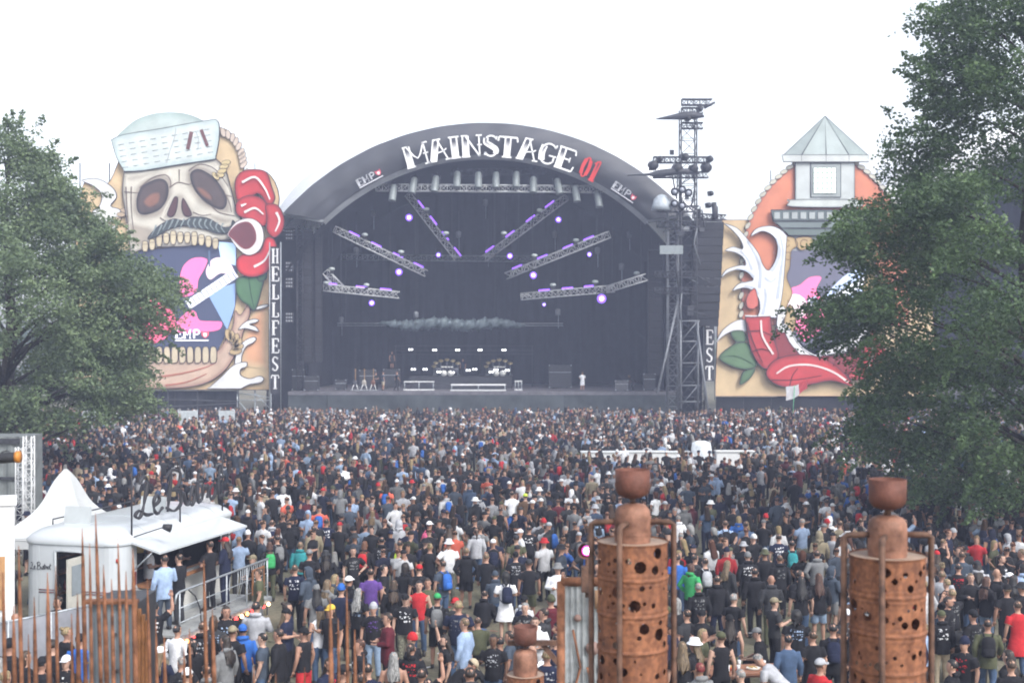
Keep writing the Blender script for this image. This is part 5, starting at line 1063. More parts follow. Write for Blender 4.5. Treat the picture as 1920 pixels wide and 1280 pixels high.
# ------------------------------------------------------------------ drum torches
def drum_mesh(seed, name):
    rnd = random.Random(seed); Rr, H, nt, nz = .29, .885, 208, 100
    holes = []
    for _ in range(1200):
        r = rnd.choice([.010, .012, .014, .018, .022, .026, .03, .038, .046, .052]); s, z = rnd.uniform(0, 2 * math.pi * Rr), rnd.uniform(.05, H - .05)
        if len(holes) < 92 and all(math.hypot((s - a + math.pi * Rr) % (2 * math.pi * Rr) - math.pi * Rr, z - b) > r + c + .012 for a, b, c in holes) and not any(abs(z - q) < r + .02 for q in (.0, .295, .59, .885)): holes.append((s, z, r))
    vv = []; gone = set(); C = 2 * math.pi * Rr
    for j in range(nz + 1):
        for i in range(nt):
            s, z = C * i / nt, H * j / nz
            for a, b, r in holes:
                ds = (s - a + C / 2) % C - C / 2; d = math.hypot(ds, z - b)
                if abs(d - r) < .0054 and d > 1e-4: s, z = a + ds / d * r, b + (z - b) / d * r; break
            rib = sum(.011 * math.exp(-((z - q) / .014) ** 2) for q in (.295, .59)) + (.008 if z < .012 or z > H - .012 else 0) + sum(.004 * math.exp(-((z - q) / .012) ** 2) for q in (.255, .335, .55, .63))
            t = s / Rr; vv.append(((Rr + rib) * math.cos(t), (Rr + rib) * math.sin(t), z))
    fs = []
    for j in range(nz):
        for i in range(nt):
            f = (j * nt + i, j * nt + (i + 1) % nt, (j + 1) * nt + (i + 1) % nt, (j + 1) * nt + i)
            s = C * (i + .5) / nt; z = H * (j + .5) / nz
            if any(math.hypot((s - a + C / 2) % C - C / 2, z - b) < r - .002 for a, b, r in holes): continue
            fs.append(f)
    mb = MB(); mb.add(vv, fs, smooth=True)
    tv = [((Rr + .006) * math.cos(2 * math.pi * i / 40), (Rr + .006) * math.sin(2 * math.pi * i / 40), H - .012) for i in range(40)]
    mb.add(tv, [tuple(range(40))], m=1)
    me = bpy.data.meshes.new(name); me.from_pydata(mb.v, [], mb.f); me.materials.append(M_drumrust); me.materials.append(mat('pale_drum_lid', (.30, .22, .17), .7, .25, 6))
    me.polygons.foreach_set('material_index', mb.m); me.polygons.foreach_set('use_smooth', mb.sm); return me
def rust_drum():
    m, n, l, b = _bsdf('orange_rust_drum')
    tc = n.new('ShaderNodeTexCoord'); oi = n.new('ShaderNodeObjectInfo'); ad = n.new('ShaderNodeVectorMath'); ad.operation = 'ADD'
    mu = n.new('ShaderNodeMath'); mu.operation = 'MULTIPLY'; mu.inputs[1].default_value = 19; l.new(oi.outputs['Random'], mu.inputs[0]); l.new(tc.outputs['Object'], ad.inputs[0]); l.new(mu.outputs[0], ad.inputs[1])
    n1 = n.new('ShaderNodeTexNoise'); n1.inputs['Scale'].default_value = 5; n1.inputs['Detail'].default_value = 9; n1.inputs['Roughness'].default_value = .7
    n2 = n.new('ShaderNodeTexNoise'); n2.inputs['Scale'].default_value = 70; n2.inputs['Detail'].default_value = 4
    l.new(ad.outputs[0], n1.inputs['Vector']); l.new(ad.outputs[0], n2.inputs['Vector'])
    r = n.new('ShaderNodeValToRGB'); e = r.color_ramp.elements; e[0].position = .3; e[0].color = (.14, .066, .042, 1); e[1].position = .72; e[1].color = (.36, .165, .088, 1)
    k = r.color_ramp.elements.new(.5); k.color = (.26, .112, .060, 1)
    l.new(n1.outputs['Fac'], r.inputs[0])
    mp = n.new('ShaderNodeMapping'); mp.inputs['Scale'].default_value = (14, 14, 1.3); l.new(ad.outputs[0], mp.inputs[0]); n3 = n.new('ShaderNodeTexNoise'); n3.inputs['Scale'].default_value = 1.0; n3.inputs['Detail'].default_value = 6; l.new(mp.outputs[0], n3.inputs['Vector'])
    r3 = n.new('ShaderNodeValToRGB'); e3 = r3.color_ramp.elements; e3[0].position = .40; e3[0].color = (.74, .72, .72, 1); e3[1].position = .60; e3[1].color = (1, 1, 1, 1); l.new(n3.outputs['Fac'], r3.inputs[0])
    n4 = n.new('ShaderNodeTexNoise'); n4.inputs['Scale'].default_value = 26; n4.inputs['Detail'].default_value = 5; l.new(ad.outputs[0], n4.inputs['Vector']); r4 = n.new('ShaderNodeValToRGB'); e4 = r4.color_ramp.elements; e4[0].position = .42; e4[0].color = (.74, .70, .70, 1); e4[1].position = .58; e4[1].color = (1.1, 1.05, 1, 1); l.new(n4.outputs['Fac'], r4.inputs[0])
    m1, m2 = n.new('ShaderNodeVectorMath'), n.new('ShaderNodeVectorMath'); m1.operation = m2.operation = 'MULTIPLY'; l.new(r.outputs[0], m1.inputs[0]); l.new(r3.outputs[0], m1.inputs[1]); l.new(m1.outputs[0], m2.inputs[0]); l.new(r4.outputs[0], m2.inputs[1])
    l.new(m2.outputs[0], b.inputs['Base Color']); b.inputs['Roughness'].default_value = .72; b.inputs['Specular IOR Level'].default_value = .3
    bu = n.new('ShaderNodeBump'); bu.inputs['Strength'].default_value = .35; bu.inputs['Distance'].default_value = .01; l.new(n2.outputs['Fac'], bu.inputs['Height']); l.new(bu.outputs[0], b.inputs['Normal'])
    return m
M_drumrust = rust_drum()
DM = [drum_mesh(3, 'drum_a'), drum_mesh(8, 'drum_b'), drum_mesh(14, 'drum_c')]
def torch(label, px, topy, Y, nd=7, posts=(180, 247, 0, 95), s=1.0, meshes=(0, 1, 2)):
    p = W(px, topy, Y); o = empty('drum_torch', label, 'torch', (p.x, Y, 0), 0, 'stacked drum torches'); zt = p.z
    for i in range(nd):
        z = zt - .887 * s * (i + 1)
        if z < -.9: break
        d = obj('drum', DM[meshes[i % 3]], o, (0, 0, max(z, 0))); d.rotation_euler.z = 1.3 * i + px; d.scale = (s, s, s)
    mb = MB(); mb.lathe([(.148, -.02), (.152, .02), (.152, .20), (.145, .25), (.12, .285), (.07, .305), (.03, .31)], 28, (0, 0, zt)); mb.lathe([(.158, .055), (.158, .07)], 28, (0, 0, zt)); mb.build('gas_bottle', mat('bottle_rust', (.16, .07, .045), .6, .45, 6, c2=(.24, .12, .08), bump=.2), o)
    mb = MB(); mb.bar((0, 0, zt + .3), (0, 0, zt + .37), .026, 10); mb.build('bowl_stem', M_rustd, o)
    mb = MB(); mb.lathe([(.03, .35), (.07, .355), (.115, .375), (.138, .405), (.145, .44), (.147, .59), (.14, .59), (.137, .44), (.10, .40), (0, .385)], 28, (0, 0, zt)); mb.build('fire_bowl', mat('bowl_rust', (.115, .045, .032), .65, .35, 9, bump=.2), o)
    for a in posts:
        ca, sa = math.cos(R(a)), math.sin(R(a)); r = .345
        mb = MB(); mb.tube([(ca * .13, sa * .13, zt + .155), (ca * (r - .03), sa * (r - .03), zt + .15), (ca * r, sa * r, zt + .135), (ca * r, sa * r, zt - 2), (ca * r, sa * r, 0)], .0245, 10); mb.build('frame_pipe', M_rustd, o)
    return o
torch('rusty drum torch with bowl, left of the two large ones', 1186, 1012, 10.7)
torch('rusty drum torch with bowl, right of the two large ones', 1664, 1038, 10.1, meshes=(2, 0, 1))
# small torch further back with a beam to the corrugated panel
st = torch('small distant drum torch with bowl left of the corrugated panel', 985, 1262, 16.0, 5, posts=(), s=.8)
mb = MB(); zb = W(0, 1208, 16).z; mb.box((.28, .1, zb), (1.0, .06, .06)); mb.box((.45, .12, zb - .3), (.06, .05, .75), M=Matrix.Rotation(R(-40), 3, 'Y')); mb.build('beam', M_rustd, st)
pn = empty('corrugated_panel', 'corrugated metal panel in rusty frame behind the left drum torch', 'panel', (W(1118, 0, 13.6).x, 13.6, 0)); c0 = Vector(pn.location); zt = W(0, 1090, 13.6).z
xa, xb = W(1052, 0, 13.6).x - c0.x, W(1190, 0, 13.6).x - c0.x
for x in (xa, xb): mb = MB(); mb.bar((x, 0, 0), (x, 0, zt), .045, 8); mb.build('frame_post', M_rust, pn)
mb = MB(); mb.bar((xa, 0, zt), (xb, 0, zt), .05, 8); mb.build('frame_head', M_rust, pn)
mb = MB(); nx = 70; vv = []
for z in (.05, zt - .05):
    for i in range(nx + 1): x = xa + .04 + (xb - xa - .08) * i / nx; vv.append((x, .014 * math.sin(x * 2 * math.pi / .062), z))
mb.add(vv, [(i, i + 1, i + nx + 2, i + nx + 1) for i in range(nx)], smooth=True); mb.build('corrugated_sheet', mat('zinc_sheet', (.40, .43, .45), .45, .3, 7, metal=.5), pn)
for k_, pts in enumerate(([(-.25, 1.9), (-.17, 1.5), (-.25, 1.2), (-.18, .95), (-.26, .7), (-.2, .3)], [(-.1, 1.5), (-.02, 1.25), (-.12, 1.0), (-.04, .7), (-.12, .3)], [(-.1, 1.02), (.1, 1.1), (.2, 1.0)], [(-.2, .55), (.05, .7), (.2, .62)])):
    mb = MB(); mb.tube([(x, -.035 - .01 * math.sin(4 * z), zt - 2.4 + z) for x, z in pts], .013, 6); mb.build('rust_vine', M_rust, pn)
for x, z, r in ((-.2, 2.02, .04), (-.04, 1.7, .075), (.02, .55, .1), (.08, 1.5, .06)):
    mb = MB(); mb.tube([(x, -.02, zt - 2.4 + z), (x, -.035, zt - 2.4 + z)], r, 16); mb.build('round_patch', mat('mauve_rust_patch', (.24, .16, .14), .8, .3, 12), pn)
mb = MB(); mb.tube([(-.02, -.1, zt - .17), (.16, -.1, zt - .17)], .10, 12); mb.build('tan_canister', mat('tan_canister', (.44, .26, .15), .6, .2), pn)
# pink lamp on the left torch's frame
pl = empty('hooded_lamp', 'hooded lamp glowing pink beside the left drum torch', 'lamp', W(1098, 1032, 13.2)); 
mb = MB(); mb.tube([(.03, .22, .03), (.01, .05, .01), (0, -.03, 0)], [.03, .07, .085], 14, cap=False); mb.build('hood', M_rustd, pl)
mb = MB(); mb.tube([(.012, .0, 0), (.012, -.012, 0)], .036, 14); mb.build('lens', emit('pink_lens', (1.0, .55, .85), 5), pl)
mb = MB(); mb.tube([(.012, .006, 0), (.012, -.004, 0)], .052, 14); mb.build('lens_glow_ring', emit('magenta_lens_glow', (.9, .06, .5), 1.2), pl)  # added glowing ring, imitates the pink bloom round the lens
mb = MB(); mb.bar((.02, .1, -.05), (.02, .1, -.5), .02, 6); mb.box((.02, .05, -.3), (.12, .12, .26)); mb.build('bracket', M_rustd, pl)

# ------------------------------------------------------------------ furniture in the crowd
br = empty('white_counter', 'long white bar counter among the crowd at middle right', 'counter', (W(1250, 0, 72).x, 72, 0)); c0 = Vector(br.location)
for a, b, h, m in ((1090, 1170, 1.28, M_white), (1172, 1245, 1.3, M_white), (1246, 1293, 1.28, M_white), (1342, 1412, 1.32, M_white)):
    xa, xb = W(a, 0, 72).x - c0.x, W(b, 0, 72).x - c0.x
    mb = MB(); mb.box(((xa + xb) / 2, 0, h / 2), (xb - xa, .7, h)); mb.build('counter_block', m, br)
    mb = MB(); mb.box(((xa + xb) / 2, -.02, h + .03), (xb - xa + .08, .8, .05)); mb.build('counter_top', mat('pale_counter_top', (.7, .72, .74), .3, .05), br)
xa, xb = W(1246, 0, 71.5).x - c0.x, W(1293, 0, 71.5).x - c0.x
mb = MB(); mb.box(((xa + xb) / 2, -.37, .62), ((xb - xa) * .92, .02, .75)); mb.build('dark_screen', M_case, br)
cv = empty('covered_stack', 'tall stack under a white plastic sheet behind the bar counter', 'cover', (W(1315, 0, 71.5).x, 71.6, 0)); mb = MB(); vv = []
for i, (z, q) in enumerate(((0, 1.1), (.5, 1.05), (1.0, 1.0), (1.6, .9), (1.85, .8), (1.95, .4))):
    for k in range(20):
        a = 2 * math.pi * k / 20; f = q * (.6 + .05 * math.sin(5 * a + i) + .04 * math.sin(9 * a)); sq = 1 / max(abs(math.cos(a)), abs(math.sin(a))) ** .6
        vv.append((f * sq * math.cos(a), f * sq * .6 * math.sin(a), z))
mb.add(vv, [(i * 20 + k, i * 20 + (k + 1) % 20, (i + 1) * 20 + (k + 1) % 20, (i + 1) * 20 + k) for i in range(5) for k in range(20)] + [tuple(range(100, 120))], smooth=True); mb.build('sheet', mat('white_plastic_sheet', (.6, .65, .7)), cv)
fg = empty('flag', 'white and red flag on a green pole above the crowd by the right billboard', 'flag', (W(1486, 0, 104).x, 104, 0)); c0 = Vector(fg.location)
mb = MB(); mb.bar((0, 0, 1.2), W(1490, 722, 104) - c0, .03, 6); mb.build('pole', mat('green_pole', (.12, .42, .22), .5, .1), fg)
P0 = W(1491, 722, 104) - c0
for k, (cl, x0, x1) in enumerate((((.5, .5, .53), -.75, .3), ((.4, .05, .06), .3, 1.0))):
    mb = MB(); vv = []
    for j in range(5):
        for i in range(9):
            t = x0 + (x1 - x0) * i / 8; vv.append((P0.x + t, .12 * math.sin(5 * t + j), P0.z + .1 + .45 * t - .24 * j - .15 * math.sin(2.6 * t + 1 + .3 * j)))
    mb.add(vv, [(j * 9 + i, j * 9 + i + 1, (j + 1) * 9 + i + 1, (j + 1) * 9 + i) for j in range(4) for i in range(8)], smooth=True); mb.build('flag_cloth', mat(f'flag_cloth_{k}', cl, .8, .1), fg)
tb = empty('picnic_table', 'wooden picnic table with trays and cups at lower right', 'table', (W(1405, 0, 26.4).x, 26.4, 0), R(8))
for i in range(5): mb = MB(); mb.box((0, -.3 + .15 * i, .74), (1.9, .14, .04)); mb.build('table_board', mat('table_wood', (.27, .13, .08), .6, .25, 5), tb)
for sy in (-.72, .72):
    for j in (-.08, .08): mb = MB(); mb.box((0, sy + j, .44), (1.9, .14, .04)); mb.build('bench_board', mat('table_wood', (.27, .13, .08)), tb)
for sx in (-.7, .7):
    mb = MB(); mb.box((sx, 0, .38), (.08, 1.5, .08)); mb.box((sx, 0, .69), (.08, .66, .06)); mb.build('cross_bearer', mat('table_wood', (.27, .13, .08)), tb)
    for sy in (-1, 1): mb = MB(); mb.bar((sx, sy * .2, .72), (sx, sy * .55, .0), .04, 4); mb.build('leg', mat('table_wood', (.27, .13, .08)), tb)
def on_table(x, y, z=.762): return Matrix.Rotation(R(8), 3, 'Z') @ Vector((x, y, z)) + Vector(tb.location)
for i, (x, y, nm) in enumerate(((-.5, -.15, 'left end'), (-.3, -.2, 'second place from the left'), (-.15, .2, 'far middle edge'), (.35, .1, 'right half'), (.6, -.2, 'right end'))):
    o = empty('beer_cup', f'clear plastic beer cup at the {nm} of the picnic table', 'cup', on_table(x, y), 0, 'cups on the picnic table')
    mb = MB(); mb.lathe([(.03, 0), (.034, .06), (.04, .13), (.037, .13), (.03, .06), (.0, .01)], 12); mb.build('cup_wall', mat('cup_plastic', (.6, .62, .64), .2, .05), o)
    mb = MB(); mb.lathe([(0, .02), (.031, .02), (.036, .1), (0, .1)], 12); mb.build('beer', mat('amber_beer', (.45, .16, .03), .2, .1), o)
for x, y, c, lab in ((-.38, -.02, (.55, .1, .04), 'red food tray on the picnic table'), (.05, -.1, (.7, .68, .62), 'white food tray on the picnic table')):
    o = empty('food_tray', lab, 'tray', on_table(x, y)); mb = MB(); mb.rings([(0, .12, .08, 0), (.05, .15, .11, 0), (.045, .13, .09, 0), (.012, .1, .06, 0)], 12); mb.build('tray', mat('tray_' + lab[:3], c, .6, .1), o)
    mb = MB()
    for _ in range(9): mb.box((random.uniform(-.07, .07), random.uniform(-.04, .04), .05 + random.uniform(0, .02)), (.07, .015, .015), rz=random.uniform(0, 3))
    tag(mb.build('chips', mat('chips', (.55, .36, .12), .7, .2), o), kind='stuff')
for i, (px, Y) in enumerate(((1800, 28.0), (1828, 28.2))):
    o = empty('litter_bin', f'black plastic litter bin, {["left", "right"][i]} of the pair at lower right', 'bin', (W(px, 0, Y).x, Y, 0), 0, 'litter bins')
    mb = MB(); mb.lathe([(.0, 0), (.25, 0), (.29, .5), (.30, .86), (.33, .88), (.33, .95), (.29, .95)], 16); mb.build('bin_body', M_case, o)
    mb = MB(); mb.lathe([(.28, .93), (.22, 1.1), (.1, 1.16), (0, 1.17)], 16); mb.build('bin_bag', mat('bin_bag', (.02, .02, .022), .3, .2, bump=.6, bscale=12), o)
for i, (px, py, w) in enumerate(((178, 790, 1.9), (352, 790, 1.5), (425, 792, 1.2))):
    Y = 100; p = W(px, 0, Y); o = empty('crowd_barrier', f'pale crowd barrier panel, {ordinal(i)} from left before the skull billboard', 'barrier', (p.x, Y, 0), 0, 'pale barrier panels')
    mb = MB(); mb.box((0, 0, 1.15), (w, .04, 1.9)); mb.build('sheet', mat('pale_barrier_sheet', (.42, .46, .48), .5, .15), o)
    for sx in (-1, 1): mb = MB(); mb.bar((sx * w / 2, 0, 0), (sx * w / 2, 0, 2.2), .04, 6); mb.bar((sx * w / 2, 0, .05), (sx * w / 2, .7, .05), .04, 6); mb.build('post', M_galv, o)
for i in range(9):
    o = empty('front_fence', f'steel stage-front fence section, {ordinal(i)} from the left', 'fence', (SCX - 17 + 4.1 * i, 114.5, 0), 0, 'fence sections before the stage')
    mb = MB(); mb.tube([(-2, 0, 0), (-2, 0, 1.15), (2, 0, 1.15), (2, 0, 0)], .03, 5); mb.build('fence_frame', M_galv, o)
    mb = MB(); mb.box((0, .03, .58), (3.9, .02, 1.0)); mb.build('fence_sheet', M_dark, o)

# ------------------------------------------------------------------ trees
def leaf_material(name, a, b):
    m, n, l, bs_ = _bsdf(name); at = n.new('ShaderNodeAttribute'); at.attribute_name = 'tone'
    r = n.new('ShaderNodeValToRGB'); e = r.color_ramp.elements; e[0].color = (*a, 1); e[1].color = (*b, 1)
    l.new(at.outputs['Fac'], r.inputs[0]); l.new(r.outputs[0], bs_.inputs['Base Color']); bs_.inputs['Roughness'].default_value = .5; bs_.inputs['Specular IOR Level'].default_value = .35
    tr = n.new('ShaderNodeBsdfTranslucent'); mx = n.new('ShaderNodeMixShader'); mx.inputs[0].default_value = .32
    l.new(r.outputs[0], tr.inputs[0]); out = n['Material Output'] if 'Material Output' in n else None
    l.new(bs_.outputs[0], mx.inputs[1]); l.new(tr.outputs[0], mx.inputs[2]); l.new(mx.outputs[0], out.inputs['Surface']); return m
M_bark = mat('oak_bark', (.05, .042, .035), .95, .4, 6, bump=.8, bscale=18)
def leaves(centres, size, seed):
    g_ = np.random.default_rng(seed); n = len(centres)
    d = g_.normal(size=(n, 3)); d /= np.linalg.norm(d, axis=1)[:, None]; d[:, 2] *= .55
    d /= np.linalg.norm(d, axis=1)[:, None]
    w = g_.normal(size=(n, 3)); w -= (w * d).sum(1)[:, None] * d; w /= np.linalg.norm(w, axis=1)[:, None]
    nn = np.cross(d, w); s = size * g_.uniform(.65, 1.35, n)[:, None]
    v = np.empty((n, 4, 3)); v[:, 0] = centres - d * s * .5; v[:, 1] = centres + w * s * .33 + nn * s * .10; v[:, 2] = centres + d * s * .5; v[:, 3] = centres - w * s * .33 + nn * s * .10
    return v.reshape(-1, 3)
def tree(name, label, px, Y, prof, nclump, per, leaf, seed, trunk_r, colors, side=math.pi, jit=1.0):
    """prof: (photo y, crown radius in pixels) down the crown; the crown is a solid of clumps round a trunk"""
    g_ = np.random.default_rng(seed); ax = W(px, 0, Y).x
    root = empty(name, label, 'tree', (ax, Y, 0))
    zs = [CAMH - (y - 640) * Y / FPX for y, _ in prof]; rs = [r * Y / FPX for _, r in prof]
    zt, zb = zs[0], zs[-1]
    o = np.argsort(zs); zi, ri = np.array(zs)[o], np.array(rs)[o]
    cl = []; tries = 0
    while len(cl) < nclump and tries < 60000:
        tries += 1
        z = g_.uniform(zb, zt); th = g_.uniform(0, 2 * math.pi) if g_.random() < .6 else g_.normal(side, .8); Rm = float(np.interp(z, zi, ri))
        lob = 1 + .14 * math.sin(3 * th + z * .9 + seed) * (1 - abs(math.cos(th)))
        if g_.random() > (Rm / ri.max()) ** 1.0 + .15: continue
        rad = Rm * lob * (g_.uniform(.12, 1) ** .34)
        c = np.array([rad * math.cos(th), rad * math.sin(th), z])
        sz = min(g_.uniform(.45, 1.15) * (1.25 if rad < .6 * Rm else 1.0) * jit, max(.3, Rm * .5))
        c[:2] *= max(.05, (rad - sz * .75) / max(rad, .01))
        if cl and min(np.linalg.norm((c - q[0]) * (1, 1, 1.3)) for q in cl[-400:]) < .42 * sz: continue
        cl.append((c, sz))
    cen, tone = [], []
    for c, sz in cl:
        k = int(per * sz * sz * g_.uniform(.75, 1.25)); p = g_.normal(size=(k, 3)); p /= np.linalg.norm(p, axis=1)[:, None]
        p *= (g_.uniform(.15, 1.0, k) ** .5)[:, None] * np.array([sz, sz, sz * .62])
        # ragged twigs beyond the clump
        far = g_.random(k) < .14; p[far] *= g_.uniform(1.1, 1.55, far.sum())[:, None]
        p[:, 2] -= .18 * (p[:, 0] ** 2 + p[:, 1] ** 2) / sz
        cen.append(c + p); tone.append(np.clip(g_.normal(.5, .13) + g_.normal(0, .16, k), 0, 1))
    for _ in range(int(nclump * .55)):                # sprays: leafy twigs reaching out of the crown
        c, sz = cl[g_.integers(len(cl))]; o_ = np.array([c[0], c[1], .35 * (c[2] - (zb + zt) * .5)]); o_ = o_ / (np.linalg.norm(o_) + 1e-6) + g_.normal(0, .45, 3); o_ /= np.linalg.norm(o_)
        ln = g_.uniform(.7, 1.9) * sz; k = int(per * .20 * ln); t = g_.random(k) ** .8
        p = c + o_ * (.5 * sz + ln * t)[:, None] + g_.normal(size=(k, 3)) * (.16 * sz * (1.25 - t))[:, None]; p[:, 2] -= .22 * t * t * ln
        cen.append(p); tone.append(np.clip(g_.normal(.6, .12) + g_.normal(0, .16, k), 0, 1))
    cen = np.concatenate(cen); tone = np.concatenate(tone)
    v = leaves(cen, leaf, seed); n = len(cen); me = bpy.data.meshes.new('crown')
    me.vertices.add(4 * n); me.vertices.foreach_set('co', v.ravel().astype(np.float32))
    me.loops.add(4 * n); me.loops.foreach_set('vertex_index', np.arange(4 * n, dtype=np.int32))
    me.polygons.add(n); me.polygons.foreach_set('loop_start', np.arange(0, 4 * n, 4, dtype=np.int32)); me.polygons.foreach_set('loop_total', np.full(n, 4, np.int32))
    me.update(); a = me.attributes.new('tone', 'FLOAT', 'FACE'); a.data.foreach_set('value', tone.astype(np.float32))
    me.materials.append(colors); obj('crown', me, root)
    mb = MB(); top = Vector((0, 0, zb + (zt - zb) * .8)); N = 9
    tp_ = [Vector((.25 * math.sin(i * 1.1 + seed), .2 * math.cos(i * .9), top.z * i / N)) for i in range(N + 1)]
    mb.tube(tp_, [trunk_r * (1.35 if i == 0 else 1.0) * (1 - .82 * i / N) for i in range(N + 1)], 10); mb.build('trunk', M_bark, root)
    for c, sz in cl[::max(1, len(cl) // 60)]:
        c = Vector(c); hz = max(1.2, min(top.z, c.z - .45 * math.hypot(c.x, c.y))); i = min(N - 1, int(hz / top.z * N)); s = tp_[i].lerp(tp_[i + 1], hz / top.z * N - i)
        mid = s.lerp(c, .5) + Vector((0, 0, .25 + .1 * math.sin(c.x * 3)))
        r0 = trunk_r * .2 * (1 - .6 * hz / top.z) + .02
        mb = MB(); mb.tube([s, s.lerp(mid, .5) + Vector((0, 0, .08)), mid, mid.lerp(c, .55), c], [r0, r0 * .8, r0 * .55, r0 * .35, .012], 6); mb.build('limb', M_bark, root)
    return root
M_leafR = leaf_material('oak_leaves_dark', (.034, .068, .032), (.14, .22, .085)); M_leafL = leaf_material('oak_leaves_grey_green', (.075, .118, .064), (.22, .29, .15))
PR = [(-60, 90), (-20, 190), (20, 225), (110, 265), (200, 255), (300, 300), (350, 295), (400, 385), (440, 445), (480, 400), (530, 400), (580, 465), (625, 470), (665, 350), (720, 335), (770, 365), (810, 370), (840, 345), (870, 330), (905, 285), (925, 200)]
tree('oak_tree', 'large dark green oak tree filling the right side', 1935, 45, PR, 520, 460, .135, 5, .48, M_leafR)
PL = [(226, 20), (260, 50), (300, 105), (340, 140), (390, 160), (430, 210), (480, 275), (530, 322), (580, 335), (620, 292), (660, 280), (710, 292), (750, 275), (785, 245), (808, 130)]
tree('oak_tree', 'bushy grey-green oak tree at the left before the skull billboard', 14, 62, PL, 400, 340, .16, 9, .5, M_leafL, side=0.0, jit=1.15)
# far-off wood beyond the stages
g_ = np.random.default_rng(4); cen = []
for i in range(60):
    x = g_.uniform(-160, 160); c = np.array([x, g_.uniform(215, 250), 0]); h = g_.uniform(7, 12); k = 420
    p = g_.normal(size=(k, 3)); p /= np.linalg.norm(p, axis=1)[:, None]; p *= np.array([4.5, 4.5, h * .5]) * (g_.uniform(.3, 1, k) ** .5)[:, None]; cen.append(c + p + np.array([0, 0, h * .52]))
cen = np.concatenate(cen); v = leaves(cen, 1.1, 3); n = len(cen); me = bpy.data.meshes.new('distant_wood')
me.from_pydata(v.tolist(), [], [(4 * i, 4 * i + 1, 4 * i + 2, 4 * i + 3) for i in range(n)]); a = me.attributes.new('tone', 'FLOAT', 'FACE'); a.data.foreach_set('value', g_.random(n).astype(np.float32)); me.materials.append(M_leafL)
tag(obj('distant_wood', me), 'low line of distant trees far behind the stages', 'woodland', kind='stuff')
# ------------------------------------------------------------------ people
COL = {'black': (.014, .014, .017), 'charcoal': (.035, .036, .04), 'navy': (.014, .018, .042), 'slate': (.05, .065, .09), 'grey': (.17, .175, .18), 'pale grey': (.36, .37, .40), 'white': (.72, .73, .76),
       'red': (.42, .025, .03), 'maroon': (.095, .014, .022), 'olive': (.075, .08, .045), 'khaki': (.22, .19, .13), 'beige': (.42, .35, .25), 'brown': (.10, .06, .035), 'denim': (.055, .09, .16), 'pale denim': (.22, .30, .42),
       'blue': (.03, .12, .42), 'light blue': (.30, .40, .58), 'teal': (.03, .22, .24), 'green': (.04, .30, .10), 'lime': (.45, .62, .06), 'yellow': (.58, .40, .06), 'orange': (.60, .16, .04), 'pink': (.55, .10, .20), 'purple': (.10, .05, .22), 'camo': (.17, .17, .13), 'coral': (.65, .13, .08)}
HAIR = {'dark brown': (.022, .014, .010), 'brown': (.055, .032, .018), 'fair': (.15, .105, .058), 'blond': (.25, .19, .10), 'ginger': (.12, .045, .018), 'grey': (.26, .26, .255), 'black': (.010, .009, .010), 'red': (.18, .02, .02), 'auburn': (.07, .028, .016)}
SKIN = [(.34, .19, .135), (.40, .235, .17), (.28, .155, .10), (.43, .27, .205), (.13, .07, .045)]
def fabric(c, pr=None):
    nm = f'fabric_{c}' + (f'_print_{pr}' if pr else '')
    nm = nm.replace(' ', '_')
    if nm in _M: return _M[nm]
    k = COL[c]; m = mat(nm, k, .88, .22 if c != 'camo' else .75, 7 if c != 'camo' else 22, bump=.35, bscale=16, spec=.2)
    if pr:
        n, l = m.node_tree.nodes, m.node_tree.links; b = n['Principled BSDF']
        tc = n.new('ShaderNodeTexCoord'); sx = n.new('ShaderNodeSeparateXYZ'); l.new(tc.outputs['Object'], sx.inputs[0])
        def op(o, a, v=None, w=None):
            q = n.new('ShaderNodeMath'); q.operation = o
            l.new(a, q.inputs[0]) if not isinstance(a, (int, float)) else None
            if v is not None:
                if isinstance(v, (int, float)): q.inputs[1].default_value = v
                else: l.new(v, q.inputs[1])
            return q.outputs[0]
        side, pc = pr.split('-')[0], pr.split('-')[1]
        ax = op('LESS_THAN', op('ABSOLUTE', sx.outputs['X']), .125)
        z1 = op('GREATER_THAN', sx.outputs['Z'], 1.13); z2 = op('LESS_THAN', sx.outputs['Z'], 1.40)
        ys = op('LESS_THAN', sx.outputs['Y'], 0.0) if side == 'back' else op('GREATER_THAN', sx.outputs['Y'], 0.0)
        vo = n.new('ShaderNodeTexVoronoi'); vo.inputs['Scale'].default_value = 17; mp = n.new('ShaderNodeMapping'); mp.inputs['Scale'].default_value = (1.3, .1, 1.0); l.new(tc.outputs['Object'], mp.inputs[0])
        oi = n.new('ShaderNodeObjectInfo'); ad = n.new('ShaderNodeVectorMath'); ad.operation = 'ADD'; l.new(mp.outputs[0], ad.inputs[0]); l.new(oi.outputs['Random'], ad.inputs[1]); l.new(ad.outputs[0], vo.inputs['Vector'])
        row = op('GREATER_THAN', op('SINE', op('MULTIPLY', sx.outputs['Z'], 62.0)), -.35)
        inner = op('LESS_THAN', vo.outputs['Distance'], .46)
        f = op('MULTIPLY', op('MULTIPLY', op('MULTIPLY', ax, z1), op('MULTIPLY', z2, ys)), op('MULTIPLY', row, inner))
        mx = n.new('ShaderNodeMix'); mx.data_type = 'RGBA'; l.new(f, mx.inputs[0])
        old = b.inputs['Base Color'].links[0].from_socket; l.new(old, mx.inputs[6]); mx.inputs[7].default_value = (*COL[pc], 1); l.new(mx.outputs[2], b.inputs['Base Color'])
    return m
def skin(i): return mat(f'skin_{i}', SKIN[i], .55, .12, 9, spec=.35)
M_shoe = mat('dark_shoe', (.03, .028, .026), .6, .3); M_eye = mat('eye_dark', (.012, .010, .010), .3, .1); M_lip = mat('lip', (.28, .10, .085), .5, .1)
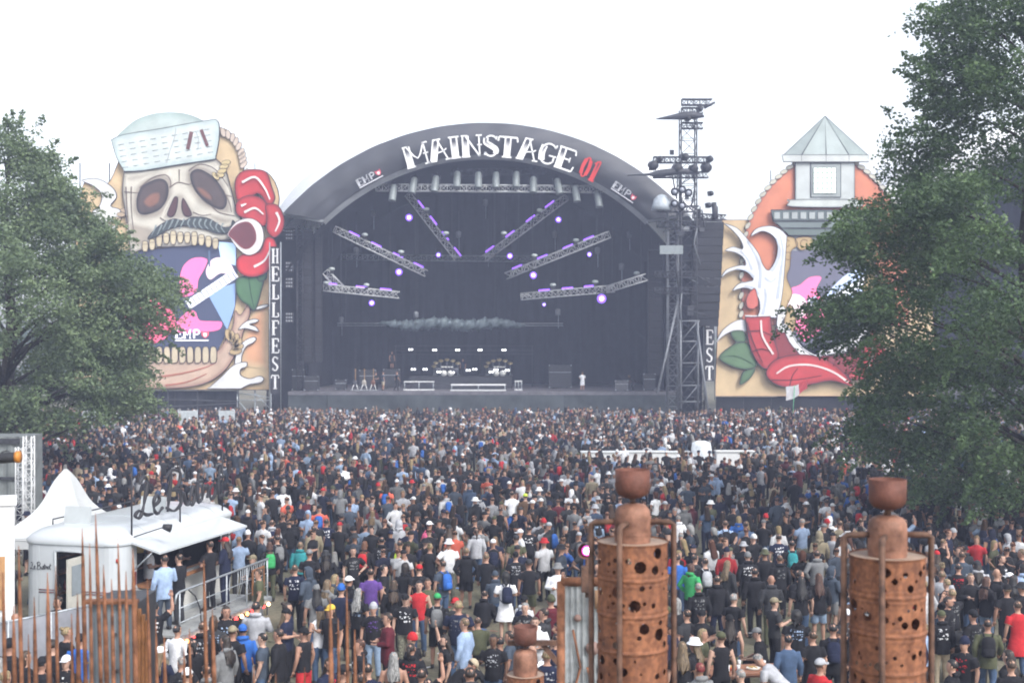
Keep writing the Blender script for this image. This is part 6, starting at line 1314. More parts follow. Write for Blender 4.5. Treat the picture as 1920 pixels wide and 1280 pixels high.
# poses: hip centre, torso lean, arms (elbow, wrist in torso space, standing coordinates), legs (knee, ankle)
ST = dict(hip=(0, 0, .92), lean=0, le=(-.265, -.03, 1.15), lw=(-.275, .05, .90), re=(.265, -.03, 1.15), rw=(.275, .05, .90), lk=(-.105, .02, .49), la=(-.115, -.02, .085), rk=(.105, .02, .49), ra=(.115, -.02, .085))
def pz(**k): d = dict(ST); d.update(k); return d
POSE = {'down': pz(), 'front': pz(le=(-.28, .02, 1.16), lw=(-.08, .23, 1.13), re=(.28, .02, 1.16), rw=(.07, .24, 1.17)),
        'pocket': pz(le=(-.33, -.07, 1.15), lw=(-.20, .07, .95), re=(.33, -.07, 1.15), rw=(.20, .07, .95), lk=(-.11, .05, .49), la=(-.14, .06, .085)),
        'cup': pz(re=(.27, .02, 1.15), rw=(.19, .27, 1.24), lk=(-.12, .03, .49)), 'phone': pz(le=(-.26, .14, 1.24), lw=(-.10, .26, 1.50), re=(.26, .14, 1.24), rw=(.10, .26, 1.50)),
        'walk': pz(lk=(-.1, .17, .51), la=(-.1, .13, .09), rk=(.1, -.03, .49), ra=(.1, -.30, .12), le=(-.27, -.13, 1.16), lw=(-.25, -.06, .92), re=(.27, .07, 1.16), rw=(.24, .23, .97)),
        'hip': pz(le=(-.40, -.06, 1.18), lw=(-.19, .03, 1.02), lk=(-.13, .05, .49), la=(-.17, .06, .085)), 'wave': pz(re=(.38, .03, 1.60), rw=(.34, .10, 1.86)),
        'sit': pz(hip=(0, 0, .15), lean=14, le=(-.28, .12, 1.14), lw=(-.10, .36, 1.06), re=(.28, .12, 1.14), rw=(.10, .36, 1.06), lk=(-.16, .40, .50), la=(-.13, .62, .085), rk=(.16, .42, .49), ra=(.12, .66, .085)),
        'bench': pz(hip=(0, 0, .55), lean=12, le=(-.27, .10, 1.14), lw=(-.12, .34, 1.12), re=(.27, .10, 1.14), rw=(.12, .34, 1.12), lk=(-.13, .42, .54), la=(-.13, .40, .085), rk=(.13, .42, .54), ra=(.14, .36, .085)),
        'bend': pz(hip=(0, -.1, .88), lean=48, le=(-.24, .22, 1.20), lw=(-.14, .46, 1.12), re=(.24, .22, 1.20), rw=(.14, .46, 1.12), lk=(-.11, .06, .48), rk=(.11, .08, .48))}
def torso_T(P):
    Mx = Matrix.Rotation(R(-P['lean']), 3, 'X'); h = Vector(P['hip']); o = Vector((0, 0, .92))
    return (lambda v: Mx @ (Vector(v) - o) + h), Mx, h
def hand(mb, wrist, d, side):
    d = Vector(d).normalized(); u = Vector((side, 0, 0)) - d * d.x * side
    u = u.normalized() if u.length > .2 else frame(d)[0]; nrm = d.cross(u)           # u points to the outside of the body
    w = Vector(wrist); mb.tube([w - d * .01, w + d * .03, w + d * .085], [.024, .040, .036], 8, flat=.42, ref=nrm)
    for k, ln, off in ((0, .068, .029), (1, .080, .010), (2, .076, -.010), (3, .060, -.028)):
        a = w + d * .08 - nrm.cross(d) * 0 + (d.cross(nrm)) * off
        mb.tube([a, a + d * ln * .5 - nrm * .006 * side, a + d * ln * .85 - nrm * .026 * side], [.0095, .009, .007], 5)
    a = w + d * .025 + d.cross(nrm) * .034; q = d.cross(nrm)
    mb.tube([a, a + d * .03 + q * .022, a + d * .062 + q * .026], [.012, .010, .008], 5)
_BC = {}
COMBO = [('down', 'tee', 'long'), ('down', 'tee', 'short'), ('down', 'hood', 'long'), ('pocket', 'hood', 'long'), ('front', 'tee', 'long'), ('front', 'hood', 'long'), ('cup', 'tee', 'long'), ('down', 'jack', 'long'), ('pocket', 'tee', 'long'), ('hip', 'tee', 'long'), ('front', 'tee', 'short'), ('down', 'tank', 'long'), ('cup', 'jack', 'long'), ('walk', 'tee', 'long'), ('phone', 'tee', 'long'), ('sit', 'tee', 'long'), ('pocket', 'jack', 'long'), ('wave', 'tee', 'long'), ('hip', 'tee', 'short')]
def raw_body(pose, top, bot):
    P = POSE[pose]; T, Mx, h = torso_T(P); mb = MB(); SK, TP, BT, SH = 0, 1, 2, 3
    bare = top == 'bare'; loose = .022 if top in ('hood', 'jack') else (.012 if top == 'tee' else 0.0)
    hem = {'hood': .80, 'jack': .74, 'tee': .84, 'tank': .86, 'bare': .95, 'dress': .80}[top]; tl = SK if bare else TP
    lo = [(hem, .168 + loose, .125 + loose, 0), (.92, .170 + loose, .128 + loose, 0)] if hem < .9 else [(.95, .155, .112, 0)]
    up = [(1.05, .152 + loose, .115 + loose, 0), (1.18, .168 + loose, .122 + loose, .002), (1.31, .188 + loose, .126 + loose, 0), (1.39, .186 + loose * .7, .112 + loose, -.006), (1.44, .145, .092, -.01), (1.475, .078, .072, -.008)]
    if P['lean'] > 30 or pose in ('sit', 'bench'): lo = [(max(hem, .88), .172 + loose, .13 + loose, 0), (.94, .170 + loose, .128 + loose, 0)]
    mb.rings(lo + up, 18, tl, T=T)
    if top == 'dress': mb.rings([(.52, .27, .22, 0), (.75, .21, .17, 0), (.95, .16, .12, 0)], 18, TP)
    if top == 'hood': mb.tube([T((-.10, -.05, 1.49)), T((-.05, -.10, 1.50)), T((.05, -.10, 1.50)), T((.10, -.05, 1.49))], .05, 8, TP)
    mb.tube([T((0, -.005, 1.43)), T((0, .0, 1.50)), T((0, .012, 1.57))], [.064, .056, .056], 10, SK)
    mb.rings([(1.512, .030, .030, .045), (1.525, .048, .05, .036), (1.55, .061, .073, .022), (1.585, .070, .088, .012), (1.63, .0765, .097, .002), (1.68, .0775, .099, -.004), (1.715, .070, .090, -.008), (1.742, .048, .062, -.010), (1.754, .02, .03, -.01)], 16, SK, T=T)
    for s, e, w in ((-1, P['le'], P['lw']), (1, P['re'], P['rw'])):
        S = T((s * .178, -.005, 1.40)); E, Wr = T(e), T(w)
        if top in ('hood', 'jack'):
            mb.tube([S, S.lerp(E, .5), E, E.lerp(Wr, .5), Wr.lerp(E, .06)], [.082, .072, .066, .060, .050], 12, TP)
            mb.tube([E.lerp(Wr, .8), Wr], [.034, .027], 10, SK)
        else:
            if top in ('tee', 'dress'): mb.tube([S, S.lerp(E, .35), S.lerp(E, .72)], [.080, .078, .078], 12, TP); mb.tube([S.lerp(E, .5), E, E.lerp(Wr, .35), Wr], [.048, .043, .043, .027], 10, SK)
            else: mb.tube([S, S.lerp(E, .4), E, E.lerp(Wr, .35), Wr], [.066, .055, .044, .044, .028], 12, SK)
    hp = h
    Pm = Mx if pose not in ('sit', 'bench') else Matrix.Rotation(R(-P['lean'] * .4), 3, 'X')
    mb.rings([(.79, .12, .11, 0), (.84, .165, .125, 0), (.92, .172, .128, 0), (.99, .158, .118, 0)], 16, BT, T=lambda v: Pm @ (Vector(v) - Vector((0, 0, .92))) + hp)
    for s, k, a in ((-1, P['lk'], P['la']), (1, P['rk'], P['ra'])):
        Hj = hp + Vector((s * .092, 0, -.05)); K, A = Vector(k), Vector(a)
        if bot == 'long': mb.tube([Hj, Hj.lerp(K, .5), K, K.lerp(A, .5), K.lerp(A, .96)], [.104, .092, .072, .068, .060], 12, BT)
        else:
            mb.tube([Hj, Hj.lerp(K, .5), Hj.lerp(K, .97)], [.108, .104, .100], 12, BT); mb.tube([Hj.lerp(K, .8), K, K.lerp(A, .3), K.lerp(A, .75), A], [.062, .056, .060, .043, .036], 10, SK)
        fd = Vector((s * .12, 1, 0)).normalized()
        mb.tube([A + Vector((0, 0, .02)) - fd * .06 - Vector((0, 0, .045)), A + fd * .06 - Vector((0, 0, .038)), A + fd * .16 - Vector((0, 0, .05)), A + fd * .19 - Vector((0, 0, .055))], [.042, .046, .040, .022], 10, SH)
        mb.tube([A - Vector((0, 0, .04)), A + Vector((0, 0, .03))], [.045, .042], 10, SH)
    return mb, T, Mx
def decimated(me, tris):
    me.calc_loop_triangles(); n = len(me.loop_triangles)
    o = bpy.data.objects.new('tmp', me); col.objects.link(o); d = o.modifiers.new('d', 'DECIMATE'); d.ratio = min(1, tris / max(1, n)); d.use_collapse_triangulate = True
    dg = bpy.context.evaluated_depsgraph_get(); r = bpy.data.meshes.new_from_object(o.evaluated_get(dg)); bpy.data.objects.remove(o); return r
def body(pose, top, bot):
    key = (pose, top, bot)
    if key in _BC: return _BC[key]
    mb, T, Mx = raw_body(pose, top, bot)
    kd = kdtree.KDTree(sum(len(f) for f in mb.f)); 
    for f, m in zip(mb.f, mb.m):
        if len(f) > 4: continue
        c = sum((Vector(mb.v[i]) for i in f), Vector()) / len(f); kd.insert(c, m)
    kd.balance()
    me = bpy.data.meshes.new('src'); me.from_pydata(mb.v, [], mb.f); o = bpy.data.objects.new('tmp', me); col.objects.link(o)
    rm = o.modifiers.new('r', 'REMESH'); rm.mode = 'VOXEL'; rm.voxel_size = .0155
    sm_ = o.modifiers.new('s', 'SMOOTH'); sm_.iterations = 2; sm_.factor = .5
    dg = bpy.context.evaluated_depsgraph_get(); full = bpy.data.meshes.new_from_object(o.evaluated_get(dg)); bpy.data.objects.remove(o); bpy.data.meshes.remove(me)
    out = {}
    for lod, tris in ((0, 2400), (1, 430), (2, 190)) if key in COMBO else ((0, 2400),):
        q = decimated(full, tris)
        V = np.empty(len(q.vertices) * 3); q.vertices.foreach_get('co', V); V = V.reshape(-1, 3); F = [tuple(p.vertices) for p in q.polygons]
        lab = [kd.find(Vector(V[list(f)].mean(0)))[1] for f in F]
        hem = {'hood': .80, 'jack': .74, 'tee': .84, 'tank': .86, 'bare': 9, 'dress': 9}[top]
        if POSE[pose]['lean']: hem = max(hem, .89) if hem < 5 else hem
        Mi = Mx.inverted(); hp_ = Vector(POSE[pose]['hip'])
        if top == 'dress': lab = [1 if (q == 2 and abs(V[list(f)].mean(0)[0]) < .3 and V[list(f)].mean(0)[2] > .53) else q for q, f in zip(lab, F)]
        if hem < 5:
            for fi, f in enumerate(F):
                if lab[fi] in (1, 2):
                    qv = Mi @ (Vector(V[list(f)].mean(0)) - hp_) + Vector((0, 0, .92))
                    if abs(qv.x) < .215 and .60 < qv.z < 1.08 and abs(qv.y) < .2: lab[fi] = 1 if qv.z > hem else 2
        bpy.data.meshes.remove(q); out[lod] = (V, F, lab)
    bpy.data.meshes.remove(full)
    V, F, lab = out[0]; det = MB(); det.add([tuple(v) for v in V], F, 0, smooth=True); det.m = list(lab)
    base = len(det.f)
    for s, e, w in ((-1, POSE[pose]['le'], POSE[pose]['lw']), (1, POSE[pose]['re'], POSE[pose]['rw'])): hand(det, T(w), T(w) - T(e), s)
    det.m[base:] = [0] * (len(det.f) - base)
    TT = lambda pts: [T(p) for p in pts]
    det.add(TT([(-.013, .094, 1.60), (.013, .094, 1.60), (.017, .112, 1.592), (-.017, .112, 1.592), (0, .094, 1.655), (0, .124, 1.603)]), [(3, 2, 5), (3, 5, 4), (2, 4, 5), (0, 1, 2, 3)], 0, smooth=True)
    for s in (-1, 1):
        det.add(TT([(s * .031 + .015 * math.cos(a), .0885 + .004 * math.cos(a) * -s * 1.5, 1.640 + .0085 * math.sin(a)) for a in np.linspace(0, 2 * math.pi, 7)[:-1]]), [tuple(range(6))], 4)
        det.add(TT([(s * .012, .0975, 1.660), (s * .050, .084, 1.661), (s * .050, .084, 1.668), (s * .012, .0975, 1.668)]), [(0, 1, 2, 3)], 4)
        b0 = len(det.f); det.tube(TT([(s * .076, -.008, 1.60), (s * .086, -.014, 1.635), (s * .082, -.012, 1.655)]), [.010, .016, .010], 6, 0)
    det.add(TT([(-.025, .094, 1.563), (.025, .094, 1.563), (.018, .098, 1.572), (0, .1005, 1.575), (-.018, .098, 1.572)]), [(0, 1, 2, 3, 4)], 5)
    m0 = bpy.data.meshes.new('person_body'); m0.from_pydata(det.v, [], det.f); m0.polygons.foreach_set('material_index', det.m); m0.polygons.foreach_set('use_smooth', det.sm)
    for k in (skin(0), fabric('black'), fabric('denim'), M_shoe, M_eye, M_lip): m0.materials.append(k)
    _BC[key] = (m0, out.get(1), out.get(2), T, Mx, POSE[pose]); return _BC[key]
# ---- head gear, in standing head space (placed with the torso transform)
def sphere_pts(nu, nv, f):
    vs, fs = [], []
    for j in range(nv + 1):
        ph = math.pi * j / nv
        for i in range(nu):
            th = 2 * math.pi * i / nu; vs.append(f(math.sin(ph) * math.cos(th), math.sin(ph) * math.sin(th), math.cos(ph)))
    for j in range(nv):
        for i in range(nu): a, b = j * nu + i, j * nu + (i + 1) % nu; fs.append((a, a + nu, b + nu, b))
    return vs, fs
def hair_geo(style, nu=16, nv=10, seed=0):
    HC = Vector((0, -.004, 1.655)); rx, ry, rz = .086, .108, .108
    ln = {'short': 0, 'mid': .13, 'long': .31, 'curly': .05, 'hood': .08}.get(style, 0); pf = {'curly': 1.28, 'hood': 1.34, 'mid': 1.05, 'long': 1.02}.get(style, 1.0)
    def f(x, y, z):
        face = y > .30 and z < (.42 if style != 'hood' else .5)
        k = pf * (1 + .03 * math.sin(9 * x + 5 * z + seed) + (.06 * math.sin(14 * x + 9 * y) * math.sin(13 * z) if style == 'curly' else 0))
        if face: k = .80
        p = Vector((x * rx * k, y * ry * k, z * rz * k))
        if z < -.05 and not face:
            if ln: 
                t = min(1, (-z) / .95); p.z = -.02 - (ln + .06) * t - .02; w = (1 - .12 * math.sin(math.pi * t / .3) if t < .3 else (1 + 1.7 * (t - .3) if t < .8 else 1.85 - 1.6 * (t - .8))) if style == 'long' else 1.12; p.z += .07 * t * math.sin(7 * x + 4 * y + seed) + .05 * t * math.sin(19 * x)
                a = math.hypot(x, y) or 1; q = max(math.hypot(x, y), .55 * t + .25); p.x = x / a * rx * k * w * q * (1.15 if style == 'long' else 1); p.y = min(y / a * ry * k * q * .8 - (.13 if style == 'long' else .05) * min(1, t * 1.3) + .012 * math.sin(11 * x) * t, .02)
                if t > .99: p.x *= .8
            elif style == 'short':
                p *= (1 if z > -.45 else .82)
        return HC + p
    vs, fs = sphere_pts(nu, nv, f); mb = MB(); mb.add(vs, fs, smooth=True)
    if style == 'tail': pass
    return mb
def head_geo(style, nu=16):
    mb = MB()
    if style in ('short', 'mid', 'long', 'curly', 'hood'): return hair_geo(style, nu, 10 if nu > 10 else 6)
    if style == 'bun':
        mb = hair_geo('short', nu, 10 if nu > 10 else 6); v, f = sphere_pts(max(6, nu // 2), 5, lambda x, y, z: Vector((x * .045, -.10 + y * .042, 1.735 + z * .042))); mb.add(v, f, smooth=True); return mb
    if style == 'tail':
        mb = hair_geo('short', nu, 10 if nu > 10 else 6); mb.tube([(0, -.10, 1.69), (0, -.145, 1.66), (0, -.14, 1.55), (0, -.12, 1.42)], [.025, .034, .034, .012], max(5, nu // 2)); return mb
    if style in ('cap', 'capback'):
        s = 1 if style == 'cap' else -1
        v, f = sphere_pts(nu, 8 if nu > 10 else 5, lambda x, y, z: Vector((x * .092, -.004 + y * .114, 1.672 + max(z, -.10) * .100))); mb.add(v, f, smooth=True)
        n = 8; a = [(.078 * math.sin(t), s * (.075 + .115 * math.cos(t)), 1.668 - .012 * abs(math.sin(t))) for t in np.linspace(-1.45, 1.45, n)]; b = [(x * 1.0, s * .07, z + .01) for x, y, z in a]
        mb.add(a + b + [(x, y, z + .008) for x, y, z in a], [(i, i + 1, n + i + 1, n + i) for i in range(n - 1)] + [(2 * n + i, n + i, n + i + 1, 2 * n + i + 1) for i in range(n - 1)]); return mb
    if style == 'bucket':
        mb.rings([(1.648, .155, .172, -.004), (1.655, .15, .167, -.004), (1.690, .098, .120, -.004), (1.745, .086, .106, -.004), (1.772, .070, .085, -.004), (1.776, .01, .01, -.004)], nu); return mb
    if style == 'beanie':
        v, f = sphere_pts(nu, 8 if nu > 10 else 5, lambda x, y, z: Vector((x * .093, -.008 + y * .116, 1.665 + max(z, -.05) * .128))); mb.add(v, f, smooth=True); mb.rings([(1.645, .096, .118, -.006), (1.69, .097, .119, -.006)], nu, cap=False); return mb
    return None
def pack_geo(n=1):
    mb = MB(); mb.rings([(1.00, .10, .05, -.205), (1.02, .135, .075, -.21), (1.15, .145, .088, -.215), (1.32, .138, .078, -.205), (1.40, .11, .055, -.185), (1.42, .06, .03, -.17)], 12 if n else 6); mb.rings([(1.03, .10, .03, -.285), (1.08, .108, .04, -.285), (1.18, .105, .036, -.28), (1.21, .07, .02, -.27)], 10 if n else 5)
    if n:
        for s in (-1, 1): mb.tube([(s * .08, -.15, 1.42), (s * .10, -.05, 1.475), (s * .105, .09, 1.42), (s * .12, .13, 1.28), (s * .15, .05, 1.08), (s * .13, -.13, 1.03)], .017, 6, flat=.5)
    return mb
_HM = {}
def cached(kind, pose, maker):
    k = (kind, pose)
    if k not in _HM:
        g = maker(); T, _, _ = torso_T(POSE[pose]); me = bpy.data.meshes.new(kind); me.from_pydata([tuple(T(v)) for v in g.v], [], g.f); me.polygons.foreach_set('use_smooth', g.sm); me.materials.append(M_shoe); _HM[k] = me
    return _HM[k]
def beard_geo():
    mb = MB(); v, f = sphere_pts(12, 8, lambda x, y, z: Vector((x * .066, .040 + y * .062, 1.540 + z * .044))); mb.add(v, f, smooth=True); return mb
def glasses_geo():
    mb = MB(); mb.tube([(-.08, .0, 1.648), (-.066, .088, 1.643), (0, .106, 1.640), (.066, .088, 1.643), (.08, .0, 1.648)], .012, 5, flat=.35, ref=(0, 0, 1)); return mb
def hair_mat(c):
    nm = 'hair_' + c.replace(' ', '_')
    if nm in _M: return _M[nm]
    m, n, l, b = _bsdf(nm); tc = n.new('ShaderNodeTexCoord'); mp = n.new('ShaderNodeMapping'); mp.inputs['Scale'].default_value = (55, 55, 5)
    no = n.new('ShaderNodeTexNoise'); no.inputs['Scale'].default_value = 1; no.inputs['Detail'].default_value = 4; l.new(tc.outputs['Object'], mp.inputs[0]); l.new(mp.outputs[0], no.inputs['Vector'])
    r = n.new('ShaderNodeValToRGB'); e = r.color_ramp.elements; e[0].position = .36; e[1].position = .66; k = HAIR[c]; e[0].color = (*[x * .35 for x in k], 1); e[1].color = (*[min(1, x * 1.35) for x in k], 1)
    l.new(no.outputs['Fac'], r.inputs[0]); l.new(r.outputs[0], b.inputs['Base Color']); b.inputs['Roughness'].default_value = .5
    bu = n.new('ShaderNodeBump'); bu.inputs['Strength'].default_value = .8; bu.inputs['Distance'].default_value = .02; l.new(no.outputs['Fac'], bu.inputs['Height']); l.new(bu.outputs[0], b.inputs['Normal'])
    _M[nm] = m; return m
HATN = {'cap': 'cap', 'capback': 'backwards cap', 'bucket': 'bucket hat', 'beanie': 'beanie'}
TOPN = {'tee': 'tee', 'hood': 'hoodie', 'jack': 'jacket', 'tank': 'tank top', 'dress': 'dress', 'bare': 'bare back'}
POSN = {'front': 'hands in front', 'phone': 'both hands raised', 'sit': 'sitting on the ground', 'bench': 'seated', 'wave': 'one arm raised', 'bend': 'bending forward', 'walk': 'walking'}
PEOPLE = []
def person(x, Y, pose, top, tc, bot, bc, head, hc, bag=None, yaw=0, pr=None, skin_i=None, hh=None, z=0.0, beard=None, glasses=False, near=None, wide=1.0):
    me = body(pose, top, bot)[0]; o = obj('person', me); i = len(PEOPLE)
    o.location = (x, Y, z); o.rotation_euler.z = R(yaw); h = hh or random.uniform(.95, 1.05); o.scale = (h * wide, h * wide, h)
    si = skin_i if skin_i is not None else random.choice([0, 0, 1, 1, 2, 3, 3, 0, 1, 4] if random.random() < .3 else [0, 1, 3])
    ms = [skin(si), fabric(tc, pr) if top != 'bare' else skin(si), fabric(bc)]
    for k, m in enumerate(ms): o.material_slots[k].link = 'OBJECT'; o.material_slots[k].material = m
    def child(name, mesh, m):
        c = obj(name, mesh, o); c.material_slots[0].link = 'OBJECT'; c.material_slots[0].material = m; return c
    hm = hair_mat
    hat = head in HATN
    if hat:
        hair2 = random.choice(['dark brown', 'brown', 'black', 'fair']); st = 'short' if random.random() < .75 else 'long'
        child('hair', cached('hair_' + st, pose, lambda: head_geo(st)), hm(hair2)); child(HATN[head].replace(' ', '_').replace('backwards_', ''), cached('hat_' + head, pose, lambda: head_geo(head)), fabric(hc))
    elif head == 'hood': child('hood', cached('hair_hood', pose, lambda: head_geo('hood')), fabric(tc))
    elif head != 'bald': child('hair', cached('hair_' + head, pose, lambda: head_geo(head)), hm(hc))
    if bag: child('backpack', cached('backpack', pose, pack_geo), fabric(bag))
    if beard: child('beard', cached('beard', pose, beard_geo), hm(beard))
    if glasses: child('sunglasses', cached('sunglasses', pose, glasses_geo), M_eye)
    a = ((yaw + 180) % 360) - 180
    face = 'facing the stage' if abs(a) < 50 else ('facing the camera' if abs(a) > 130 else ('turned left' if a > 0 else 'turned right'))
    hd = f'{hc} {HATN[head]}' if hat else ('hood up' if head == 'hood' else ('shaven head' if head == 'bald' else {'short': f'short {hc} hair', 'mid': f'{hc} bob', 'long': f'long {hc} hair', 'curly': f'curly {hc} hair', 'bun': f'{hc} hair bun', 'tail': f'{hc} ponytail'}[head]))
    w = f'in {tc} {"printed " if pr else ""}{TOPN[top]}' if top != 'bare' else 'with bare back'
    bt = f'{bc} {"trousers" if bot == "long" else "shorts"}'
    PEOPLE.append(dict(o=o, w=w, hd=hd, bt=bt, bag=f'{bag} backpack' if bag else None, face=face, pose=POSN.get(pose), px=960 + x * FPX / Y, Y=Y, near=near, x=x))
    return o
def by_px(px, py, h=1.75): return (7.5 - h) * FPX / (py - 640)        # distance of a standing head seen at that height
def pp(px, py, pose, top, tc, bot, bc, head, hc, bag=None, yaw=0, pr=None, **k):
    hh = k.pop('hh', random.uniform(.97, 1.03)); tall = {'sit': .98, 'bench': 1.38, 'bend': 1.50}.get(pose, 1.755) * hh
    Y = (CAMH - k.get('z', 0) - tall) * FPX / (py - 640); return person((px - 960) * Y / FPX, Y, pose, top, tc, bot, bc, head, hc, bag, yaw, pr, hh=hh, **k)
A_, B_, C_, N_ = 'black', 'denim', 'charcoal', 'navy'
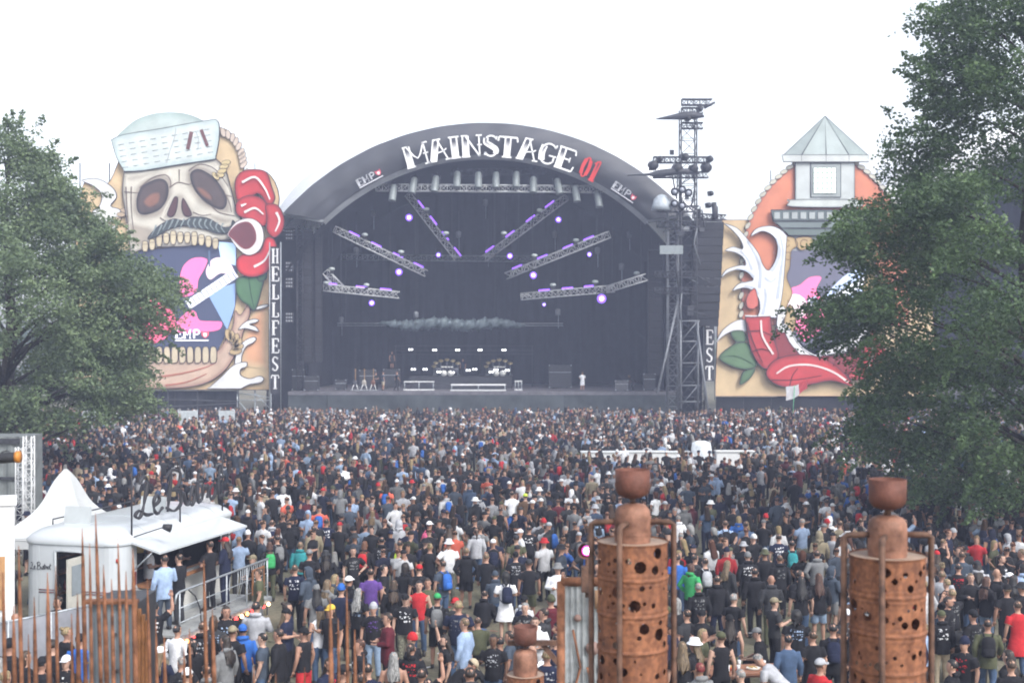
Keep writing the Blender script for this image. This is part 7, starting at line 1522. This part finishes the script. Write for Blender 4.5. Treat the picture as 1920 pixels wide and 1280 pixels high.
# people one can pick out in the photograph: (x, head top) in it
HAND = [
 (700, 1130, 'down', 'tee', A_, 'long', 'pale denim', 'beanie', 'pale grey', None, 172, 'front-purple'), (727, 1148, 'front', 'jack', 'maroon', 'long', A_, 'short', 'dark brown', None, 100), (760, 1113, 'down', 'tee', A_, 'long', 'camo', 'cap', A_, None, 176, 'front-white'),
 (820, 1112, 'down', 'tee', A_, 'short', A_, 'cap', 'green', 'grey', 0), (871, 1158, 'down', 'jack', 'light blue', 'long', N_, 'short', 'fair', None, 65), (874, 1026, 'pocket', 'hood', A_, 'short', A_, 'short', 'fair', None, 3), (948, 1073, 'front', 'dress', 'white', 'short', 'white', 'curly', 'black', N_, 12),
 (738, 1222, 'down', 'bare', A_, 'short', A_, 'long', 'grey', None, 4), (845, 1236, 'bend', 'tee', A_, 'short', A_, 'cap', 'beige', None, -70, 'back-grey'), (925, 1188, 'cup', 'tee', A_, 'long', B_, 'short', 'black', None, 165, 'front-pale grey'), (955, 1182, 'down', 'tee', 'slate', 'long', B_, 'short', 'dark brown', None, 80),
 (600, 1136, 'down', 'tank', 'white', 'long', B_, 'cap', N_, None, 30), (620, 1133, 'cup', 'tee', A_, 'long', B_, 'cap', 'yellow', None, 150), (522, 1178, 'down', 'jack', A_, 'long', 'olive', 'short', 'dark brown', None, 80), (492, 1186, 'down', 'tee', 'slate', 'long', B_, 'short', 'black', None, 85),
 (537, 1140, 'front', 'tee', N_, 'long', A_, 'cap', A_, None, -100), (570, 1176, 'down', 'tank', A_, 'short', 'red', 'capback', A_, None, 60), (786, 1088, 'down', 'tank', 'red', 'long', B_, 'short', 'black', None, 178), (802, 1084, 'down', 'tee', 'olive', 'long', B_, 'short', 'brown', None, 182),
 (738, 1086, 'down', 'hood', A_, 'long', A_, 'long', 'brown', None, 5), (684, 1014, 'down', 'hood', A_, 'long', A_, 'long', 'ginger', 'red', -15), (716, 1006, 'down', 'hood', A_, 'long', A_, 'short', 'black', None, 2, 'back-pale grey'), (750, 1012, 'down', 'tee', A_, 'long', A_, 'short', 'dark brown', 'lime', -5),
 (842, 984, 'down', 'tank', A_, 'long', B_, 'cap', C_, None, 4), (806, 1018, 'down', 'tee', A_, 'long', A_, 'bun', 'blond', None, -5), (900, 984, 'down', 'dress', 'grey', 'short', 'grey', 'bun', 'brown', None, 6), (893, 990, 'down', 'hood', 'pale grey', 'long', B_, 'tail', 'brown', None, 10),
 (968, 1002, 'down', 'tee', 'olive', 'short', 'khaki', 'cap', C_, None, 0), (967, 1034, 'down', 'tee', A_, 'long', N_, 'capback', A_, None, 0, 'back-pale grey'), (992, 1048, 'down', 'tee', A_, 'short', 'olive', 'cap', C_, None, 5), (1046, 1056, 'front', 'jack', 'white', 'long', A_, 'bucket', 'grey', None, 175),
 (1024, 982, 'down', 'tee', 'pale grey', 'short', A_, 'short', 'dark brown', None, -10), (992, 984, 'down', 'tee', A_, 'long', A_, 'short', 'black', None, 0, 'back-white'), (553, 1058, 'down', 'tee', N_, 'long', A_, 'short', 'brown', None, -3, 'back-white'), (577, 1064, 'pocket', 'hood', 'slate', 'long', A_, 'hood', A_, None, 60),
 (614, 1086, 'down', 'hood', 'grey', 'long', B_, 'long', 'fair', None, -30), (593, 1096, 'down', 'tee', 'grey', 'long', B_, 'cap', 'grey', None, 20), (640, 1095, 'down', 'tee', N_, 'long', A_, 'beanie', 'blue', None, 0), (672, 1102, 'down', 'tee', A_, 'long', A_, 'long', 'grey', None, -25, 'back-light blue'),
 (580, 1030, 'front', 'tee', A_, 'long', A_, 'cap', 'grey', None, -10), (611, 1032, 'pocket', 'hood', A_, 'long', A_, 'bucket', C_, None, 10), (563, 1015, 'down', 'hood', 'teal', 'long', B_, 'short', 'fair', None, 0), (505, 1015, 'down', 'hood', A_, 'long', 'olive', 'long', 'auburn', 'green', 20),
 (520, 1002, 'down', 'jack', A_, 'long', A_, 'short', 'black', 'grey', 30), (510, 974, 'down', 'hood', 'pale grey', 'long', B_, 'short', 'brown', N_, 10), (588, 985, 'down', 'jack', 'khaki', 'long', A_, 'short', 'dark brown', None, 40), (612, 972, 'down', 'tee', N_, 'long', A_, 'short', 'black', None, 0, 'back-white'),
 (640, 962, 'pocket', 'hood', C_, 'short', 'olive', 'cap', C_, None, 0), (748, 975, 'down', 'hood', 'pale grey', 'long', B_, 'hood', 'white', None, 5), (805, 977, 'down', 'tee', A_, 'long', B_, 'cap', 'white', 'pink', -30), (662, 1025, 'hip', 'tee', A_, 'long', A_, 'long', 'black', None, 200, 'front-grey'),
 (695, 1065, 'down', 'tee', 'purple', 'long', B_, 'short', 'dark brown', None, 10), (720, 1058, 'pocket', 'tee', A_, 'long', A_, 'short', 'black', None, -80), (760, 1056, 'down', 'hood', A_, 'long', A_, 'curly', 'dark brown', None, 0), (786, 1058, 'down', 'tee', A_, 'long', B_, 'cap', 'red', None, 20),
 (830, 1050, 'down', 'tee', 'slate', 'long', B_, 'short', 'dark brown', 'blue', 40), (930, 1072, 'bench', 'hood', 'slate', 'long', B_, 'beanie', 'slate', None, 10), (905, 1108, 'sit', 'hood', A_, 'long', A_, 'short', 'dark brown', None, -20), (900, 1158, 'sit', 'jack', 'olive', 'long', A_, 'short', 'brown', None, 20),
 (1270, 1038, 'down', 'tee', 'blue', 'long', B_, 'short', 'black', None, -10), (1296, 1056, 'pocket', 'hood', 'green', 'long', A_, 'mid', 'auburn', None, -40), (1322, 1045, 'down', 'tee', A_, 'long', A_, 'short', 'dark brown', 'pale grey', 8), (1364, 1050, 'down', 'jack', C_, 'long', A_, 'long', 'fair', None, -50),
 (1402, 1035, 'down', 'hood', A_, 'long', A_, 'beanie', 'grey', None, -3, 'back-white'), (1462, 1040, 'down', 'hood', A_, 'long', A_, 'short', 'brown', None, 0, 'back-grey'), (1434, 1030, 'down', 'jack', A_, 'long', A_, 'bucket', 'olive', None, 5), (1532, 1031, 'pocket', 'hood', 'grey', 'long', C_, 'short', 'dark brown', None, -5),
 (1536, 996, 'down', 'hood', 'khaki', 'long', 'khaki', 'hood', A_, None, 0), (1485, 1012, 'down', 'tee', A_, 'long', A_, 'short', 'black', 'teal', -6), (1460, 1000, 'down', 'tee', N_, 'long', A_, 'short', 'dark brown', None, 0, 'back-white'), (1535, 1074, 'down', 'jack', A_, 'short', 'pale denim', 'long', 'auburn', None, 0),
 (1452, 1120, 'cup', 'tee', C_, 'long', A_, 'cap', 'khaki', None, -75), (1502, 1080, 'down', 'tee', A_, 'long', B_, 'long', 'black', None, 3), (1376, 1112, 'down', 'tee', A_, 'long', B_, 'short', 'grey', None, -40), (1368, 1152, 'down', 'tank', A_, 'long', 'olive', 'capback', A_, None, 0),
 (1352, 1184, 'down', 'tank', A_, 'long', A_, 'cap', 'olive', None, 12), (1302, 1196, 'front', 'tee', A_, 'long', A_, 'bucket', 'white', None, 60, 'front-grey'), (1279, 1202, 'down', 'tee', A_, 'long', 'olive', 'long', 'fair', None, 4), (1312, 1242, 'front', 'hood', 'grey', 'long', A_, 'short', 'red', None, 20),
 (1432, 1176, 'bench', 'tee', A_, 'long', A_, 'cap', 'grey', None, 75), (1462, 1228, 'bend', 'tee', 'pale grey', 'long', A_, 'short', 'grey', None, 60), (1538, 1234, 'front', 'tee', 'red', 'long', B_, 'cap', 'pale grey', None, -60), (1562, 1168, 'down', 'jack', A_, 'long', A_, 'short', 'black', N_, -8),
 (1524, 1182, 'down', 'tee', A_, 'long', A_, 'short', 'brown', None, 10), (1400, 1256, 'bench', 'tee', C_, 'long', A_, 'short', 'grey', None, 40), (1288, 1142, 'down', 'tee', C_, 'short', 'khaki', 'short', 'dark brown', None, 30), (1316, 1143, 'front', 'tee', A_, 'long', 'olive', 'cap', A_, None, 170), (1318, 1178, 'front', 'tee', 'olive', 'long', A_, 'long', 'blond', None, -110),
 (1415, 1064, 'down', 'hood', A_, 'long', A_, 'short', 'black', None, 0), (1446, 1078, 'down', 'hood', C_, 'long', 'olive', 'bald', 'brown', None, 0), (1345, 1078, 'down', 'hood', A_, 'long', N_, 'short', 'dark brown', None, 0), (1310, 1092, 'down', 'hood', A_, 'long', A_, 'short', 'grey', None, 5, 'back-grey'), (1560, 1062, 'front', 'hood', 'slate', 'short', 'grey', 'hood', A_, None, -60),
 (1500, 1068, 'down', 'tee', A_, 'long', B_, 'short', 'dark brown', A_, -70), (1852, 1160, 'walk', 'jack', 'olive', 'long', B_, 'short', 'dark brown', A_, -15), (1908, 1126, 'down', 'dress', 'red', 'long', B_, 'short', 'brown', None, 0), (1820, 1074, 'front', 'jack', A_, 'long', B_, 'short', 'fair', None, 176), (1850, 1080, 'down', 'hood', A_, 'long', 'pale denim', 'long', 'auburn', None, -60),
 (1888, 1096, 'down', 'tee', A_, 'long', A_, 'cap', A_, None, 0), (1765, 1144, 'down', 'hood', A_, 'long', 'beige', 'cap', 'olive', None, 0, 'back-white'), (1785, 1236, 'front', 'hood', A_, 'long', A_, 'short', 'black', None, 60), (1896, 1236, 'front', 'jack', A_, 'long', A_, 'short', 'brown', None, 0), (1826, 932, 'down', 'tee', 'white', 'long', 'pale denim', 'short', 'brown', None, 178, 'front-navy'), (1804, 898, 'down', 'hood', 'maroon', 'short', 'white', 'cap', 'white', None, 0),
 (124, 1228, 'down', 'tee', A_, 'long', A_, 'cap', 'white', None, 170, 'front-white'), (78, 1232, 'down', 'tee', A_, 'long', A_, 'cap', A_, None, -20), (48, 1220, 'down', 'hood', A_, 'long', B_, 'mid', 'brown', None, -60), (150, 1188, 'down', 'tee', 'blue', 'long', B_, 'cap', A_, None, 0), (300, 1212, 'walk', 'jack', N_, 'long', B_, 'cap', 'white', None, -25), (351, 1252, 'down', 'tee', 'maroon', 'long', A_, 'cap', 'white', None, 0),
 (290, 1128, 'wave', 'tee', A_, 'short', 'khaki', 'short', 'black', None, 0, 'back-white'), (436, 1173, 'down', 'tee', A_, 'long', A_, 'cap', 'khaki', None, -15), (455, 1170, 'down', 'hood', 'blue', 'long', A_, 'capback', 'blue', None, 15), (474, 1040, 'front', 'tee', A_, 'long', 'khaki', 'cap', 'khaki', None, 130, 'front-grey'), (485, 1066, 'down', 'tee', 'olive', 'long', 'grey', 'short', 'brown', None, 100), (422, 1190, 'down', 'hood', 'grey', 'long', A_, 'long', 'dark brown', None, 60),
 (1360, 975, 'down', 'tee', 'light blue', 'long', 'khaki', 'short', 'brown', A_, 0), (1398, 977, 'down', 'jack', B_, 'long', 'olive', 'short', 'dark brown', None, 0), (1436, 963, 'down', 'hood', A_, 'long', A_, 'beanie', 'red', None, -15), (1550, 935, 'down', 'tee', 'white', 'short', B_, 'short', 'dark brown', None, 0), (1575, 975, 'down', 'dress', 'khaki', 'short', 'khaki', 'short', 'brown', None, 0), (1512, 940, 'down', 'tee', N_, 'long', A_, 'cap', 'white', None, 20, 'back-white'),
 (1110, 890, 'down', 'jack', 'khaki', 'long', 'khaki', 'short', 'grey', None, 0), (985, 925, 'down', 'jack', 'brown', 'long', A_, 'cap', 'lime', None, 0), (960, 920, 'down', 'tee', 'white', 'long', 'blue', 'short', 'dark brown', None, 0), (1240, 905, 'down', 'tee', A_, 'long', 'beige', 'bucket', 'white', None, 0, 'back-grey'), (1290, 905, 'hip', 'tee', 'slate', 'short', 'beige', 'bald', 'grey', None, 0),
]
for h in HAND: pp(*h)
# on the deck and inside the trailer
def deck_person(x, y, *a, z=.5, **k): q = at_deck(x, y, 0); return person(q.x, q.y, *a, z=z, **k)
deck_person(.75, .75, 'cup', 'jack', 'light blue', 'long', 'slate', 'short', 'dark brown', None, 40, near='at the trailer counter'); deck_person(.72, 1.5, 'front', 'jack', A_, 'long', C_, 'short', 'dark brown', None, 70, near='at the trailer counter')
deck_person(.72, 3.1, 'front', 'tee', A_, 'long', A_, 'short', 'dark brown', None, 60, near='at the trailer counter'); deck_person(.8, 3.8, 'front', 'jack', N_, 'long', N_, 'cap', 'red', None, 80, near='at the trailer counter')
deck_person(-.75, 2.6, 'front', 'tee', 'white', 'long', A_, 'short', 'brown', None, -76, near='serving inside the trailer'); deck_person(-.8, 4.2, 'front', 'tee', A_, 'long', A_, 'bun', 'fair', None, -80, near='serving inside the trailer'); deck_person(-1.4, .9, 'down', 'tee', 'slate', 'long', B_, 'short', 'black', None, 20, near='in the trailer doorway')
# band and crew on the stage
for px, Y, a, zz_ in ((718, 120.5, ('down', 'tee', 'slate', 'short', 'beige', 'short', 'brown', None, -60), 0), (744, 120.3, ('walk', 'tee', A_, 'long', A_, 'short', 'ginger', None, -70), 0), (1092, 119.5, ('front', 'tee', 'white', 'short', 'white', 'short', 'fair', None, 10), 0), (735, 127.8, ('down', 'tank', A_, 'short', A_, 'short', 'brown', None, -150), 1.9), (1187, 120.5, ('bend', 'tee', A_, 'long', A_, 'short', 'fair', None, 60), 0), (705, 121.2, ('front', 'tee', C_, 'long', A_, 'short', 'brown', None, 160), 0), (868, 128.9, ('down', 'tee', N_, 'long', A_, 'short', 'brown', None, 170), 1.15)):
    person(W(px, 0, Y).x, Y, *a, z=ZD + zz_, near='on the stage')
bx2 = flight_case('black riser case under a crew member left of the drums', 735, 0, 1.6, 1.2, 1.78, 127.8)
# filling the near field
TOPC = [A_] * 24 + [C_] * 8 + [N_] * 6 + ['slate'] * 3 + ['grey'] * 2 + ['pale grey', 'pale grey', 'white', 'white', 'olive', 'maroon', 'denim', 'light blue']
BOTC = [A_] * 12 + [C_] * 4 + [N_] * 3 + [B_] * 4 + ['slate', 'pale denim', 'olive', 'grey', 'camo']
HC = ['dark brown', 'dark brown', 'dark brown', 'brown', 'brown', 'black', 'black', 'fair', 'blond', 'grey', 'auburn']; HATC = [A_, A_, A_, A_, C_, C_, 'grey', 'white', 'olive', 'red', N_, N_, 'pale grey']
CW_ = [8, 4, 7, 5, 7, 4, 6, 4, 4, 3, 3, 2, 3, 3, 3, 7, 3, 2, 2]
HEADS = ['short'] * 10 + ['long'] * 3 + ['mid', 'curly', 'tail', 'bun', 'bald', 'cap', 'cap', 'cap', 'capback', 'bucket', 'beanie', 'beanie', 'hood']
def blocked(x, y):
    d = Matrix.Rotation(R(14.45), 3, 'Z') @ (Vector((x, y, 0)) - Vector((-9.34, 30.5, 0)))
    if -3.0 < d.x < 1.75 and -1.0 < d.y < 6.3: return True
    if 1.7 < d.x < 3.7 and -3.4 < d.y < 4.4: return True
    if -14.5 < x < -10.9 and 34.4 < y < 38: return True
    if x < -10.6 and 24 < y < 34: return True
    v = Vector((x + 10.05, y - 25.5)); n_ = Vector((dv.x, dv.y)).normalized(); s = n_.x * v.y - n_.y * v.x
    if abs(s) < .55 and -4 < v.dot(n_) < 3.4: return True
    if abs(x - tb.location.x) < 1.15 and abs(y - tb.location.y) < .85: return True
    if 27.3 < y < 28.9 and 9.3 < x < 10.6: return True
    if (x - W(54, 0, 44).x) ** 2 + (y - 44) ** 2 < 1 or (x < -16 and 46.5 < y < 50): return True
    if abs(x - W(1250, 0, 72).x) < 5.4 and (70.2 < y < 72.9 or (66.5 < y <= 70.2 and math.sin(x * 7.1) * math.sin(y * 5.3) > -.2)): return True
    if (x - W(1935, 0, 45).x) ** 2 + (y - 45) ** 2 < 1.2 or (x - W(14, 0, 62).x) ** 2 + (y - 62) ** 2 < 1.2: return True
    if abs(x - W(1288, 0, YT).x) < 2.4 and abs(y - YT) < 2.6: return True
    return False
from collections import defaultdict
grid = defaultdict(list)
def near_ok(x, y, r):
    gx, gy = int(x // 1), int(y // 1)
    return all((x - a) ** 2 + (y - b) ** 2 >= r * r for i in (-1, 0, 1) for j in (-1, 0, 1) for a, b in grid[(gx + i, gy + j)])
def put(x, y): grid[(int(x // 1), int(y // 1))].append((x, y))
for p in PEOPLE: put(p['o'].location.x, p['o'].location.y)
def opening(x, y): return math.sin(x * .55 + 1.3) * math.sin(y * .42 + .7) + .6 * math.sin(x * .21 - y * .3) + .35 * math.sin(x * 1.3 + y * .9)
n_near = 300; tries = 0; YN = 35.5
cand = []
while len(PEOPLE) + len(cand) < n_near and tries < 90000:
    tries += 1
    y = math.sqrt(random.uniform(21.9 ** 2, YN ** 2)); x = random.uniform(-.405, .405) * y
    if blocked(x, y) or not near_ok(x, y, random.uniform(.46, .8)) or opening(x, y) > .95: continue
    if y < 27 and 7.2 < x and random.random() < .6: continue
    if y < 26 and -5.6 < x < -3.0 and random.random() < .5: continue
    qx = 960 + x * FPX / y
    if any(y < q['Y'] < y + 3.6 and abs(qx - q['px']) < 34 for q in PEOPLE[:len(HAND)]): continue
    put(x, y); cand.append((x, y))
def rnd_yaw(): return random.gauss(0, 28) if random.random() < .6 else random.uniform(-180, 180)
for x, y in cand:
    pose, top, bot = random.choices(COMBO, CW_)[0]; hd = random.choice(HEADS)
    if hd == 'hood' and top != 'hood': hd = 'short'
    tc = random.choice(TOPC); hc = random.choice(HATC) if hd in HATN else random.choice(HC); yw = rnd_yaw()
    pr = None
    if top in ('tee', 'hood') and tc in (A_, C_, N_) and random.random() < .55: pr = ('back-' if abs(yw) < 90 else 'front-') + random.choice(['white', 'pale grey', 'pale grey', 'grey', 'grey', 'red', 'light blue'])
    person(x, y, pose, top, tc, bot, random.choice(BOTC), hd, hc, random.choice([A_, A_, A_, 'grey', N_, N_, 'red']) if random.random() < .14 and pr is None else None, yw, pr, beard=random.choice(['dark brown', 'brown', 'black', 'ginger']) if random.random() < .25 else None, glasses=random.random() < .12, wide=random.uniform(.95, 1.12))
# labels that single each person out: what they wear, then what they stand near, then their order from the left
MARKS = [('left drum torch', 1186, 11), ('right drum torch', 1664, 11), ('corrugated panel', 1090, 14), ('picnic table', 1405, 26), ('litter bins', 1812, 28), ('food trailer', 330, 31)]
def place(p):
    if p['near']: return p['near']
    q = min(MARKS, key=lambda m: abs(p['px'] - m[1])); d = p['px'] - q[1]
    if abs(d) < 45: return f'behind the {q[0]}'
    return f'{"right" if d > 0 else "left"} of the {q[0]}' if abs(d) < 330 else ('in the left foreground' if p['px'] < 640 else 'in the middle foreground')
def compose(p, full=True):
    bits = [p['w'], p['hd']] + ([p['bag'] or p['pose'] or p['bt']] if full else []) + [place(p)]
    return 'person ' + ', '.join(bits)
fit = lambda t: len(t.split()) <= 16
byfull, bybase = defaultdict(list), defaultdict(list)
for p in PEOPLE: byfull[compose(p)].append(p); bybase[compose(p, False)].append(p)
for p in PEOPLE:
    lab = compose(p); base = compose(p, False)
    if len(byfull[lab]) > 1 or not fit(lab):
        q = sorted(bybase[base], key=lambda r: r['px']); lab = base if len(q) == 1 else f'{ordinal(q.index(p))} from left: {base}'
    tag(p['o'], ' '.join(lab.split()[:16]), 'person', None if p['near'] else 'people standing in the near crowd')

# the rest of the crowd, past the three hundred nearest: one object
SETS = [(k, body(*k)) for k in COMBO]
def low_head(style, nu):
    g = head_geo(style, nu); return np.array([tuple(v) for v in g.v]), g.f
LH = {(s, q): low_head(s, q) for s in ('short', 'long', 'mid', 'curly', 'cap', 'bucket', 'beanie', 'hood') for q in (8,)}
PKG = pack_geo(0); PK = (np.array([tuple(v) for v in PKG.v]), PKG.f)
bV, bL, bT, bC = [], [], [], []; off = 0
def push(V, F, cols):
    global off
    bV.append(V); 
    for f in F: bL.extend([i + off for i in f]); bT.append(len(f))
    bC.extend(cols); off += len(V)
spots = []; tries = 0
g2 = random.Random(21)
while tries < 48000:
    tries += 1
    y = math.sqrt(g2.uniform(35.3 ** 2, 112.5 ** 2)); x = g2.uniform(-.42, .42) * y
    if blocked(x, y): continue
    if opening(x * .8, y * .8) > 1.05 and y < 75: continue
    r = .64 if y < 60 else (.60 if y < 85 else .54)
    if not near_ok(x, y, r * g2.uniform(.6, 1.45)): continue
    put(x, y); spots.append((x, y))
    if len(spots) >= 4700: break
TOPC2 = TOPC * 2 + ['white', 'white', 'pale grey', 'pale grey', 'grey', 'grey', 'pale denim', 'pale denim', 'beige', 'light blue', 'light blue', 'white', 'red', 'red', 'blue', 'coral', 'maroon']
for x, y in spots:
    k, bd = g2.choices(SETS, CW_)[0]; V, F, lab = bd[1] if y < 66 else bd[2]; T = bd[3]
    yw = R(g2.gauss(0, 30) if g2.random() < .62 else g2.uniform(-180, 180)); h = g2.uniform(.93, 1.05); ca, sa = math.cos(yw), math.sin(yw)
    Mz = np.array([[ca * h, -sa * h, 0], [sa * h, ca * h, 0], [0, 0, h]])
    tf = lambda q: q @ Mz.T + np.array([x, y, 0])
    tc, bc = COL[g2.choice(TOPC2)], COL[g2.choice(BOTC)]; sk_ = SKIN[g2.choice([0, 1, 3, 0, 1, 2])]; j = g2.uniform(.6, 1.1)
    pal = [sk_, tuple(min(.8, c * j) for c in tc), bc, (.03, .028, .026)]
    push(tf(V), F, [pal[m] for m in lab])
    st = g2.choice(['short'] * 7 + ['long'] * 3 + ['mid', 'curly', 'cap', 'cap', 'cap', 'bucket', 'beanie', 'hood']); hv, hf = LH[(st, 8)]
    pos = k[0]; Tm, _, _ = torso_T(POSE[pos]); hv2 = np.array([tuple(Tm(v)) for v in hv]) if POSE[pos]['lean'] or pos in ('sit', 'bench') else hv
    hcx = COL[g2.choice(HATC + ['white', 'white', 'grey'])] if st in ('cap', 'bucket', 'beanie') else (pal[1] if st == 'hood' else HAIR[g2.choice(HC)])
    push(tf(hv2), hf, [hcx] * len(hf))
    if g2.random() < .12 and y < 85 and not POSE[pos]['lean']: push(tf(PK[0]), PK[1], [COL[g2.choice([A_, A_, 'grey', N_, 'red', 'blue'])]] * len(PK[1]))
V = np.concatenate(bV).astype(np.float32); me = bpy.data.meshes.new('crowd'); nt = np.array(bT, np.int32); nl_ = int(nt.sum())
me.vertices.add(len(V)); me.vertices.foreach_set('co', V.ravel()); me.loops.add(nl_); me.loops.foreach_set('vertex_index', np.array(bL, np.int32))
me.polygons.add(len(nt)); me.polygons.foreach_set('loop_start', np.concatenate([[0], np.cumsum(nt)[:-1]]).astype(np.int32)); me.polygons.foreach_set('loop_total', nt)
me.update(calc_edges=True); a = me.attributes.new('col', 'FLOAT_COLOR', 'FACE'); a.data.foreach_set('color', np.concatenate([np.array(bC, np.float32), np.ones((len(bC), 1), np.float32)], 1).ravel())
me.polygons.foreach_set('use_smooth', np.ones(len(nt), dtype=bool))
me.materials.append(paint('crowd_clothes', .85, var=.35, scale=9)); tag(obj('crowd', me), 'dense festival crowd filling the field up to the stage', 'crowd', kind='stuff')
print('people', len(PEOPLE), 'crowd', len(spots), 'crowd faces', len(nt), 'variants', len(_BC))

# litter trodden into the field
lt = MB(); g3 = random.Random(9)
for _ in range(900):
    y = math.sqrt(g3.uniform(21 ** 2, 60 ** 2)); x = g3.uniform(-.42, .42) * y; a_ = g3.uniform(0, 6.3); w_ = g3.uniform(.03, .12); h_ = g3.uniform(.02, .09)
    c_ = g3.choice([(.6, .6, .6), (.6, .6, .6), (.45, .42, .36), (.5, .1, .08), (.12, .2, .4), (.05, .05, .05), (.4, .3, .15)])
    ca, sa = math.cos(a_), math.sin(a_); P_ = [(-w_, -h_), (w_, -h_), (w_ * .8, h_), (-w_, h_ * .7)]
    lt.add([(x + u * ca - v * sa, y + u * sa + v * ca, .012 + .03 * ((i + _) % 3 == 0)) for i, (u, v) in enumerate(P_)], [(0, 1, 2, 3)], 0, c_)
tag(lt.build('litter', paint('litter_paper', .8)), 'scraps of paper and cups trodden into the field', 'litter', kind='stuff')

# ------------------------------------------------------------------ air
HZ = MB(); HZ.box((0, 130, 15.5), (420, 330, 33.0))
hz = HZ.build('haze', None); tag(hz, kind='stuff')
hm_ = bpy.data.materials.new('pale_haze'); hm_.use_nodes = True; hn = hm_.node_tree.nodes; hn.clear(); ho = hn.new('ShaderNodeOutputMaterial'); hv = hn.new('ShaderNodeVolumePrincipled')
hv.inputs['Color'].default_value = (.64, .72, 1.0, 1); hv.inputs['Density'].default_value = 0.0015; hv.inputs['Anisotropy'].default_value = 0.0
hm_.node_tree.links.new(hv.outputs[0], ho.inputs['Volume']); hz.data.materials.clear(); hz.data.materials.append(hm_)
